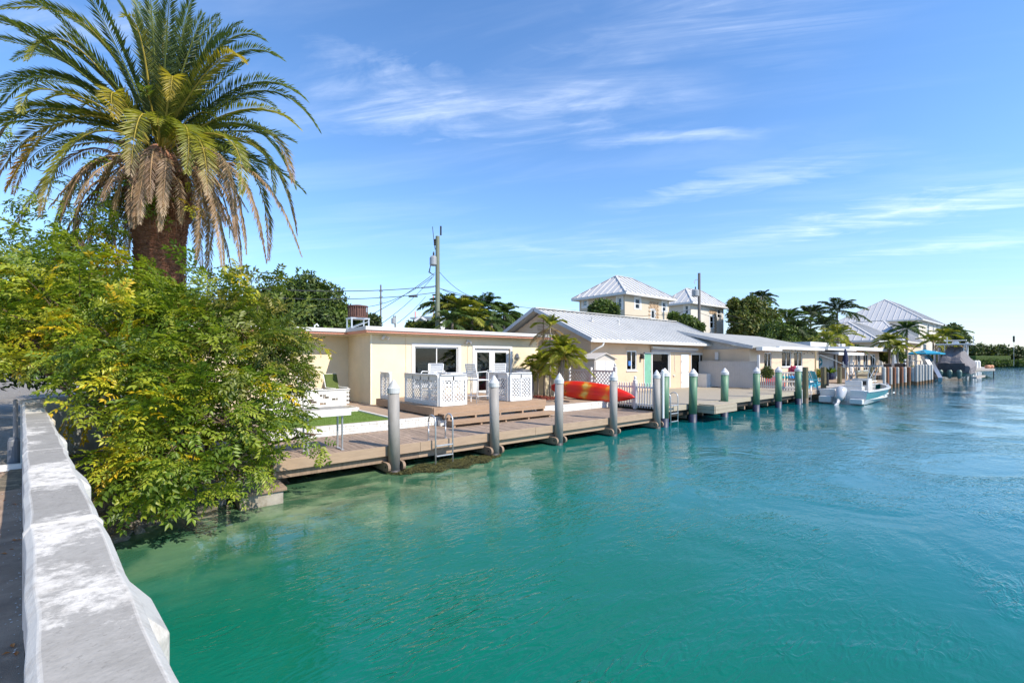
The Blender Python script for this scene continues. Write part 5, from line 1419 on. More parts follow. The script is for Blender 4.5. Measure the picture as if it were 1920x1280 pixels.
# outboard, tilted up
ob = MB()
Mx = Matrix.Translation((-.50, 0, .58)) @ Matrix.Rotation(R(38), 4, 'Y')
def tr_ring(cx, cz, rx, ry, n=12): return [Mx @ Vector((cx + rx * math.cos(2 * PI * k / n), ry * math.sin(2 * PI * k / n), cz)) for k in range(n)]
rings = [(0, -.30, .16, .14), (-.02, -.12, .25, .22), (-.02, .15, .33, .27), (.0, .45, .33, .28), (.05, .66, .27, .24), (.07, .74, .14, .13)]
for r_ in rings: ob.v += [tuple(p) for p in tr_ring(*r_)]
for i in range(len(rings) - 1):
    for k in range(12): ob.f.append((i * 12 + k, i * 12 + (k + 1) % 12, (i + 1) * 12 + (k + 1) % 12, (i + 1) * 12 + k))
ob.f.append(tuple(60 + k for k in range(12))); ob.f.append(tuple(range(12))[::-1])
o1 = ob.build('outboard_cowl', m_engine, bt_, local=True, smooth=True); o1.scale = (.85, .92, .85); o1.location = (.05, 0, -.05)
lg = MB()
rings = [(0, -.30, .16, .10), (-.02, -.55, .13, .07), (-.02, -.72, .20, .06), (-.05, -.82, .22, .05), (.0, -.95, .05, .02)]
for r_ in rings: lg.v += [tuple(p) for p in tr_ring(*r_)]
for i in range(len(rings) - 1):
    for k in range(12): lg.f.append((i * 12 + k, i * 12 + (k + 1) % 12, (i + 1) * 12 + (k + 1) % 12, (i + 1) * 12 + k))
lg.f.append(tuple(range(12))[::-1]); lg.build('outboard_leg', m_engine, o1, local=True, smooth=True)
pr_ = MB()
for k in range(3):
    a = 2 * PI * k / 3; c = Mx @ Vector((-.28, 0, -.76)); 
    pr_.add([c, c + (Mx.to_3x3() @ Vector((.03, .17 * math.cos(a), .17 * math.sin(a)))), c + (Mx.to_3x3() @ Vector((-.04, .17 * math.cos(a + .7), .17 * math.sin(a + .7))))], [(0, 1, 2)])
pr_.build('propeller', m_metal, o1, local=True)
MB().bx(-.30, -.0, -.2, .2, .25, .6).build('engine_bracket', m_metal, o1, local=True)
for x in (3.0, 4.1): MB().bx(x, x + .35, -1.15, -1.135, .48, .56).build('hull_mark', m_gel, bt_, local=True)
# mooring line
ml = MB(); a = Vector((30.3, 8.9, .75)); c = PY(1544, 700, 9.55); c = Vector((c.x, 9.5, .62))
ml.tube([a.lerp(c, k / 8) + Vector((0, 0, -.35 * 4 * (k / 8) * (1 - k / 8))) for k in range(9)], .014, 5)
tag(ml.build('mooring_line', m_vinyl), 'slack white mooring line from the white boat to the timber piling', 'rope')

# ------------------------------------------------------------------ right hand properties
h5 = thing('low_flat_house', 'low tan house with white flat roof edge and three pale curtained windows behind the boat', 'house', PY(1620, 700, 12.5))
F5 = 13.0
def px5(x, Y=F5): return PY(x, 673, Y).x
e0, e1 = px5(1590), px5(1676)
ws = [(px5(1604), px5(1614)), (px5(1619), px5(1628)), (px5(1632), px5(1641))]
wall_x(h5, px5(1588), px5(1648), .6, 3.25, F5, F5 + .2, [(a, c, 1.3, 3.0) for a, c in ws], m_tan3)
for a, c in ws: window_x(h5, a, c, 1.3, 3.0, F5, fw=.09, cols=2, back='curtain')
wall_y(h5, F5 + .2, 19, .6, 3.2, px5(1588), px5(1588) + .2, [], m_tan)
MB().prism([(e0 - 3.0, 12.2), (e1 + .5, 12.2), (e1 + .5, 20), (e0 - 3.0, 20)], 3.252, 3.30).build('soffit', m_tan, h5)
MB().prism([(e0 - 3.05, 12.1), (e1 + .6, 12.1), (e1 + .6, 20.1), (e0 - 3.05, 20.1)], 3.302, 3.62).build('roof', m_roofgreyw, h5)
MB().prism([(e0 - 5, 14.5), (e0 + 5, 14.5), (e0 + 5, 21), (e0 - 5, 21)], 3.6, 4.05).build('upper_roof', m_roofgreyw, h5)
MB().bx(e1 - .8, e1 - .62, 12.3, 12.48, .6, 3.25).build('porch_post', m_white, h5)
wf = thing('white_board_fence', 'low white board fence panel beyond the porch post of the low flat house', 'fence', PY(1665, 700, 13))
for k in range(14): MB().bx(e1 - .3 + k * .24, e1 - .08 + k * .24, 12.9, 12.94, .7, 2.75).build('fence_board', m_white, wf)

def hip_roof(t, x0, x1, y0, y1, ze, zr, m, inset, seam=1.0, axis='x', ov=0):
    """hip roof over a rectangle with raised seams down each slope"""
    inset = min(inset, .46 * ((x1 - x0) if axis == 'x' else (y1 - y0)))
    if axis == 'x': ra = Vector((x0 + inset, (y0 + y1) / 2, zr)); rb_ = Vector((x1 - inset, (y0 + y1) / 2, zr))
    else: ra = Vector(((x0 + x1) / 2, y0 + inset, zr)); rb_ = Vector(((x0 + x1) / 2, y1 - inset, zr))
    c = [Vector((x0, y0, ze)), Vector((x1, y0, ze)), Vector((x1, y1, ze)), Vector((x0, y1, ze))]
    if axis == 'x': faces = [(c[0], c[1], rb_, ra), (c[1], c[2], rb_), (c[2], c[3], ra, rb_), (c[3], c[0], ra)]
    else: faces = [(c[0], c[1], ra), (c[1], c[2], rb_, ra), (c[2], c[3], rb_), (c[3], c[0], ra, rb_)]
    for f in faces:
        MB().add(list(f), [tuple(range(len(f)))]).build('roof_slope', m, t)
    MB().bx(x0, x1, y0, y1, ze - .22, ze - .005).build('eave_board', m_roofgreyw, t)
    sb = MB()
    for f in faces:   # seams perpendicular to the eave
        a, b_ = f[0], f[1]; n = int((b_ - a).length / seam); d = (b_ - a).normalized()
        apex = f[2:]; nrm = (b_ - a).cross(apex[0] - a).normalized()
        up = nrm.cross(d); 
        if up.z < 0: up = -up
        if nrm.z < 0: nrm = -nrm
        L_ = (b_ - a).length
        pr = sorted([((p - a).dot(d), (p - a).dot(up)) for p in apex])
        for k in range(1, n):
            s_ = L_ * k / n
            poly = [(0, 0)] + pr + [(L_, 0)]; h = 0
            for (s0, h0), (s1, h1) in zip(poly[:-1], poly[1:]):
                if s0 <= s_ <= s1 and s1 > s0: h = h0 + (h1 - h0) * (s_ - s0) / (s1 - s0)
            if h > .1: sb.bar(a + d * s_ + nrm * .02, a + d * s_ + up * h + nrm * .02, .05, .10, up=nrm)
    sb.build('roof_seams', m_roofgrey2, t, kind='stuff')
    hb = MB()
    for p in c:
        q = ra if (p - ra).length < (p - rb_).length else rb_
        hb.bar(p + Vector((0, 0, .03)), q + Vector((0, 0, .03)), .22, .05)
    hb.bar(ra + Vector((0, 0, .03)), rb_ + Vector((0, 0, .03)), .22, .05)
    hb.build('hip_caps', m_roofgrey2, t)

def two_storey(name, label, t_, corner, left, right, apexpx, mwall, inset, wins_l, wins_r, ax='y'):
    C = PT(*corner, t_); Lp = PX(left, corner[1], C.x); Rp = PY(right, corner[1], C.y)
    x0, y0, x1, y1, ze = C.x, C.y, Rp.x, Lp.y, C.z
    t = thing(name, label, 'house', ((x0 + x1) / 2, (y0 + y1) / 2, .6))
    ov = .6; zr = CAMZ + (673 - apexpx[1]) / 850 * PX(apexpx[0], apexpx[1], (x0 + x1) / 2).xy.dot(Vector((cc, ss)))
    zr = PY(apexpx[0], apexpx[1], (y0 + y1) / 2).z if ax == 'x' else PX(apexpx[0], apexpx[1], (x0 + x1) / 2).z
    hip_roof(t, x0, x1, y0, y1, ze, zr, m_roofgrey2, inset, .75, ax)
    wx0, wy0, wx1, wy1 = x0 + ov, y0 + ov, x1 - ov, y1 - ov; zt = ze - .22
    ol = []; orr = []
    for (pa, pb, ta, tb) in wins_l: ol.append((min(PX(pa, ta, wx0).y, PX(pb, ta, wx0).y), max(PX(pa, ta, wx0).y, PX(pb, ta, wx0).y), PX(pb, tb, wx0).z, PX(pb, ta, wx0).z))
    for (pa, pb, ta, tb) in wins_r: orr.append((PY(pa, ta, wy0).x, PY(pb, ta, wy0).x, PY(pa, tb, wy0).z, PY(pa, ta, wy0).z))
    wall_y(t, wy0 + .001, wy1, .5, zt, wx0, wx0 + .3, ol, mwall); wall_x(t, wx0 + .3, wx1, .5, zt, wy0, wy0 + .3, orr, mwall)
    MB().bx(wx1 - .3, wx1, wy0 + .3, wy1, .5, zt).build('wall', mwall, t); MB().bx(wx0 + .3, wx1 - .3, wy1 - .3, wy1, .5, zt).build('wall', mwall, t)
    MB().bx(wx0, wx0 + .3, wy0 - .0005, wy0 + .0005, .5, zt)
    for o in ol: window_y(t, *o, wx0, fw=.1, rows=2, trim=.18, sill=False)
    for o in orr: window_x(t, o[0], o[1], o[2], o[3], wy0, fw=.1, cols=1, rows=2, trim=.18, sill=False)
    return t, (wx0, wy0, wx1, wy1, zt)
tb1, e_ = two_storey('big_cream_house', 'large beige two storey house with pale hip roof and stone panel over its tall window', 42, (1174, 546), 1071, 1270, (1172, 520), m_beige, 3.0,
           [(1093, 1101, 562, 574), (1127, 1134, 559, 572), (1158, 1166, 557, 577)], [(1191, 1200, 559, 579), (1221, 1228, 580, 612), (1242, 1249, 566, 584)], 'x')
sx0 = PY(1218, 565, e_[1]).x; sx1 = PY(1234, 565, e_[1]).x
wl_ = PY(1221, 580, e_[1]).x; wr_ = PY(1228, 580, e_[1]).x; ztop = PY(1226, 564, e_[1]).z; zw = PY(1221, 580, e_[1]).z
def stones(t, x0, x1, z0, z1, y, hole):
    k = 0; z = z0
    me = [MB().bx(-.16, .16, -.05, 0, -.085, .085).mesh('stone', m_stone), MB().bx(-.11, .11, -.07, 0, -.085, .085).mesh('stone', m_stone)]
    while z < z1:
        x = x0 + .16 * (k % 2); j = 0
        while x < x1:
            if not (hole[0] - .15 < x < hole[1] + .15 and z < hole[2] + .12):
                inst('stone', me[(j + k) % 2], t, (x, y, z))
            x += .32; j += 1
        z += .185; k += 1
stones(tb1, sx0, sx1, 3.6, ztop, e_[1] - .001, (wl_, wr_, zw))
tb2, e2 = two_storey('big_white_house', 'off-white two storey house with grey hip roof behind the wooden utility pole', 55, (1299, 565), 1232, 1369, (1290, 541), m_offwhite, 2.8,
           [(1284, 1291, 572, 589)], [(1331, 1338, 592, 615), (1345, 1351, 580, 596)], 'x')
sx0 = PY(1330, 565, e2[1]).x; sx1 = PY(1343, 565, e2[1]).x
stones(tb2, sx0, sx1, 4.2, PY(1335, 580, e2[1]).z, e2[1] - .001, (PY(1331, 590, e2[1]).x, PY(1338, 590, e2[1]).x, PY(1335, 591, e2[1]).z))
tb3, e3 = two_storey('far_two_storey_house', 'tall off-white two storey house with big pale hip roof at the far right', 76, (1730, 597), 1563, 1776, (1661, 562), m_offwhite, 6.5,
           [], [(1738, 1742, 606, 626), (1749, 1751, 608, 620), (1755, 1758, 608, 620)], 'x')
# hip-roofed bungalow in front of it
t6 = thing('hip_roof_bungalow', 'beige bungalow with two overlapping pale metal hip roofs behind the palms', 'house', PT(1600, 660, 58))
Cb = PT(1648, 637, 56)
hip_roof(t6, Cb.x, Cb.x + 16, Cb.y, PX(1500, 640, Cb.x).y, Cb.z, PX(1578, 603, Cb.x + 4).z, m_roofgrey2, 4.5, .8, 'x')
yb = PX(1500, 640, Cb.x).y
wall_y(t6, Cb.y + .6, yb - .6, .5, Cb.z - .22, Cb.x + .6, Cb.x + .9, [], m_beige)
wall_x(t6, Cb.x + .9, Cb.x + 15.4, .5, Cb.z - .22, Cb.y + .6, Cb.y + .9, [(Cb.x + 3, Cb.x + 4.5, 1.6, 3.2)], m_beige)
window_x(t6, Cb.x + 3, Cb.x + 4.5, 1.6, 3.2, Cb.y + .6, fw=.1, trim=.15)
Cd = PT(1718, 641, 70)
hip_roof(t6, Cd.x - 8, Cd.x + 8, Cd.y, Cd.y + 13, Cd.z, PT(1622, 602, 74).z, m_roofgrey2, 4, .8, 'y')
wall_x(t6, Cd.x - 7.3, Cd.x + 7.3, .5, Cd.z - .22, Cd.y + .6, Cd.y + .9, [(Cd.x - 2, Cd.x, 1.2, 3.2), (Cd.x + 2.2, Cd.x + 4.4, 1.2, 3.4)], m_tan3)
window_x(t6, Cd.x - 2, Cd.x, 1.2, 3.2, Cd.y + .6, fw=.12, trim=.15); window_x(t6, Cd.x + 2.2, Cd.x + 4.4, 1.2, 3.4, Cd.y + .6, fw=.12, trim=.15)
wall_y(t6, Cd.y + .9, Cd.y + 12.4, .5, Cd.z - .22, Cd.x - 7.3, Cd.x - 7.0, [], m_tan3)
# dark skylight on roof
MB().obx(PT(1683, 611, 69) , (2.4, 1.6, .12), 0, R(24)).build('skylight', m_dark, t6)
# blue gable house far left
g_ = PT(790, 600, 62)
t7 = thing('blue_gable_house', 'distant blue grey gabled house with white trim, left of the leaning utility pole', 'house', (g_.x, g_.y, .6))
gl = PT(765, 612, 62); grr = PT(815, 612, 62); ap = PT(789, 595, 62)
MB().add([(gl.x, gl.y, .5), (grr.x, grr.y, .5), (grr.x, grr.y, gl.z), (ap.x, ap.y, ap.z), (gl.x, gl.y, gl.z)] + [(p[0] + 4, p[1] + 5, p[2]) for p in [(gl.x, gl.y, .5), (grr.x, grr.y, .5), (grr.x, grr.y, gl.z), (ap.x, ap.y, ap.z), (gl.x, gl.y, gl.z)]],
         [(0, 1, 2, 3, 4), (5, 6, 7, 8, 9)[::-1], (0, 4, 9, 5), (1, 6, 7, 2), (4, 3, 8, 9), (3, 2, 7, 8)]).build('wall', m_bluegrey, t7)
for q in (gl, grr): MB().bar(q + Vector((-.15, -.2, .0)), ap + Vector((-.15, -.2, .12)), .25, .28).build('barge_board', m_white, t7)
u_ = PT(812, 590, 70)
t8 = thing('white_upper_storey', 'distant white building with railed roof terrace showing above the blue gable', 'building', (u_.x, u_.y, .6))
MB().obx((u_.x, u_.y, 4.6), (4.5, 3.5, 8.0), R(20)).build('wall', m_white, t8)
MB().obx((u_.x, u_.y, 8.7), (5.5, 4.3, .25), R(20)).build('roof', m_roofgreyw, t8)
for k in range(6):
    p = PT(783 + 6 * k, 581, 69); MB().tube([(p.x, p.y, 8.8), (p.x, p.y, 9.7)], .04, 4).build('railing_post', m_white, t8)

# umbrellas
def umbrella(loc, h, r, m, label, name, open_=True):
    t = thing(name, label, 'umbrella', loc)
    MB().tube([(0, 0, 0), (0, 0, h)], .035, 8).build('pole', m_metal, t, local=True)
    if open_:
        b = MB(); n = 8
        b.v.append((0, 0, h + .05))
        for k in range(n): b.v.append((r * math.cos(2 * PI * k / n + .2), r * math.sin(2 * PI * k / n + .2), h - .38))
        for k in range(n): b.f.append((0, 1 + k, 1 + (k + 1) % n))
        for k in range(n): b.v.append((r * math.cos(2 * PI * k / n + .2), r * math.sin(2 * PI * k / n + .2), h - .52))
        for k in range(n): b.f.append((1 + k, 1 + n + k, 1 + n + (k + 1) % n, 1 + (k + 1) % n))
        b.build('canopy', m, t, local=True)
    else:
        MB().lathe((0, 0, 0), [(.05, h + .08), (.13, h - .2), (.22, h - .9), (.26, h - 1.25), (.17, h - 1.4)][::-1], 9).build('folded_canopy', m, t, local=True)
    MB().lathe((0, 0, 0), [(.22, 0), (.22, .06)], 12).build('base', m_black, t, local=True)
p = PY(1585, 700, 11.3); umbrella((p.x, 11.3, .7), PY(1585, 656, 11.3).z - .7, 1, m_navyfab, 'closed navy blue patio umbrella in front of the low flat house', 'closed_umbrella', False)
p = PY(1676, 690, 11.4); umbrella((p.x, 11.4, .7), PY(1676, 662, 11.4).z - .7, 1, m_vinyl, 'closed white patio umbrella under the palms right of the porch', 'closed_umbrella', False)
p = PY(1734, 690, 10.6); umbrella((p.x, 10.6, .75), PY(1734, 656, 10.6).z - .75, 1.75, m_tealfab, 'open teal patio umbrella beside the boat lift', 'patio_umbrella')

# far dock with alternating white and red-brown pilings
fd = thing('far_dock', 'long far dock carried on alternating white and red brown pilings, right of the boat', 'dock', (58, 11, .3))
MB().bx(47, 92, 9.95, 12.0, 1.05, 1.15).build('deck', m_patio, fd)
MB().bx(47, 92, 9.9, 9.949, .78, 1.155).build('fascia_board', m_darkwood, fd)
wp = 0
for i, x_ in enumerate((1657, 1663, 1669, 1676, 1682, 1690, 1696, 1704, 1711, 1718, 1724, 1729, 1735, 1741, 1746)):
    Y = 9.65 if x_ < 1715 else 9.15
    p = PY(x_, 673, Y); white = i % 2 == 0 or x_ > 1715
    big_ = x_ > 1715
    top = PY(x_, 683 if big_ else 688, Y).z
    ords = ['first', 'second', 'third', 'fourth', 'fifth', 'sixth', 'seventh', 'eighth', 'ninth', 'tenth', 'eleventh', 'twelfth', 'thirteenth', 'fourteenth', 'fifteenth']
    t = thing('far_piling', ('white' if white else 'reddish brown') + ' piling of the far dock, ' + ords[i] + ' in the row counted from the white boat', 'piling', (p.x, Y, 0), 0, 'pilings of the far dock')
    r_ = .15 if white else .15
    MB().lathe((0, 0, 0), [(r_, .35), (r_, top - .08), (r_ * .8, top)], 10).build('shaft', M('faded_white_piling', (.50, .48, .43), .7, .15, 4, .2, 30, rand=.12, col2=(.36, .32, .26), mixrange=(.5, .8)) if white else m_redwood, t, local=True)
    MB().lathe((0, 0, 0), [(r_ * 1.03, -1), (r_ * 1.03, .35)], 10).build('tide_band', M('rusty_tide', (.20, .12, .06), .8, .3, 6), t, local=True)
# far patio rail and loungers
fr_ = thing('white_patio_railing', 'thin white railing along the far dock patio in front of the striped pole', 'railing', (60, 12, 1.1))
for k in range(9):
    x_ = PY(1670 + 8 * k, 673, 12.0).x; MB().bx(x_ - .05, x_ + .05, 11.95, 12.05, 1.1, 2.2).build('post', m_white, fr_)
MB().bx(PY(1670, 673, 12).x, PY(1734, 673, 12).x, 11.95, 12.05, 2.201, 2.27).build('top_rail', m_white, fr_)
MB().bx(PY(1655, 673, 12.2).x, PY(1704, 673, 12.2).x, 12.2, 12.3, 1.1, 1.9).build('solid_panel', m_white, fr_)
for i, (x_, lab) in enumerate(((1667, 'dark grey sling lounger nearest the porch of the low flat house'), (1687, 'dark grey sling lounger left one of the pair on the far dock'), (1693, 'dark grey sling lounger right one of the pair on the far dock'))):
    p = PY(x_, 690, 10.6); t = thing('sun_lounger', lab, 'lounger', (p.x, 10.6, 1.15), 0, 'dark loungers on the far dock')
    MB().bx(-.3, 1.3, -.3, .3, .3, .36).build('seat', m_tarpdark, t, local=True); MB().obx((-.5, 0, .62), (.7, .6, .05), 0, 0, R(55)).build('backrest', m_tarpdark, t, local=True)
    for x in (-.2, 1.1):
        for y in (-.26, .26): MB().bx(x - .03, x + .03, y - .03, y + .03, 0, .3).build('leg', m_black, t, local=True)
# black and white striped pole
p = PY(1696, 673, 11.7); t = thing('striped_pole', 'black and white striped post standing on the far dock patio', 'pole', (p.x, 11.7, 1.1))
for k in range(10): MB().lathe((p.x, 11.7, 1.1 + k * .2), [(.14, 0), (.14, .199)], 10).build('band', m_black if k % 2 else m_white, t)
# boat lift arms
bl_ = thing('boat_lift', 'grey metal boat lift with two leaning motor arms beside the covered boat', 'boat lift', (70, 10, 0))
for k, (xa_, xb_, Yy) in enumerate(((1731, 1757, 9.6), (1739, 1763, 9.0))):
    a = PY(xa_, 667, 10.6); c = PY(xb_, 712, Yy - .4)
    MB().bar(a, c, .35, .5).build('lift_arm', m_metal, bl_)
    b = MB(); b.tube([a + Vector((-.35, 0, .25)), a + Vector((.35, 0, .25))], .32, 10); b.build('motor', m_engine, bl_)
# covered boat on lift
cb = thing('covered_boat', 'boat wrapped in a grey cover hanging on a lift, dark windscreen panel at its stern', 'boat', (72, 9, 0))
P0 = PT(1763, 700, 53); 
cx0 = P0.x; cy = P0.y
def pfn(px_, py_, t): return PT(px_, py_, t)
Lb = 9.0; t0 = 53
axis = Vector((1, -.03, 0)).normalized(); left = Vector((.03, 1, 0))
C0_ = PT(1782, 705, 53); C0_.z = 0
secs = []
for (f, wid, zs, zt, ridge) in ((0, 1.6, 1.2, 2.05, .9), (.06, 1.65, 1.1, 2.75, .75), (.28, 1.65, 1.25, 4.0, .6), (.5, 1.55, 1.5, 3.7, .5), (.75, 1.1, 1.95, 3.1, .3), (.97, .15, 2.35, 2.75, .05)):
    c = C0_ + axis * Lb * f
    secs.append([c - left * wid + Vector((0, 0, zs - .35)), c - left * wid * 1.02 + Vector((0, 0, zs + .35)), c - left * ridge + Vector((0, 0, zt)), c + left * ridge + Vector((0, 0, zt)), c + left * wid * 1.02 + Vector((0, 0, zs + .35)), c + left * wid + Vector((0, 0, zs - .35))])
b = MB(); k6 = 6; SUB = 5
fine_ = []
for a_, c_ in zip(secs[:-1], secs[1:]):
    for q in range(SUB): fine_.append([p.lerp(r_, q / SUB) for p, r_ in zip(a_, c_)])
fine_.append(secs[-1])
rr = random.Random(5)
for sct in fine_:
    prof = []
    for p, r_ in zip(sct[:-1], sct[1:]):
        for q in range(4): prof.append(p.lerp(r_, q / 4))
    prof.append(sct[-1]); w_ = len(prof)
    for j, p in enumerate(prof):
        b.v.append(tuple(p + Vector((0, 0, rr.uniform(-.05, .05))) + left * rr.uniform(-.05, .05) + Vector((0, 0, -.10 if j % 4 == 2 else 0))))
for i in range(len(fine_) - 1):
    for j in range(w_ - 1): b.f.append((i * w_ + j, i * w_ + j + 1, (i + 1) * w_ + j + 1, (i + 1) * w_ + j))
b.f.append(tuple(range(w_)))
b.build('boat_cover', m_tarp, cb, smooth=False)
s0 = secs[0]
b = MB()
off = -axis * .08
b.add([s0[0].lerp(s0[5], .12) + off + Vector((0, 0, .25)), s0[0].lerp(s0[5], .84) + off + Vector((0, 0, .25)), s0[0].lerp(s0[5], .84) + off + Vector((0, 0, 1.15)), s0[0].lerp(s0[5], .12) + off + Vector((0, 0, 1.15))] , [(3, 2, 1, 0)])
b.build('dark_panel', m_tarpdark, cb)
hb = MB()
for f, w_, zk in ((0, 1.5, .1), (.5, 1.5, .05), (.8, .9, .3), (.98, .05, .9)):
    c = C0_ + axis * Lb * f
    hb.v += [tuple(c - left * w_ + Vector((0, 0, 1.0))), tuple(c - left * w_ * .8 + Vector((0, 0, .45 + zk * .4))), tuple(c + Vector((0, 0, .25 + zk))), tuple(c + left * w_ * .8 + Vector((0, 0, .45 + zk * .4))), tuple(c + left * w_ + Vector((0, 0, 1.0)))]
for i in range(3):
    for j in range(4): hb.f.append((i * 5 + j, i * 5 + j + 1, (i + 1) * 5 + j + 1, (i + 1) * 5 + j))
hb.f.append((0, 1, 2, 3, 4)); hb.build('hull', M('sea_green_hull', (.05, .14, .12), .3), cb)
tt = MB(); cm = C0_ + axis * 3.2
for s_ in (-1, 1):
    for f in (2.2, 4.6): tt.tube([C0_ + axis * f + left * s_ * .8 + Vector((0, 0, 3.4)), C0_ + axis * f + left * s_ * .85 + Vector((0, 0, 4.2))], .06, 6)
tt.build('t_top_frame', m_metal, cb)
MB().obx(C0_ + axis * 3.2 + Vector((0, 0, 4.25)), (4.2, 3.0, .14), 0).build('hard_top', m_gel, cb, bevel=.04)
MB().obx(C0_ + axis * 3.0 + Vector((0, 0, 4.75)), (.5, 1.9, .10), 0).build('radar_bar', m_gel, cb)
MB().lathe(tuple(C0_ + axis * 3.0 + Vector((0, 0, 4.3))), [(.35, 0), (.3, .3), (.1, .45)], 10).build('radar_mount', m_gel, cb)
for s_, f in ((-1.3, 5), (1.2, 6)): MB().tube([C0_ + axis * f + left * s_ + Vector((0, 0, 4.2)), C0_ + axis * f + left * s_ + Vector((0, 0, 5.3))], .05, 5).build('antenna', m_gel, cb)
for k in range(3):
    c = C0_ + axis * (-.45) + left * (k - 1) * .8
    MB().lathe((c.x, c.y, .55), [(.12, -.3), (.24, 0), (.26, .5), (.15, .7)], 10).build('outboard', M('sea_green_cowl', (.10, .17, .15), .4), cb)
MB().bx(C0_.x - .5, C0_.x + 8, C0_.y - 2.2, C0_.y - 1.8, .28, .50).build('lift_bunk', m_greydock, cb); MB().bx(C0_.x - .5, C0_.x + 8, C0_.y + 1.6, C0_.y + 2.0, .28, .50).build('lift_bunk', m_greydock, cb)
for i, (x_, lab) in enumerate(((1753, 'white lift post left of the covered boat'), (1761, 'second white lift post left of the covered boat'), (1813, 'white lift post right behind the covered boat'))):
    p = PT(x_, 673, 57); tp = PT(x_, (655, 652, 641)[i], 57).z
    t = thing('lift_post', lab, 'post', (p.x, p.y, 0)); MB().lathe((p.x, p.y, -1), [(.13, 0), (.13, tp + 1)], 8).build('post', m_white, t)
# last docks
ld = thing('last_dock', 'farthest grey dock jutting out beyond the covered boat, with white pilings', 'dock', PT(1830, 700, 70))
A = PT(1822, 693, 66); B = PT(1866, 695, 66); 
MB().prism([(PT(1820, 690, 62).x, PT(1820, 690, 62).y), (PT(1866, 690, 64).x, PT(1866, 690, 64).y), (PT(1835, 690, 85).x, PT(1835, 690, 85).y), (PT(1815, 690, 85).x, PT(1815, 690, 85).y)], .85, 1.15).build('deck', m_greydock, ld)
for x_ in (1822, 1829, 1834): 
    p = PT(x_, 690, 70); MB().lathe((p.x, p.y, -1), [(.28, 0), (.28, 3.1), (.1, 3.3)], 8).build('piling', m_whiteworn, ld)
for x_ in (1822, 1827, 1832, 1836):
    p = PT(x_, 700, 58); MB().lathe((p.x, p.y, -1), [(.2, 0), (.2, 1.85)], 8).build('piling', m_whiteworn, ld)
MB().prism([(PT(1790, 700, 56.6).x, PT(1790, 700, 56.6).y), (PT(1829, 700, 57).x, PT(1829, 700, 57).y), (PT(1837, 700, 60).x, PT(1837, 700, 60).y), (PT(1800, 700, 61).x, PT(1800, 700, 61).y)], .75, .86).build('deck', m_greydock, ld)
for i, x_ in enumerate((1852, 1858)):
    p = PT(x_, 688, 66); MB().lathe((p.x, p.y, 1.15), [(.25, 0), (.35, .25), (.2, .5)], 8).build('buoy', M('faded_orange', (.6, .28, .15), .6), ld)
p = PT(1863, 710, 62); t = thing('channel_marker', 'tiny dark stake standing in the open water right of the last dock', 'stake', (p.x, p.y, 0)); MB().lathe((p.x, p.y, -1), [(.06, 0), (.06, 1.9)], 6).build('stake', m_black, t)
p = PT(1901, 640, 130); t = thing('navigation_beacon', 'small dark day beacon on a thin pole above the far trees at the right edge', 'beacon', (p.x, p.y, .5))
MB().tube([(p.x, p.y, .5), (p.x, p.y, 8.6)], .03, 6).build('pole', m_metal, t); b = MB(); b.bar((p.x, p.y, 7.4), (p.x - .35, p.y, 9.1), .4, .12); b.build('dayboard', m_black, t)

# ------------------------------------------------------------------ utility poles and wires
def pole(px_, top, t_, r, label, lean=0, base=.5, m=None):
    p = PT(px_, top, t_)
    t = thing('utility_pole', label, 'utility pole', (p.x, p.y, base))
    MB().lathe((p.x, p.y, 0), [(r * 1.25, base), (r, p.z)], 10).build('pole', m or m_polewood, t, smooth=False)
    return t, p
m_polewood = M('greenish_pole_wood', (.17, .19, .13), .85, .2, 3, .4, 30, stretch=(5, 5, .4))
m_polegrey = M('grey_pole_wood', (.17, .155, .14), .85, .2, 3, .4, 30, stretch=(5, 5, .4))
up, pt1 = pole(820.5, 443, 30, .135, 'tall wooden utility pole with a grey transformer, behind the yellow house')
rgt = Vector((ss, -cc, 0))
def transformer(t, c, r, h):
    o = MB().lathe(tuple(c), [(r * .8, 0), (r, .05), (r, h - .1), (r * .7, h)], 12).build('transformer', M('transformer_grey', (.30, .32, .33), .5), t)
    MB().lathe((c.x, c.y, c.z + h), [(.05, 0), (.08, .05), (.04, .12), (.07, .16), (.03, .3)], 8).build('bushing', m_black, o)
c = PT(813, 498, 30); transformer(up, c, .26, .62)
MB().bar(PT(813, 480, 30), PT(822, 480, 30), .06, .08).build('bracket', m_metal, up)
MB().tube([PT(816, 468, 30), PT(814, 455, 30), PT(811, 425, 30)], .022, 5).build('fused_cutout', m_black, up)
MB().lathe(tuple(PT(815.5, 460, 30)), [(.05, 0), (.1, .06), (.05, .14), (.1, .2), (.05, .28), (.1, .34), (.04, .42)], 8).build('insulator', m_black, up)
MB().tube([PT(826.5, 441, 30), PT(826.5, 424, 30)], .06, 8).build('arrester', m_black, up)
b = MB()
for k in range(4): b.tube([PT(812 - k, 490, 30), PT(807 - k, 500 + 3 * k, 30), PT(806 - k, 510, 30), PT(814, 516, 30)], .014, 4)
b.build('drop_loops', m_wire, up)
def wire(a, c, sag, r=.018, n=14, label='', b=None):
    pts = [a.lerp(c, k / n) + Vector((0, 0, -sag * 4 * (k / n) * (1 - k / n))) for k in range(n + 1)]
    (b or MB()).tube(pts, r, 4)
    return b
def wires(name, label, lst):
    b = MB()
    for a, c, s_, *r_ in lst: wire(a, c, s_, r_[0] if r_ else .018, b=b)
    return tag(b.build(name, m_wire), label, 'cable')
wires('power_line', 'upper power line running left from the tall pole behind the palm', [(PT(819, 536, 30), PT(340, 530, 19), .35, .022), (PT(819, 536, 30), PT(790, 540, 29), .05, .015)])
wires('power_line', 'lower power line running left from the tall pole toward the round tree', [(PT(819, 548, 30), PT(300, 541, 19), .45, .02)])
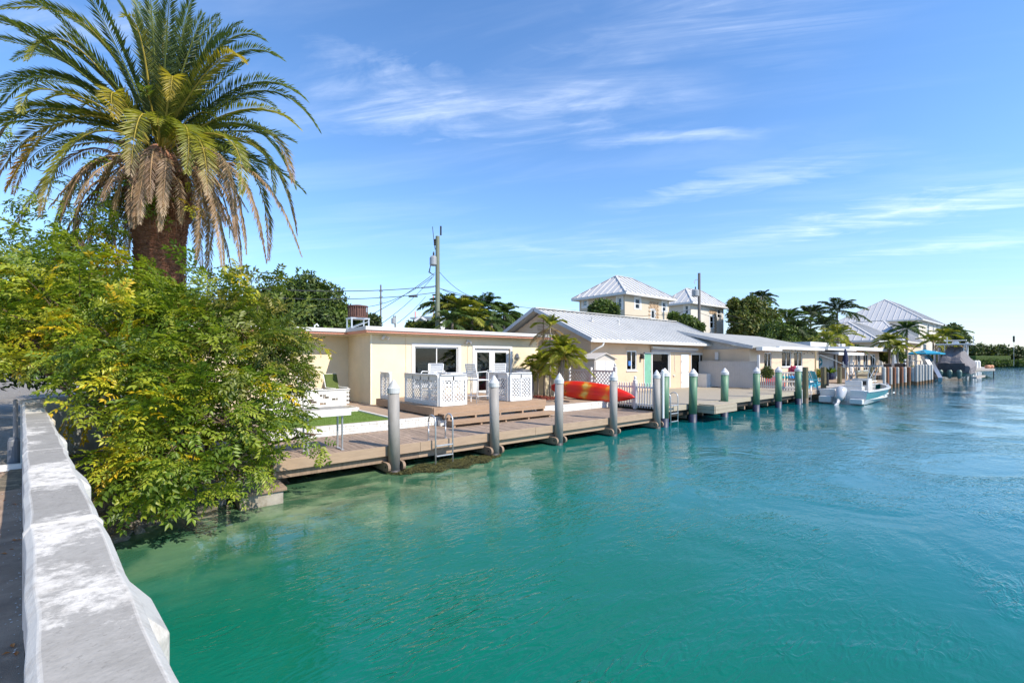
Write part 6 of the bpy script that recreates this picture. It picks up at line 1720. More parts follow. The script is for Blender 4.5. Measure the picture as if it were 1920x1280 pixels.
wires('service_drop', 'fan of dark service cables sloping down left from the tall pole', [(PT(815, 512, 30), PT(700, 588, 27), .12), (PT(815, 515, 30), PT(716, 606, 23), .2), (PT(813, 518, 30), PT(690, 575, 32), .35), (PT(798, 556, 29), PT(745, 606, 24), .1)])
wires('cable_splice', 'thick black splice case hanging on the lower wire beside the tall pole', [(PT(766, 555.5, 28.9), PT(783, 555.5, 29.1), 0, .06)])
wires('service_drop', 'dark cables running right from the tall pole over the tan roof', [(PT(824, 510, 30), PT(885, 556, 33), .25), (PT(822, 540, 30), PT(1080, 582, 46), .45), (PT(822, 552, 30), PT(900, 575, 36), .3), (PT(824, 540, 30), PT(885, 556, 33), .15, .02)])
f1, p = pole(714, 534, 48, .08, 'thin far utility pole between the cooling unit and the tall pole', m=m_polegrey)
for z_ in (546, 556, 567): MB().bar(PT(711, z_, 48), PT(718, z_, 48), .05, .06).build('insulator_arm', m_black, f1)
f2, p = pole(741, 592, 60, .1, 'smallest distant utility pole with a pale transformer, just above the flat roof', m=m_polegrey)
transformer(f2, PT(738, 607, 60), .3, .8)
f3, p = pole(1311, 512, 45, .13, 'dark wooden utility pole with transformer in front of the off-white house', m=m_polegrey)
transformer(f3, PT(1304, 556, 45), .35, .7)
MB().tube([PT(1311, 524, 45), PT(1306, 524, 45), PT(1302, 527, 45), PT(1303, 532, 45)], .05, 5).build('street_lamp_arm', m_metal, f3)
f4, p = pole(1426, 556, 62, .13, 'slender far utility pole with pale transformer in front of the dark trees', m=m_polegrey)
transformer(f4, PT(1419, 583, 62), .4, .8)
MB().bar(PT(1416, 557, 62), PT(1427, 556, 62), .06, .06).build('lamp_arm', m_metal, f4)
wires('power_line', 'grey lines strung between the dark pole and the slender far pole', [(PT(1311, 570, 45), PT(1426, 600, 62), .4, .02), (PT(1311, 586, 45), PT(1426, 607, 62), .4, .02), (PT(1311, 575, 45), PT(1170, 590, 40), .4, .018)])
# distant orange masts
for x_, y_, lab in ((778.5, 584, 'left of two thin orange masts above the blue gable'), (812.5, 555, 'right of two thin orange masts above the white building')):
    p = PT(x_, y_, 80); t = thing('orange_mast', lab, 'mast', (p.x, p.y, .5)); MB().lathe((p.x, p.y, 0), [(.11, .5), (.11, p.z)], 6).build('mast', M('orange_paint', (.7, .18, .1), .6), t)
# ------------------------------------------------------------------ vegetation
def unit(a): return a / np.maximum(np.linalg.norm(a, axis=-1, keepdims=True), 1e-9)
def leaf_mesh(name, C, D, N, L, W, col, m=None, fold=.18, droop=.12, org=(0, 0, 0)):
    n = len(C)
    D = unit(D); S = unit(np.cross(D, N)); N = np.cross(S, D)
    L = np.broadcast_to(L, (n,))[:, None]; W = np.broadcast_to(W, (n,))[:, None]
    v = np.empty((n, 4, 3))
    v[:, 0] = C; mid = C + D * L * .45 + N * W * fold
    v[:, 1] = mid - S * W * .5; v[:, 3] = mid + S * W * .5; v[:, 2] = C + D * L - N * L * droop
    v -= np.array(org)
    me = bpy.data.meshes.new(name)
    me.vertices.add(n * 4); me.loops.add(n * 6); me.polygons.add(n * 2)
    me.vertices.foreach_set('co', v.reshape(-1))
    b = (np.arange(n) * 4)[:, None]
    idx = np.concatenate([b, b + 1, b + 2, b, b + 2, b + 3], axis=1).reshape(-1)
    me.loops.foreach_set('vertex_index', idx.astype(np.int32))
    me.polygons.foreach_set('loop_start', (np.arange(n * 2) * 3).astype(np.int32))
    me.polygons.foreach_set('loop_total', np.full(n * 2, 3, dtype=np.int32))
    ca = me.color_attributes.new('Col', 'FLOAT_COLOR', 'POINT')
    c4 = np.ones((n, 4, 4)); c4[:, :, :3] = col[:, None, :]
    ca.data.foreach_set('color', c4.reshape(-1))
    me.materials.append(m or LEAF)
    me.update(); me.validate()
    return me
def mesh_obj(name, me, parent=None, kind=None, loc=None):
    o = bpy.data.objects.new(name, me); COL.objects.link(o)
    if parent: o.parent = parent
    if loc is not None: o.location = loc
    if kind: o['kind'] = kind
    return o
def rnd_dirs(n):
    a = rng.normal(size=(n, 3)); return unit(a)
UP = np.array([0, 0, 1.0])

def compound_template(n_leaf, L, seed):
    """one pinnate leaf along +X: arrays for its leaflets"""
    r = np.random.default_rng(seed); C, D, N, LL = [], [], [], []
    ln = .24
    pairs = n_leaf
    for k in range(pairs):
        f = .25 + .70 * k / (pairs - 1)
        p = np.array([ln * f, 0, .03 * math.sin(PI * f) - .05 * f * f])
        for s_ in (-1, 1):
            d = np.array([.55, s_ * .83, -.18 + r.uniform(-.22, .12)]) ; C.append(p); D.append(d + r.normal(0, .1, 3)); N.append([r.uniform(-.2, .2), r.uniform(-.25, .25), 1]); LL.append(L * r.uniform(.82, 1.12))
    C.append([ln * .96, 0, -.045]); D.append([1, 0, -.35]); N.append([.2, 0, 1]); LL.append(L)
    return np.array(C), np.array(D), np.array(N, float), np.array(LL)
GREENS = np.array([[.13, .195, .016], [.16, .23, .02], [.21, .27, .025], [.29, .33, .035], [.085, .14, .014]])
YELL = np.array([[.52, .42, .02], [.42, .40, .03], [.56, .38, .02], [.32, .35, .03], [.46, .46, .04]])
OLIVE = np.array([[.16, .19, .03], [.12, .16, .025], [.21, .22, .04], [.25, .23, .045], [.09, .13, .02]])
def cluster_template(seed, n_comp=8, L=.088):
    """a twig end carrying several pinnate leaves; twig along +X, up +Z"""
    r = np.random.default_rng(seed); Cs, Ds, Ns, Ls, leafid = [], [], [], [], []
    for k in range(n_comp):
        C, D, N, LL = compound_template(int(r.integers(4, 6)), L, seed * 17 + k)
        ang = (k * 2.4 + r.uniform(-.4, .4)); f = k / (n_comp - 1)
        # direction spreads round the twig but settles toward horizontal and drooping
        d = np.array([.35 + .9 * f, math.cos(ang) * (1.05 - .5 * f), math.sin(ang) * .5 + .05])
        d = d / np.linalg.norm(d); up = UP - d * d.dot(UP); up /= np.linalg.norm(up); s_ = np.cross(up, d)
        Rm = np.stack([d, s_, up], axis=1)
        base = np.array([.22 * f, 0, .02 * math.sin(3 * f)])
        sc = r.uniform(.8, 1.15)
        Cs.append(base + (C * sc) @ Rm.T); Ds.append(D @ Rm.T); Ns.append(N @ Rm.T); Ls.append(LL * sc); leafid.append(np.full(len(C), k))
    return np.concatenate(Cs), np.concatenate(Ds), np.concatenate(Ns), np.concatenate(Ls), np.concatenate(leafid)
TPL = [cluster_template(3 + i) for i in range(5)]
def pal_pick(pal, leafid, r, n):
    base = pal[r.integers(0, len(pal), leafid.max() + 1)][leafid]
    return base * r.uniform(.82, 1.18, (n, 1))
def frames(P, out, r):
    n = len(P)
    t = rnd_dirs(n)
    d = unit(out * .75 + t * .75 + np.array([0, 0, -.05])); up = unit(UP + out * .5 + rnd_dirs(n) * .25)
    s_ = unit(np.cross(up, d)); up = np.cross(d, s_)
    return np.stack([d, s_, up], axis=2)

def leafy_tree(t, lobes, trunk_base, n_parts=300, density=1.0, seed=3, campos=np.array([0, 0, 2.5])):
    r = np.random.default_rng(seed)
    P, O, Pal = [], [], []
    for (c, rad, dens, pal, yprob) in lobes:
        c = np.array(c); rad = np.array(rad)
        n = int(dens * density * 30 * (rad[0] * rad[1] + rad[1] * rad[2] + rad[0] * rad[2]))
        d = rnd_dirs(n * 2); d = d[(d[:, 2] > -.75)][:n]
        lump = 1 + .16 * np.sin(d[:, 0] * 7 + c[0] * 5) * np.sin(d[:, 1] * 6 + c[1] * 3) + .12 * np.sin(d[:, 2] * 9 + c[0])
        rr = (1 - .42 * r.random(len(d)) ** 1.8) * lump
        P.append(c + d * rad * rr[:, None]); O.append(d); 
        pk = np.full(len(d), pal)
        ynoise = np.sin(P[-1][:, 0] * 3.1 + P[-1][:, 2] * 4.3) * np.sin(P[-1][:, 1] * 2.7 - P[-1][:, 2] * 2.2)
        pk[(r.random(len(d)) + .25 * ynoise) < yprob] = 1
        Pal.append(pk)
    P = np.concatenate(P); O = np.concatenate(O); Pal = np.concatenate(Pal)
    keep = P[:, 2] > .18; P, O, Pal = P[keep], O[keep], Pal[keep]
    F = frames(P, O, r); S = r.uniform(.8, 1.2, len(P))
    # nearest to the viewer and on the outside become individual sprays
    key = np.linalg.norm(P - campos, axis=1) - .9 * np.einsum('ij,ij->i', O, unit(campos - P))
    order = np.argsort(key); own = set(order[:n_parts].tolist())
    pals = [GREENS, YELL, OLIVE]
    tm = {}
    for i in own:
        k = i % 5; q = int(Pal[i])
        for vv in range(1):
            if (k, q) not in tm:
                C, D, N, L, lid = TPL[k]; me = leaf_mesh('leaf_spray', C, D, N, L, L * .42, pal_pick(pals[q], lid, r, len(C))); tm[(k, q)] = me
        o = mesh_obj('leaf_spray', tm[(k, q)], t)
        m_ = Matrix([[*F[i][0]], [*F[i][1]], [*F[i][2]]]).to_4x4()
        o.rotation_euler = m_.to_euler(); o.location = Vector(P[i]) - t.location; o.scale = (S[i],) * 3
    A = []
    rest = np.array([i for i in range(len(P)) if i not in own])
    for k in range(5):
        ids = rest[rest % 5 == k]
        if not len(ids): continue
        C, D, N, L, lid = TPL[k]; m = len(C)
        Cw = P[ids][:, None, :] + np.einsum('nij,mj->nmi', F[ids], C) * S[ids][:, None, None]
        Dw = np.einsum('nij,mj->nmi', F[ids], D); Nw = np.einsum('nij,mj->nmi', F[ids], N)
        Lw = L[None, :] * S[ids][:, None]
        cols = np.empty((len(ids), m, 3))
        for q in range(3):
            sel = Pal[ids] == q
            if sel.any():
                pidx = r.integers(0, 5, (sel.sum(), lid.max() + 1))[:, lid]
                cols[sel] = pals[q][pidx] * r.uniform(.82, 1.18, (sel.sum(), m, 1))
        A.append((Cw.reshape(-1, 3), Dw.reshape(-1, 3), Nw.reshape(-1, 3), Lw.reshape(-1), cols.reshape(-1, 3)))
    C, D, N, L, col = [np.concatenate(x) for x in zip(*A)]
    mesh_obj('foliage', leaf_mesh('foliage', C, D, N, L, L * .42, col, org=t.location), t, 'stuff')
    # twigs behind the sprays
    tw = MB()
    for i in order[::3][:900]:
        p = Vector(P[i]); d = Vector(O[i]); q = p - d * random.uniform(.25, .5) - Vector((0, 0, .08))
        tw.tube([q, p.lerp(q, .4) + Vector((0, 0, .03)), p], [.008, .006, .003], 4, cap=False)
    tw.build('twigs', m_trunk, t, kind='stuff')
    return P

def lobe(px_, py_, t_, rpx, dens=1.0, pal=0, y=.1, zr=1.0, dr=1.0):
    c = PT(px_, py_, t_); rr = rpx / 850 * t_
    return (tuple(c), (rr, rr * dr, rr * zr), dens, pal, y)
bush = thing('leafy_tree', 'big spreading tree with green and golden pinnate leaves, leaning over the water beside the parapet', 'tree', (0.15, 10.35, .35))
lobes = [lobe(-150, 560, 8.4, 150), lobe(-60, 620, 8.4, 110), lobe(40, 575, 8.3, 115, y=.08), lobe(25, 515, 8.8, 62, y=.15), lobe(50, 628, 8.2, 70, y=.30), lobe(150, 525, 8.7, 68, y=.12), lobe(150, 610, 7.8, 110, y=.28),
         lobe(250, 585, 8.2, 80, y=.03), lobe(265, 655, 7.3, 100, y=.20), lobe(142, 652, 7.4, 58, y=.5), lobe(175, 720, 7.2, 26, y=.7, dens=.8), lobe(345, 578, 8.6, 66, y=.03), lobe(380, 620, 8.0, 95, pal=0, y=.03),
         lobe(450, 585, 8.5, 68, pal=2, y=.06), lobe(490, 645, 8.2, 78, pal=2, y=.03), lobe(538, 690, 8.1, 46, pal=2, y=.03), lobe(460, 700, 7.6, 90, pal=2, y=.03), lobe(370, 720, 7.2, 95, pal=0, y=.05),
         lobe(250, 735, 7.0, 80, y=.35), lobe(540, 640, 8.4, 34, pal=2, y=.02), lobe(232, 768, 6.9, 36, y=.65, zr=.8), lobe(278, 815, 6.6, 60, y=.60), lobe(340, 810, 6.5, 80, y=.32), lobe(430, 790, 6.8, 75, pal=0, y=.05),
         lobe(495, 775, 7.4, 44, pal=0, y=.05), lobe(508, 840, 7.6, 38, pal=0, y=.05, dens=.7), lobe(285, 880, 6.4, 58, y=.42), lobe(360, 880, 6.4, 72, y=.12), lobe(430, 870, 6.8, 50, y=.12), lobe(250, 918, 6.2, 36, y=.22, zr=.7),
         lobe(330, 912, 6.4, 38, y=.12, zr=.6), lobe(455, 890, 7.2, 34, y=.1, dens=.8), lobe(245, 850, 6.5, 36, y=.45), lobe(592, 815, 8.2, 18, pal=0, y=.05, dens=.8, zr=.6), lobe(420, 905, 7.0, 26, y=.1, zr=.6),
         lobe(170, 470, 8.6, 26, dens=.5), lobe(150, 442, 8.7, 18, dens=.6), lobe(205, 450, 8.6, 22, dens=.5)]
BP = leafy_tree(bush, lobes, (0.15, 10.35, .35), density=.92)
lb = MB()
tb_ = Vector((0.15, 10.35, .25))
rt = random.Random(9)
for i, (c, rad, *_) in enumerate(lobes):
    c = Vector(c); 
    a = tb_ + Vector((rt.uniform(-.25, .25), rt.uniform(-.2, .2), rt.uniform(.1, .9)))
    mid = a.lerp(c, .5) + Vector((rt.uniform(-.2, .2), rt.uniform(-.2, .2), .25)); m2 = a.lerp(c, .8) + Vector((rt.uniform(-.12, .12), rt.uniform(-.12, .12), rt.uniform(-.05, .15)))
    r0 = .05
    br = MB().tube([a, a.lerp(mid, .5) + Vector((.04, -.03, .03)), mid, m2, c], [r0, .042, .034, .024, .012], 6)
    br.build('branch', m_trunk, bush, smooth=True)
    for k in range(4):
        e = c + Vector((rt.uniform(-1, 1) * rad[0], rt.uniform(-1, 1) * rad[1], rt.uniform(-.6, 1) * rad[2])) * .75
        lb.tube([m2.lerp(c, rt.random()), m2.lerp(e, .6) + Vector((0, 0, .05)), e], [.014, .010, .005], 5, cap=False)
lb.build('twigs', m_trunk, bush, kind='stuff')
MB().tube([tb_ - Vector((0, 0, .4)), tb_ + Vector((.05, 0, .3)), tb_ + Vector((-.05, -.05, .9)), tb_ + Vector((.1, -.2, 1.6))], [.17, .14, .11, .07], 8).build('trunk', m_trunk, bush, smooth=True)
# bare upright branch sticking out of the crown
MB().tube([PT(172, 545, 8.5), PT(170, 500, 8.5), PT(167, 462, 8.5), PT(172, 440, 8.5)], [.028, .022, .014, .008], 6).tube([PT(168, 470, 8.5), PT(150, 455, 8.5), PT(128, 448, 8.5)], [.012, .008, .004], 5).tube([PT(169, 480, 8.5), PT(190, 460, 8.5), PT(205, 440, 8.5)], [.012, .008, .004], 5).build('branch', m_trunk, bush, smooth=True)

# ---- palm fronds
def bez(p0, p1, p2, n):
    t = np.linspace(0, 1, n)[:, None]; return (1 - t) ** 2 * p0 + 2 * t * (1 - t) * p1 + t ** 2 * p2
def frond_arrays(pts, n_pairs, Lmax, W, colfun, r, vee=.35, start=.10, fwd=.75, hang=0.0):
    seg = np.diff(pts, axis=0); tl = unit(seg); T = np.vstack([tl, tl[-1:]])
    side = np.cross(T, UP); 
    ref = unit(side[np.linalg.norm(side, axis=1) > .05].mean(0)) if (np.linalg.norm(side, axis=1) > .05).any() else np.array([1., 0, 0])
    side = np.where(np.linalg.norm(side, axis=1, keepdims=True) < .15, ref, side); side = unit(side)
    sgn = np.sign(np.einsum('ij,j->i', side, ref)); sgn[sgn == 0] = 1; side = side * sgn[:, None]
    side = unit(side - T * np.einsum('ij,ij->i', side, T)[:, None]); Nn = np.cross(side, T)
    cum = np.concatenate([[0], np.cumsum(np.linalg.norm(seg, axis=1))]); cum /= cum[-1]
    f = start + (1 - start) * (np.arange(n_pairs) + .5) / n_pairs
    def ip(A): return np.stack([np.interp(f, cum, A[:, k]) for k in range(3)], axis=1)
    P, Tt, Ss, NN = ip(pts), unit(ip(T)), unit(ip(side)), unit(ip(Nn))
    prof = np.clip((np.sin(PI * np.clip((f - start) / (1 - start) * .86 + .10, 0, 1))) ** .6, .25, 1)
    C, D, N, L, F_ = [], [], [], [], []
    for s_ in (-1, 1):
        fw = fwd + .5 * f[:, None] ** 3
        d = Tt * fw + Ss * s_ * (1.0 - .35 * f[:, None] ** 3) + NN * (vee + r.uniform(-.14, .14, (n_pairs, 1))) + r.normal(0, .07, (n_pairs, 3)) + np.array([0, 0, -hang])
        C.append(P); D.append(unit(d)); N.append(unit(NN + r.normal(0, .25, (n_pairs, 3)))); L.append(Lmax * prof * r.uniform(.85, 1.1, n_pairs)); F_.append(f)
    C, D, N, L, F_ = [np.concatenate(x) for x in (C, D, N, L, F_)]
    return C, D, N, L, np.full(len(L), W), colfun(F_, r)
def rachis(pts, r0, m, name, parent, org):
    b = MB(); q = pts[::2] if len(pts) > 12 else pts
    b.tube([tuple(p) for p in q], [r0 * (1 - .85 * i / (len(q) - 1)) for i in range(len(q))], 4, cap=False)
    me = b.mesh(name, m, org); o = mesh_obj(name, me, parent); return o
m_rach = M('yellow_midrib', (.36, .28, .04), .6, .15, 5, 0)
m_rachdead = M('dry_midrib', (.34, .22, .12), .8, .2, 5, 0)
m_rachgreen = M('green_midrib', (.16, .19, .04), .6, .15, 5, 0)
def colmix(a, b, c0=0.6, c1=.95, j=.2):
    a, b = np.array(a), np.array(b)
    def f(F_, r):
        t = np.clip((F_ - c0) / (c1 - c0), 0, 1)[:, None]; return (a * (1 - t) + b * t) * r.uniform(1 - j, 1 + j, (len(F_), 1))
    return f
DG, MG, YG = (.078, .115, .034), (.135, .175, .038), (.27, .26, .04)
BR, TN, OR = (.27, .17, .105), (.40, .29, .19), (.50, .24, .03)
date = thing('date_palm', 'huge date palm with arching green fronds and a skirt of dry brown ones', 'palm tree', (.28, 12.02, .5))
ORGD = np.array([.28, 12.02, .5])
TOP = np.array([.28, 12.02, 7.25])
rf_ = np.random.default_rng(21)
def date_frond(base, ctrl, tip, cf, m_r, Lmax=.36, vee=.35, hang=0.0, np_=92):
    pts = bez(base, ctrl, tip, 22); length = np.linalg.norm(np.diff(pts, axis=0), axis=1).sum()
    n_p = int(np_ * min(1.25, length / 3.2))
    C, D, N, L, W, col = frond_arrays(pts, max(n_p, 24), Lmax, .024, cf, rf_, vee, .12, .8, hang)
    o = mesh_obj('frond', leaf_mesh('frond', C - ORGD, D, N, L, W, col, fold=.25, droop=.10), date)
    rachis(pts, .022, m_r, 'midrib', o, Vector(ORGD))
    return o
def zp(x, y, t): return np.array(PT(x / 2.286, y / 2.286, t))
G1 = colmix(DG, MG, .5, 1.0); G2 = colmix(MG, YG, .2, 1.0); G3 = colmix(YG, (.36, .27, .04), .3, 1.0); GO = colmix(YG, OR, .45, .8); GB = colmix(YG, TN, .7, 1.0); B1 = colmix(BR, TN, .2, .9, .3); B2 = colmix(TN, BR, .3, 1, .3); GD = colmix(MG, BR, .55, .9)
# (control, tip, depth at control, depth at tip, colour, midrib) in photograph space, at true depths round the crown
FL = [((440, 110), (-40, -30), 9.6, 9.0, G1), ((420, 60), (0, 40), 9.2, 8.6, G2), ((330, 190), (-30, 95), 9.0, 8.6, G1), ((300, 110), (118, 260), 8.8, 8.2, G2), ((260, 215), (55, 262), 9.8, 10.2, G1),
      ((300, 240), (-60, 165), 9.4, 9.2, G1), ((330, 310), (-20, 350), 9.8, 9.6, G1), ((250, 260), (0, 460), 9.2, 9.0, G1), ((200, 330), (90, 480), 8.6, 8.2, G2), ((160, 400), (-20, 640), 9.2, 8.8, GD), ((330, 300), (-90, 420), 10.4, 10.8, G1),
      ((620, 220), (480, -30), 9.4, 9.2, G1), ((610, 120), (530, 75), 8.9, 8.5, G2), ((690, 180), (625, 5), 9.9, 10.2, G1), ((700, 180), (690, 55), 9.2, 9.0, G2), ((770, 180), (830, -30), 9.2, 8.9, G1), ((640, 160), (560, -30), 10, 10.4, G1),
      ((820, 200), (938, 68), 9.6, 9.8, G1), ((860, 230), (1036, 98), 10.0, 10.4, G1), ((940, 140), (1134, 172), 9.5, 9.6, G1), ((960, 190), (1212, 256), 9.3, 9.3, G1), ((930, 220), (1045, 268), 8.7, 8.3, G3), ((1060, 300), (1314, 432), 9.4, 9.4, G1),
      ((1120, 310), (1368, 562), 9.5, 9.7, G1), ((1060, 420), (1282, 552), 9.1, 9.0, G2), ((1000, 390), (1180, 460), 10.2, 10.6, G1), ((1130, 480), (1252, 780), 9.3, 9.1, GD), ((1080, 470), (1264, 805), 9.8, 9.9, G1), ((1110, 560), (1172, 836), 9.4, 9.4, G2),
      ((470, 340), (492, 505), 8.6, 8.3, G3), ((745, 270), (728, 425), 8.5, 8.2, G3), ((600, 420), (560, 745), 8.2, 7.9, GB), ((812, 480), (800, 740), 8.3, 8.1, G2), ((860, 520), (888, 830), 8.4, 8.1, GB), ((1010, 540), (1032, 830), 8.6, 8.4, G2),
      ((300, 430), (28, 815), 8.8, 8.3, GO), ((330, 520), (178, 922), 8.5, 8.0, GB), ((220, 470), (-10, 760), 9.2, 9.0, GD), ((250, 420), (-60, 560), 9.0, 8.6, G2), ((200, 560), (60, 830), 9.9, 10, GD), ((360, 560), (40, 1002), 9.3, 9.2, B1),
      ((640, 600), (575, 972), 8.4, 8.3, B2), ((720, 620), (686, 985), 8.4, 8.3, B1), ((540, 620), (432, 775), 8.6, 8.4, B2), ((560, 640), (470, 960), 8.6, 8.5, B1), ((480, 620), (440, 900), 8.9, 8.8, B1), ((380, 640), (230, 990), 9.2, 9.1, B1),
      ((880, 700), (838, 1118), 8.9, 8.9, B1), ((890, 680), (958, 1168), 8.8, 8.7, B1), ((920, 720), (880, 1150), 9.2, 9.2, B1), ((960, 660), (1034, 1165), 9.1, 9.1, B2), ((1010, 620), (1142, 1122), 8.9, 8.9, B2), ((1080, 640), (1292, 1095), 9.3, 9.4, B1),
      ((1100, 640), (1148, 1110), 9.4, 9.5, GD), ((980, 640), (1056, 1085), 9.5, 9.6, B1), ((950, 560), (1010, 1010), 8.7, 8.6, B2), ((1130, 560), (1270, 1000), 9.8, 10.0, GD)]
for i, (c, tp, tc_, tt_, cf) in enumerate(FL):
    dead = cf in (B1, B2)
    side_ = (c[0] - 690) / 900
    bz = 7.15 - (.95 if dead else (.25 if tp[1] > 400 else 0)) + rf_.uniform(-.1, .1)
    cw = zp(c[0], c[1], tc_); base = np.array([.28, 12.02, bz]); dxy = cw[:2] - base[:2]; dxy /= max(np.linalg.norm(dxy), .3)
    base[:2] += dxy * (.42 if dead else .22)
    w = zp(*tp, tt_)
    ctrl = 2 * (cw) - .5 * (base + w) if False else cw + (cw - .5 * (base + w)) * .45
    date_frond(base, ctrl, w, cf, m_rachdead if dead else (m_rach if cf in (G2, G3, GB, GO) else m_rachgreen), .34 if not dead else .24, .12 if dead else .35, .5 if dead else 0.0)
for k in range(26):   # short young fronds filling the heart of the crown
    az = rf_.uniform(0, 2 * PI); el = R(rf_.uniform(10, 70)); ln = rf_.uniform(1.5, 2.5)
    d = np.array([math.cos(az) * math.cos(el), math.sin(az) * math.cos(el), math.sin(el)])
    base = np.array([.28, 12.02, 6.85]) + d * np.array([.2, .2, .1]); tip = base + d * ln * .85 + np.array([0, 0, -ln * .42]); ctrl = base + d * ln * .6
    date_frond(base, ctrl, tip, G2 if k % 2 else G1, m_rach, .30)
# the far half of the crown and filling fronds, same growth rule
for k in range(42):
    az = rf_.uniform(0, 2 * PI); el = R(rf_.choice([70, 55, 40, 22, 8, -8])) + rf_.normal(0, .1)
    toward = math.cos(az - math.atan2(-12.02, -.28))
    if toward > .35 and el < R(45): continue
    ln = rf_.uniform(2.6, 3.3); d = np.array([math.cos(az) * math.cos(el), math.sin(az) * math.cos(el), math.sin(el)])
    base = np.array([.28, 12.02, 7.1]) + d * np.array([.2, .2, .1]); ctrl = base + d * ln * .62; tip = base + d * ln * .92 + np.array([0, 0, -ln * .30 * (1.2 - abs(math.sin(el)))])
    date_frond(base, ctrl, tip, G1 if el > -.1 else GD, m_rachgreen, .34)
for k in range(48):   # hanging dry skirt round the head of the trunk
    az = rf_.uniform(0, 2 * PI); d = np.array([math.cos(az), math.sin(az), 0]); ln = rf_.uniform(1.4, 2.4) if math.cos(az - math.atan2(-12.02, -.28)) < .1 else rf_.uniform(.9, 1.5)
    base = np.array([.28, 12.02, rf_.uniform(6.1, 6.75)]) + d * .45
    ctrl = base + d * rf_.uniform(.45, 1.0) + np.array([0, 0, .1]); tip = base + d * rf_.uniform(.6, 1.35) + np.array([0, 0, -ln])
    date_frond(base, ctrl, tip, B1 if k % 3 else colmix((.17, .11, .075), BR, .3, .9, .3), m_rachdead, .22, .1, .5, 60)
tr = MB(); prof = [(.66, .5), (.60, 1.2), (.46, 2.5), (.41, 3.6), (.395, 4.4), (.41, 4.9), (.46, 5.35), (.48, 5.8), (.45, 6.3), (.34, 6.7), (.12, 6.95)]
n = 32; zf = [p[1] for p in prof]; rfz = [p[0] for p in prof]
rows = 90
for j in range(rows):
    z = .5 + 6.45 * j / (rows - 1); rr_ = np.interp(z, zf, rfz)
    for k in range(n):
        a = 2 * PI * k / n; w_ = 1 + random.uniform(-.02, .02)
        tr.v.append((.28 + rr_ * w_ * math.cos(a), 12.02 + rr_ * w_ * math.sin(a), z))
for j in range(rows - 1):
    for k in range(n): tr.f.append((j * n + k, j * n + (k + 1) % n, (j + 1) * n + (k + 1) % n, (j + 1) * n + k))
tr.build('trunk', m_datetrunk, date)
sc_ = MB(); row = 0; z = 2.6
while z < 6.3:      # cut frond bases: overlapping wedges in a spiral
    rr_ = float(np.interp(z, zf, rfz)); nk = 34
    for k in range(nk):
        a = 2 * PI * (k + .5 * (row % 2)) / nk + random.uniform(-.03, .03); zz_ = z + random.uniform(-.012, .012); w_ = .07 * random.uniform(.8, 1.15); out = random.uniform(.02, .055) + (.05 if z > 5.4 else 0); h_ = .055
        ca, sa = math.cos(a), math.sin(a); px_, py_ = -sa, ca
        c0 = (.28 + ca * (rr_ - .01), 12.02 + sa * (rr_ - .01)); c1 = (.28 + ca * (rr_ + out), 12.02 + sa * (rr_ + out))
        sc_.add([(c0[0] - px_ * w_, c0[1] - py_ * w_, zz_ - h_), (c0[0] + px_ * w_, c0[1] + py_ * w_, zz_ - h_), (c1[0] + px_ * w_ * .5, c1[1] + py_ * w_ * .5, zz_ + .01), (c1[0] - px_ * w_ * .5, c1[1] - py_ * w_ * .5, zz_ + .01), (c0[0], c0[1], zz_ + h_ * .5)],
                [(0, 1, 2, 3), (3, 2, 4), (1, 4, 2), (0, 3, 4)])
    z += .058; row += 1
sc_.build('frond_stubs', m_datetrunk, date, kind='stuff')
# dry fibre threads in the crown
fb_ = MB()
for k in range(700):
    a = random.uniform(0, 2 * PI); rr_ = random.uniform(.45, .8); z = random.uniform(5.3, 7.0); l = random.uniform(.2, .6)
    x, y = .28 + rr_ * math.cos(a), 12.02 + rr_ * math.sin(a); w_ = .012
    fb_.add([(x, y, z), (x + w_ * math.sin(a), y - w_ * math.cos(a), z - .02), (x + .15 * math.cos(a) + random.uniform(-.1, .1), y + .15 * math.sin(a) + random.uniform(-.1, .1), z - l)], [(0, 1, 2)])
fb_.build('dry_fibre', M('dry_fibre', (.26, .16, .10), .9, .4, 10), date, kind='stuff')
# climbing vine in the palm skirt
vine = thing('climbing_vine', 'green leafy vine tangled in the dry skirt on the left side of the date palm', 'vine', (-.4, 12.0, 4.6))
leafy_tree(vine, [lobe(215, 375, 9.3, 36, .55), lobe(170, 405, 9.1, 34, .5), lobe(60, 370, 9.2, 26, .4), lobe(20, 300, 9.4, 22, .4), lobe(255, 350, 9.0, 38, .5), lobe(330, 375, 9.0, 30, .45), lobe(395, 385, 9.3, 12, .5), lobe(120, 430, 9.0, 22, .5)], None, n_parts=40, density=1.6, seed=8)
vs = MB()
for a, c in (((260, 390, 9.2), (60, 375, 9.2)), ((250, 400, 9.2), (120, 440, 9.0)), ((300, 390, 9.0), (400, 390, 9.2)), ((200, 350, 9.3), (15, 300, 9.4))):
    A, B = PT(*a), PT(*c); vs.tube([A.lerp(B, k / 6) + Vector((0, 0, .08 * math.sin(3 * k))) for k in range(7)], .008, 4)
vs.build('stems', m_trunk, vine)

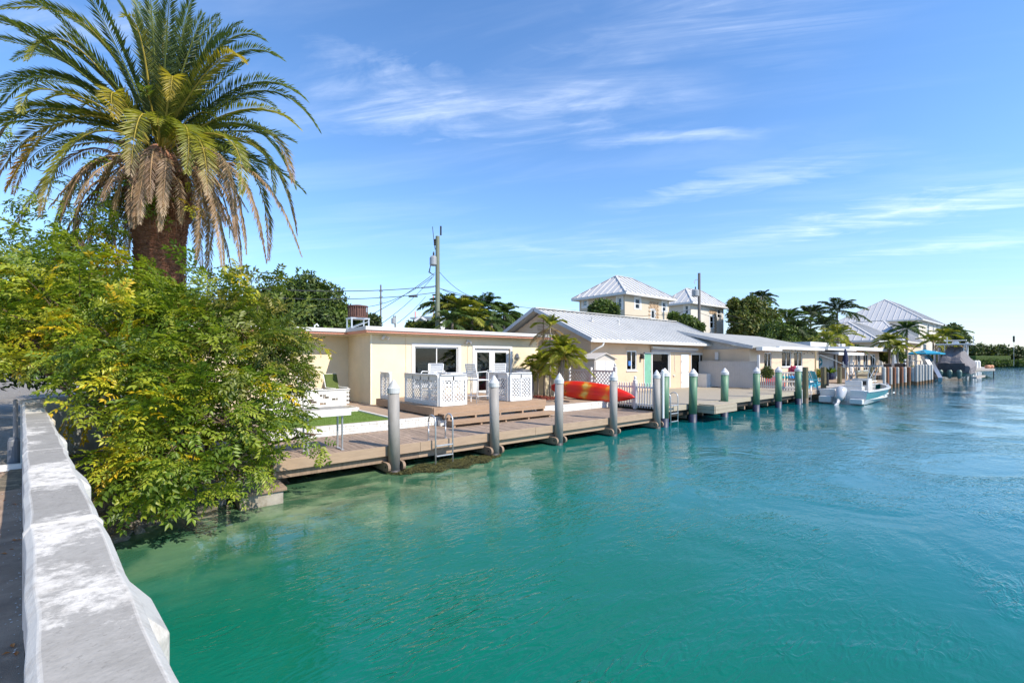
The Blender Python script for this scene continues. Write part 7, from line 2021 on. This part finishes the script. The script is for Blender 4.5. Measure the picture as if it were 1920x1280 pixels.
# ---- feather palms
def feather_palm(loc, h, nf, Lf, label, lean=(0, 0), pal='y', stem_r=.07, group=None, stems=None, seed=1, lw=.035, nfw=None, dead=0, m=None, frl=.42, cat='palm tree', near=False):
    r = np.random.default_rng(seed); t = thing('feather_palm', label, cat, loc, 0, group)
    cf = {'y': colmix((.13, .19, .022), (.34, .32, .035), .2, 1.0, .25), 'g': colmix((.04, .085, .018), (.10, .16, .03), .4, 1.0, .25), 'd': colmix((.025, .05, .015), (.06, .09, .02), .4, 1., .25)}[pal]
    stems = stems or [(0, 0, h, nf)]
    for (sx, sy, hh, nn) in stems:
        top = np.array([sx + lean[0] * hh, sy + lean[1] * hh, hh])
        k_ = 7; MB().tube([(sx + lean[0] * hh * (q / k_) ** 1.6, sy + lean[1] * hh * (q / k_) ** 1.6, hh * q / k_) for q in range(k_ + 1)], [stem_r * (1.25 - .5 * q / k_) for q in range(k_ + 1)], 8).build('stem', m_palmtrunk, t, local=True, smooth=True)
        for k in range(nn):
            az = k * 2.399 + r.uniform(-.25, .25); f = k / max(1, nn - 1); el = R(82 - 92 * f) + r.normal(0, .08); ln = Lf * (.65 + .4 * min(1, f * 2.2)) * r.uniform(.9, 1.1)
            isdead = dead and f > 1 - dead
            if isdead: el = R(-25)
            d = np.array([math.cos(az) * math.cos(el), math.sin(az) * math.cos(el), math.sin(el)])
            ctrl = top + d * ln * .6 + np.array([0, 0, .05]); tip = top + d * ln * .85 + np.array([0, 0, -ln * .5 * math.cos(el)]) + np.array([math.cos(az), math.sin(az), 0]) * ln * .22
            pts = bez(top, ctrl, tip, 14)
            C, D, N, L, W, col = frond_arrays(pts, 44 if near else 30, frl * Lf, lw if not near else .019, cf if not isdead else B1, r, .3 if near else .2, .15, .8, .12 if near else .35)
            o = mesh_obj('frond', leaf_mesh('frond', C, D, N, L, W, col, m=LEAF if near else FARLEAF, droop=.14 if near else .22), t)
            b = MB(); b.tube([tuple(p) for p in pts[::2]], [.014 * (1 - .8 * q / 6) for q in range(7)], 3, cap=False); mesh_obj('midrib', b.mesh('midrib', m_rach if pal == 'y' else m_rachgreen), o)
    return t
feather_palm((12.95, 12.75, .8), 2.0, 30, 1.0, 'bushy yellow green feather palm with two leaning stems beside the kayak', stems=[(0, 0, 1.7, 20), (.25, .35, 1.95, 17), (.55, .75, 2.15, 15)], pal='y', stem_r=.045, seed=4, lw=.019, lean=(.02, -.05), near=True, group='small palms by the yellow house', frl=.32)
feather_palm((13.9, 14.4, .8), 3.1, 13, .95, 'taller thin feather palm with browning fronds touching the end of the yellow roof', pal='y', stem_r=.04, seed=6, dead=.35, near=True, group='small palms by the yellow house', frl=.34)
feather_palm((14.3, 15.2, .8), 1.8, 22, 1.0, 'low feather palm filling the gap between the yellow house and the lattice fence', stems=[(0, 0, 1.5, 18), (-.3, .1, 1.1, 14)], pal='y', stem_r=.04, seed=9, near=True, group='small palms by the yellow house')
MB_ = MB().lathe((12.95, 12.75, .8), [(.32, .0), (.30, .03)], 14); tag(MB_.build('drain_grate', m_black), 'dark round iron grate around the foot of the small palm beside the kayak', 'grate')

# ---- broad-leaved trees further off
def far_tree(name, label, lobes_px, t_, n, L, pal, group=None, trunk=True, seed=1, dens=1, base=.5, W=.55, cat='tree', spread=.5, depth=1.0):
    r = np.random.default_rng(seed); P, O = [], []
    for (x, y, rp) in lobes_px:
        c = np.array(PT(x, y, t_)); rr = rp / 850 * t_
        dof = np.array([cc, ss, 0]) * r.uniform(-.3, .5) * rr * depth
        m = int(n * rp / sum(l[2] for l in lobes_px)); d = rnd_dirs(m)
        lump = 1 + .13 * np.sin(d[:, 0] * 8 + x) * np.sin(d[:, 1] * 7 + y) + .10 * np.sin(d[:, 2] * 11 + x * .3) 
        q = c + dof + d * rr * ((1 - spread * r.random(m) ** 1.5) * lump)[:, None]
        P.append(q); O.append(d)
    P = np.concatenate(P); O = np.concatenate(O); k = P[:, 2] > base; P, O = P[k], O[k]
    m = len(P); ck = np.sin(P[:, 0] * 1.9) * np.sin(P[:, 2] * 2.3 + P[:, 1] * 1.4)
    pal = np.array(pal); col = pal[r.integers(0, len(pal), m)] * (1 + .25 * ck[:, None]) * r.uniform(.75, 1.3, (m, 1))
    D = unit(O * .5 + rnd_dirs(m)); N = unit(O + rnd_dirs(m) * .6 + UP * .3)
    c0 = P.mean(0); t = thing(name, label, cat, (c0[0], c0[1], base), 0, group)
    mesh_obj('crown', leaf_mesh('crown', P, D, N, L * r.uniform(.7, 1.3, m), L * W, col, m=FARLEAF, org=t.location), t, 'stuff')
    if trunk:
        b = MB(); top = Vector((c0[0], c0[1], c0[2])); rr = .012 * t_
        b.tube([(c0[0], c0[1], base), tuple(top)], [rr, rr * .5], 7)
        for (x, y, rp) in lobes_px[:7]:
            c = PT(x, y, t_); b.tube([Vector((c0[0], c0[1], base + (top.z - base) * .5)), c], [rr * .5, rr * .2], 5)
        b.build('trunk', m_trunk, t)
    return t
DK = [[.035, .065, .012], [.058, .098, .016], [.09, .14, .022], [.12, .165, .028]]
DD = [[.028, .052, .014], [.045, .075, .018], [.07, .10, .02]]
YD = [[.05, .085, .015], [.085, .12, .02], [.12, .14, .022], [.15, .15, .03]]
far_tree('round_tree', 'large dense round dark green tree behind the left end of the yellow house', [(575, 548, 36), (545, 560, 34), (606, 565, 36), (520, 585, 34), (590, 600, 42), (625, 600, 30), (500, 560, 25), (545, 610, 40), (480, 600, 40)], 32, 15000, .30, DK, seed=2)
far_tree('round_tree', 'smaller dark tree just right of the cooling unit stand', [(650, 588, 16), (668, 600, 18), (695, 604, 15), (640, 605, 16)], 38, 4500, .30, DD, seed=3)
far_tree('garden_hedge', 'low dark shrubs under the blue gabled house', [(770, 612, 9), (785, 613, 9), (800, 612, 10), (815, 612, 8)], 34, 2200, .22, YD, trunk=False, seed=30, cat='shrub')
for i, (x, y, t_, L_, nf, lab) in enumerate(((838, 578, 34, 2.1, 22, 'leftmost palm of the clump right of the tall utility pole'), (862, 583, 33, 2.0, 24, 'yellowish palm in the middle of the clump behind the flat roof'), (906, 580, 35, 2.2, 24, 'tallest palm of the clump behind the flat roof'),
                                    (945, 590, 36, 1.9, 18, 'rightmost palm of the clump, just left of the tan gable'), (885, 598, 31, 1.7, 20, 'low palm at the front of the clump behind the flat roof'), (848, 604, 30, 1.6, 18, 'lowest palm of the clump, closest to the tall utility pole'), (922, 606, 31, 1.6, 18, 'dark low palm of the clump nearest the gable eave'))):
    p = PT(x, y, t_); feather_palm((p.x, p.y, .5), p.z - .5, nf, L_, lab, pal='y' if i in (1, 4) else 'g', stem_r=.12, seed=20 + i, group='palms behind the flat roof', lw=.05, frl=.32)
far_tree('leafy_shrub', 'dark bushes filling in below the palm clump behind the flat roof', [(850, 612, 14), (875, 612, 15), (900, 614, 15), (930, 612, 14), (955, 605, 12), (968, 596, 8)], 38, 5200, .28, DK, trunk=False, seed=31, cat='shrub')
far_tree('street_tree', 'round bright green tree in front of the big beige house', [(1132, 577, 17), (1118, 582, 13), (1148, 583, 13), (1130, 590, 16)], 36, 4200, .26, DK, seed=4)
far_tree('street_tree', 'small green tree between the two big two storey houses', [(1268, 600, 11), (1283, 604, 14), (1296, 608, 12), (1262, 594, 7), (1310, 615, 9)], 36, 3600, .26, DK, seed=5)
far_tree('street_tree', 'tall dark olive tree mass right of the off-white house', [(1388, 592, 20), (1402, 582, 22), (1425, 588, 26), (1400, 620, 30), (1374, 628, 10), (1430, 620, 32), (1376, 570, 9), (1410, 568, 12), (1440, 600, 20)], 58, 13000, .42, YD, seed=6)
far_tree('street_tree', 'broad dark tree below the palms, behind the cream house roof', [(1455, 622, 22), (1475, 628, 20), (1500, 630, 18), (1520, 636, 14), (1440, 640, 20)], 52, 8000, .34, DK, seed=7)
for i, (x, y, t_, L_, nf, p_, lab) in enumerate(((1428, 560, 66, 2.3, 22, 'd', 'compact palm head poking up above the dark olive trees'), (1475, 600, 60, 3.2, 16, 'g', 'windswept palm left of the tall trio above the cream roof'), (1520, 594, 62, 3.2, 20, 'd', 'dark shaggy palm in the middle above the cream roof'), (1570, 584, 66, 3.6, 18, 'd', 'tallest dark palm left of the big pale hip roof'),
                                        (1492, 618, 52, 2.2, 16, 'd', 'shorter dark palm under the windswept one'), (1545, 612, 54, 2.4, 16, 'd', 'dark palm at the left edge of the bungalow roof'), (1572, 630, 46, 2.1, 18, 'y', 'yellowish palm in front of the bungalow roof'), (1553, 640, 44, 1.8, 16, 'y', 'low orange tinged palm beside the blue grey shed roof'), (1605, 655, 44, 1.0, 10, 'g', 'small palm just above the low flat house roof'),
                                        (1700, 618, 52, 1.9, 20, 'g', 'upright green palm in front of the big pale house wall'), (1668, 640, 48, 1.65, 22, 'y', 'bushy green palm left of the upright one, by the porch'), (1682, 650, 47, 1.3, 18, 'y', 'dense low palm below the upright one'),
                                        (1768, 630, 66, 2.2, 18, 'y', 'drooping palm at the left of the covered boat top'), (1784, 626, 68, 2.3, 18, 'g', 'palm right beside the gable of the far two storey house'), (1750, 640, 64, 2.2, 14, 'y', 'thin brownish palm in front of the far two storey house'))):
    p = PT(x, y, t_); feather_palm((p.x, p.y, .5), p.z - .5, nf, L_, lab, pal=p_, stem_r=.13, seed=50 + i, group='palms between the canal houses', lw=.065, frl=.30, dead=.15 if i in (6, 7, 12) else 0)
far_tree('garden_shrubs', 'dense greenery at the foot of the palms by the bungalow', [(1480, 645, 14), (1550, 650, 12), (1585, 650, 10), (1660, 665, 11), (1672, 672, 10), (1683, 668, 10)], 50, 5000, .26, DK, trunk=False, seed=32, cat='shrub')
far_tree('seaside_tree', 'dark tree with layered crown right of the far two storey house', [(1785, 622, 14), (1797, 634, 14), (1804, 648, 11), (1790, 650, 14), (1778, 660, 13), (1800, 662, 10)], 78, 6000, .5, DD, seed=8)
far_tree('garden_shrubs', 'green hedge behind the boat lift under the teal umbrella', [(1742, 668, 8), (1752, 672, 9), (1765, 668, 9), (1775, 672, 9), (1748, 680, 8)], 60, 2600, .28, YD, trunk=False, seed=33, cat='shrub')
# far bank
lob = []
xs = list(range(1812, 2150, 13))
rfb = random.Random(4)
for x in xs: lob.append((x, 667 - (5 if 1880 > x > 1850 else 0) + rfb.uniform(-4, 3) - (4 if x < 1850 else 0) + (3 if x > 1880 else 0), rfb.uniform(12, 17)))
far_tree('mangrove_bank', 'long dark green belt of trees along the far bank at the right edge', lob, 150, 26000, .85, DD + [[.08, .09, .02]], trunk=False, seed=9, cat='trees', depth=1.5)['kind'] = 'stuff'
lob = [(x, 681 + rfb.uniform(-1, 2), rfb.uniform(5, 8)) for x in range(1825, 2150, 9)]
far_tree('mangrove_shore', 'low bright mangrove shrubs at the water line of the far bank', lob, 142, 16000, .6, DK, trunk=False, seed=10, cat='shrubs', base=.02)['kind'] = 'stuff'
hg = MB(); p0, p1 = PT(1822, 667, 146), PT(1888, 668, 146)
hg.bar((p0.x, p0.y, 2.2), (p1.x, p1.y, 2.2), 2.5, 2.6); tag(hg.build('clipped_hedge', M('hedge_green', (.06, .10, .015), .9, .3, 2, .6, 3, bdist=.3), bevel=.2), 'long clipped flat-topped hedge in front of the far trees', 'hedge')
# trees left of and behind the bridge end
far_tree('roadside_tree', 'shaded tree behind the far end of the parapet at the left edge', [(-60, 600, 120), (20, 640, 90), (100, 660, 80), (-160, 560, 150)], 15, 9000, .22, DD, seed=12, base=1.6, trunk=True)
far_tree('roadside_tree', 'dark tree mostly hidden behind the date palm trunk', [(150, 560, 70), (230, 590, 70), (310, 600, 60), (390, 600, 50), (440, 620, 50)], 20, 9000, .24, DD, seed=13, base=.7)
# potted and flowering plants
def small_plant(px_, py_, t_, rpx, label, pal, n=500, L=.12, name='garden_plant', base=None):
    return far_tree(name, label, [(px_, py_, rpx)], t_, n, L, pal, trunk=False, seed=int(px_), base=base or .7, cat='plant', spread=.6)
small_plant(1437, 698, 27, 10, 'round clipped shrub behind the short picket fence', YD, 1500, .10)
small_plant(1487, 693, 28, 6, 'magenta flowers beside the last green piling', [[.55, .03, .14], [.6, .05, .2], [.08, .12, .02]], 420, .11, 'flowering_plant')
small_plant(1534, 700, 33, 8, 'yellow green croton in a pot by the shed wall', [[.3, .25, .02], [.08, .12, .02]], 500, .14)
pa = PY(1556, 712, 12.6)
t = thing('agave_pot', 'spiky green plant in a dark blue pot by the white corner posts', 'potted plant', (pa.x, 12.6, .7))
MB().lathe((0, 0, 0), [(.22, 0), (.36, .35), (.34, .6)], 12).build('pot', m_navyfab, t, local=True)
n = 40; D = rnd_dirs(n); D[:, 2] = abs(D[:, 2]) + .3
mesh_obj('leaves', leaf_mesh('leaves', np.tile([0, 0, .6], (n, 1)), D, unit(np.cross(D, [0.3, 1, .2])), rng.uniform(.5, .9, n), .10, np.tile([[.12, .2, .03]], (n, 1)) * rng.uniform(.7, 1.4, (n, 1)), m=FARLEAF), t)
small_plant(1686, 679, 52, 5, 'yellow flowering plant by the far patio railing', [[.4, .35, .03], [.08, .12, .02]], 260, .16, 'flowering_plant')
small_plant(1712, 690, 52, 4, 'little yellow plant near the far white pilings', [[.4, .35, .03], [.08, .12, .02]], 200, .14, 'flowering_plant')
# small lettering-like decal on the gabled house window
dq = PY(1181, 681, 15.44)
tag(MB().bx(dq.x - .12, dq.x + .12, 15.445, 15.448, dq.z - .13, dq.z + .13).build('window_sticker', M('blue_sticker', (.05, .18, .5), .6), h2, ), None)
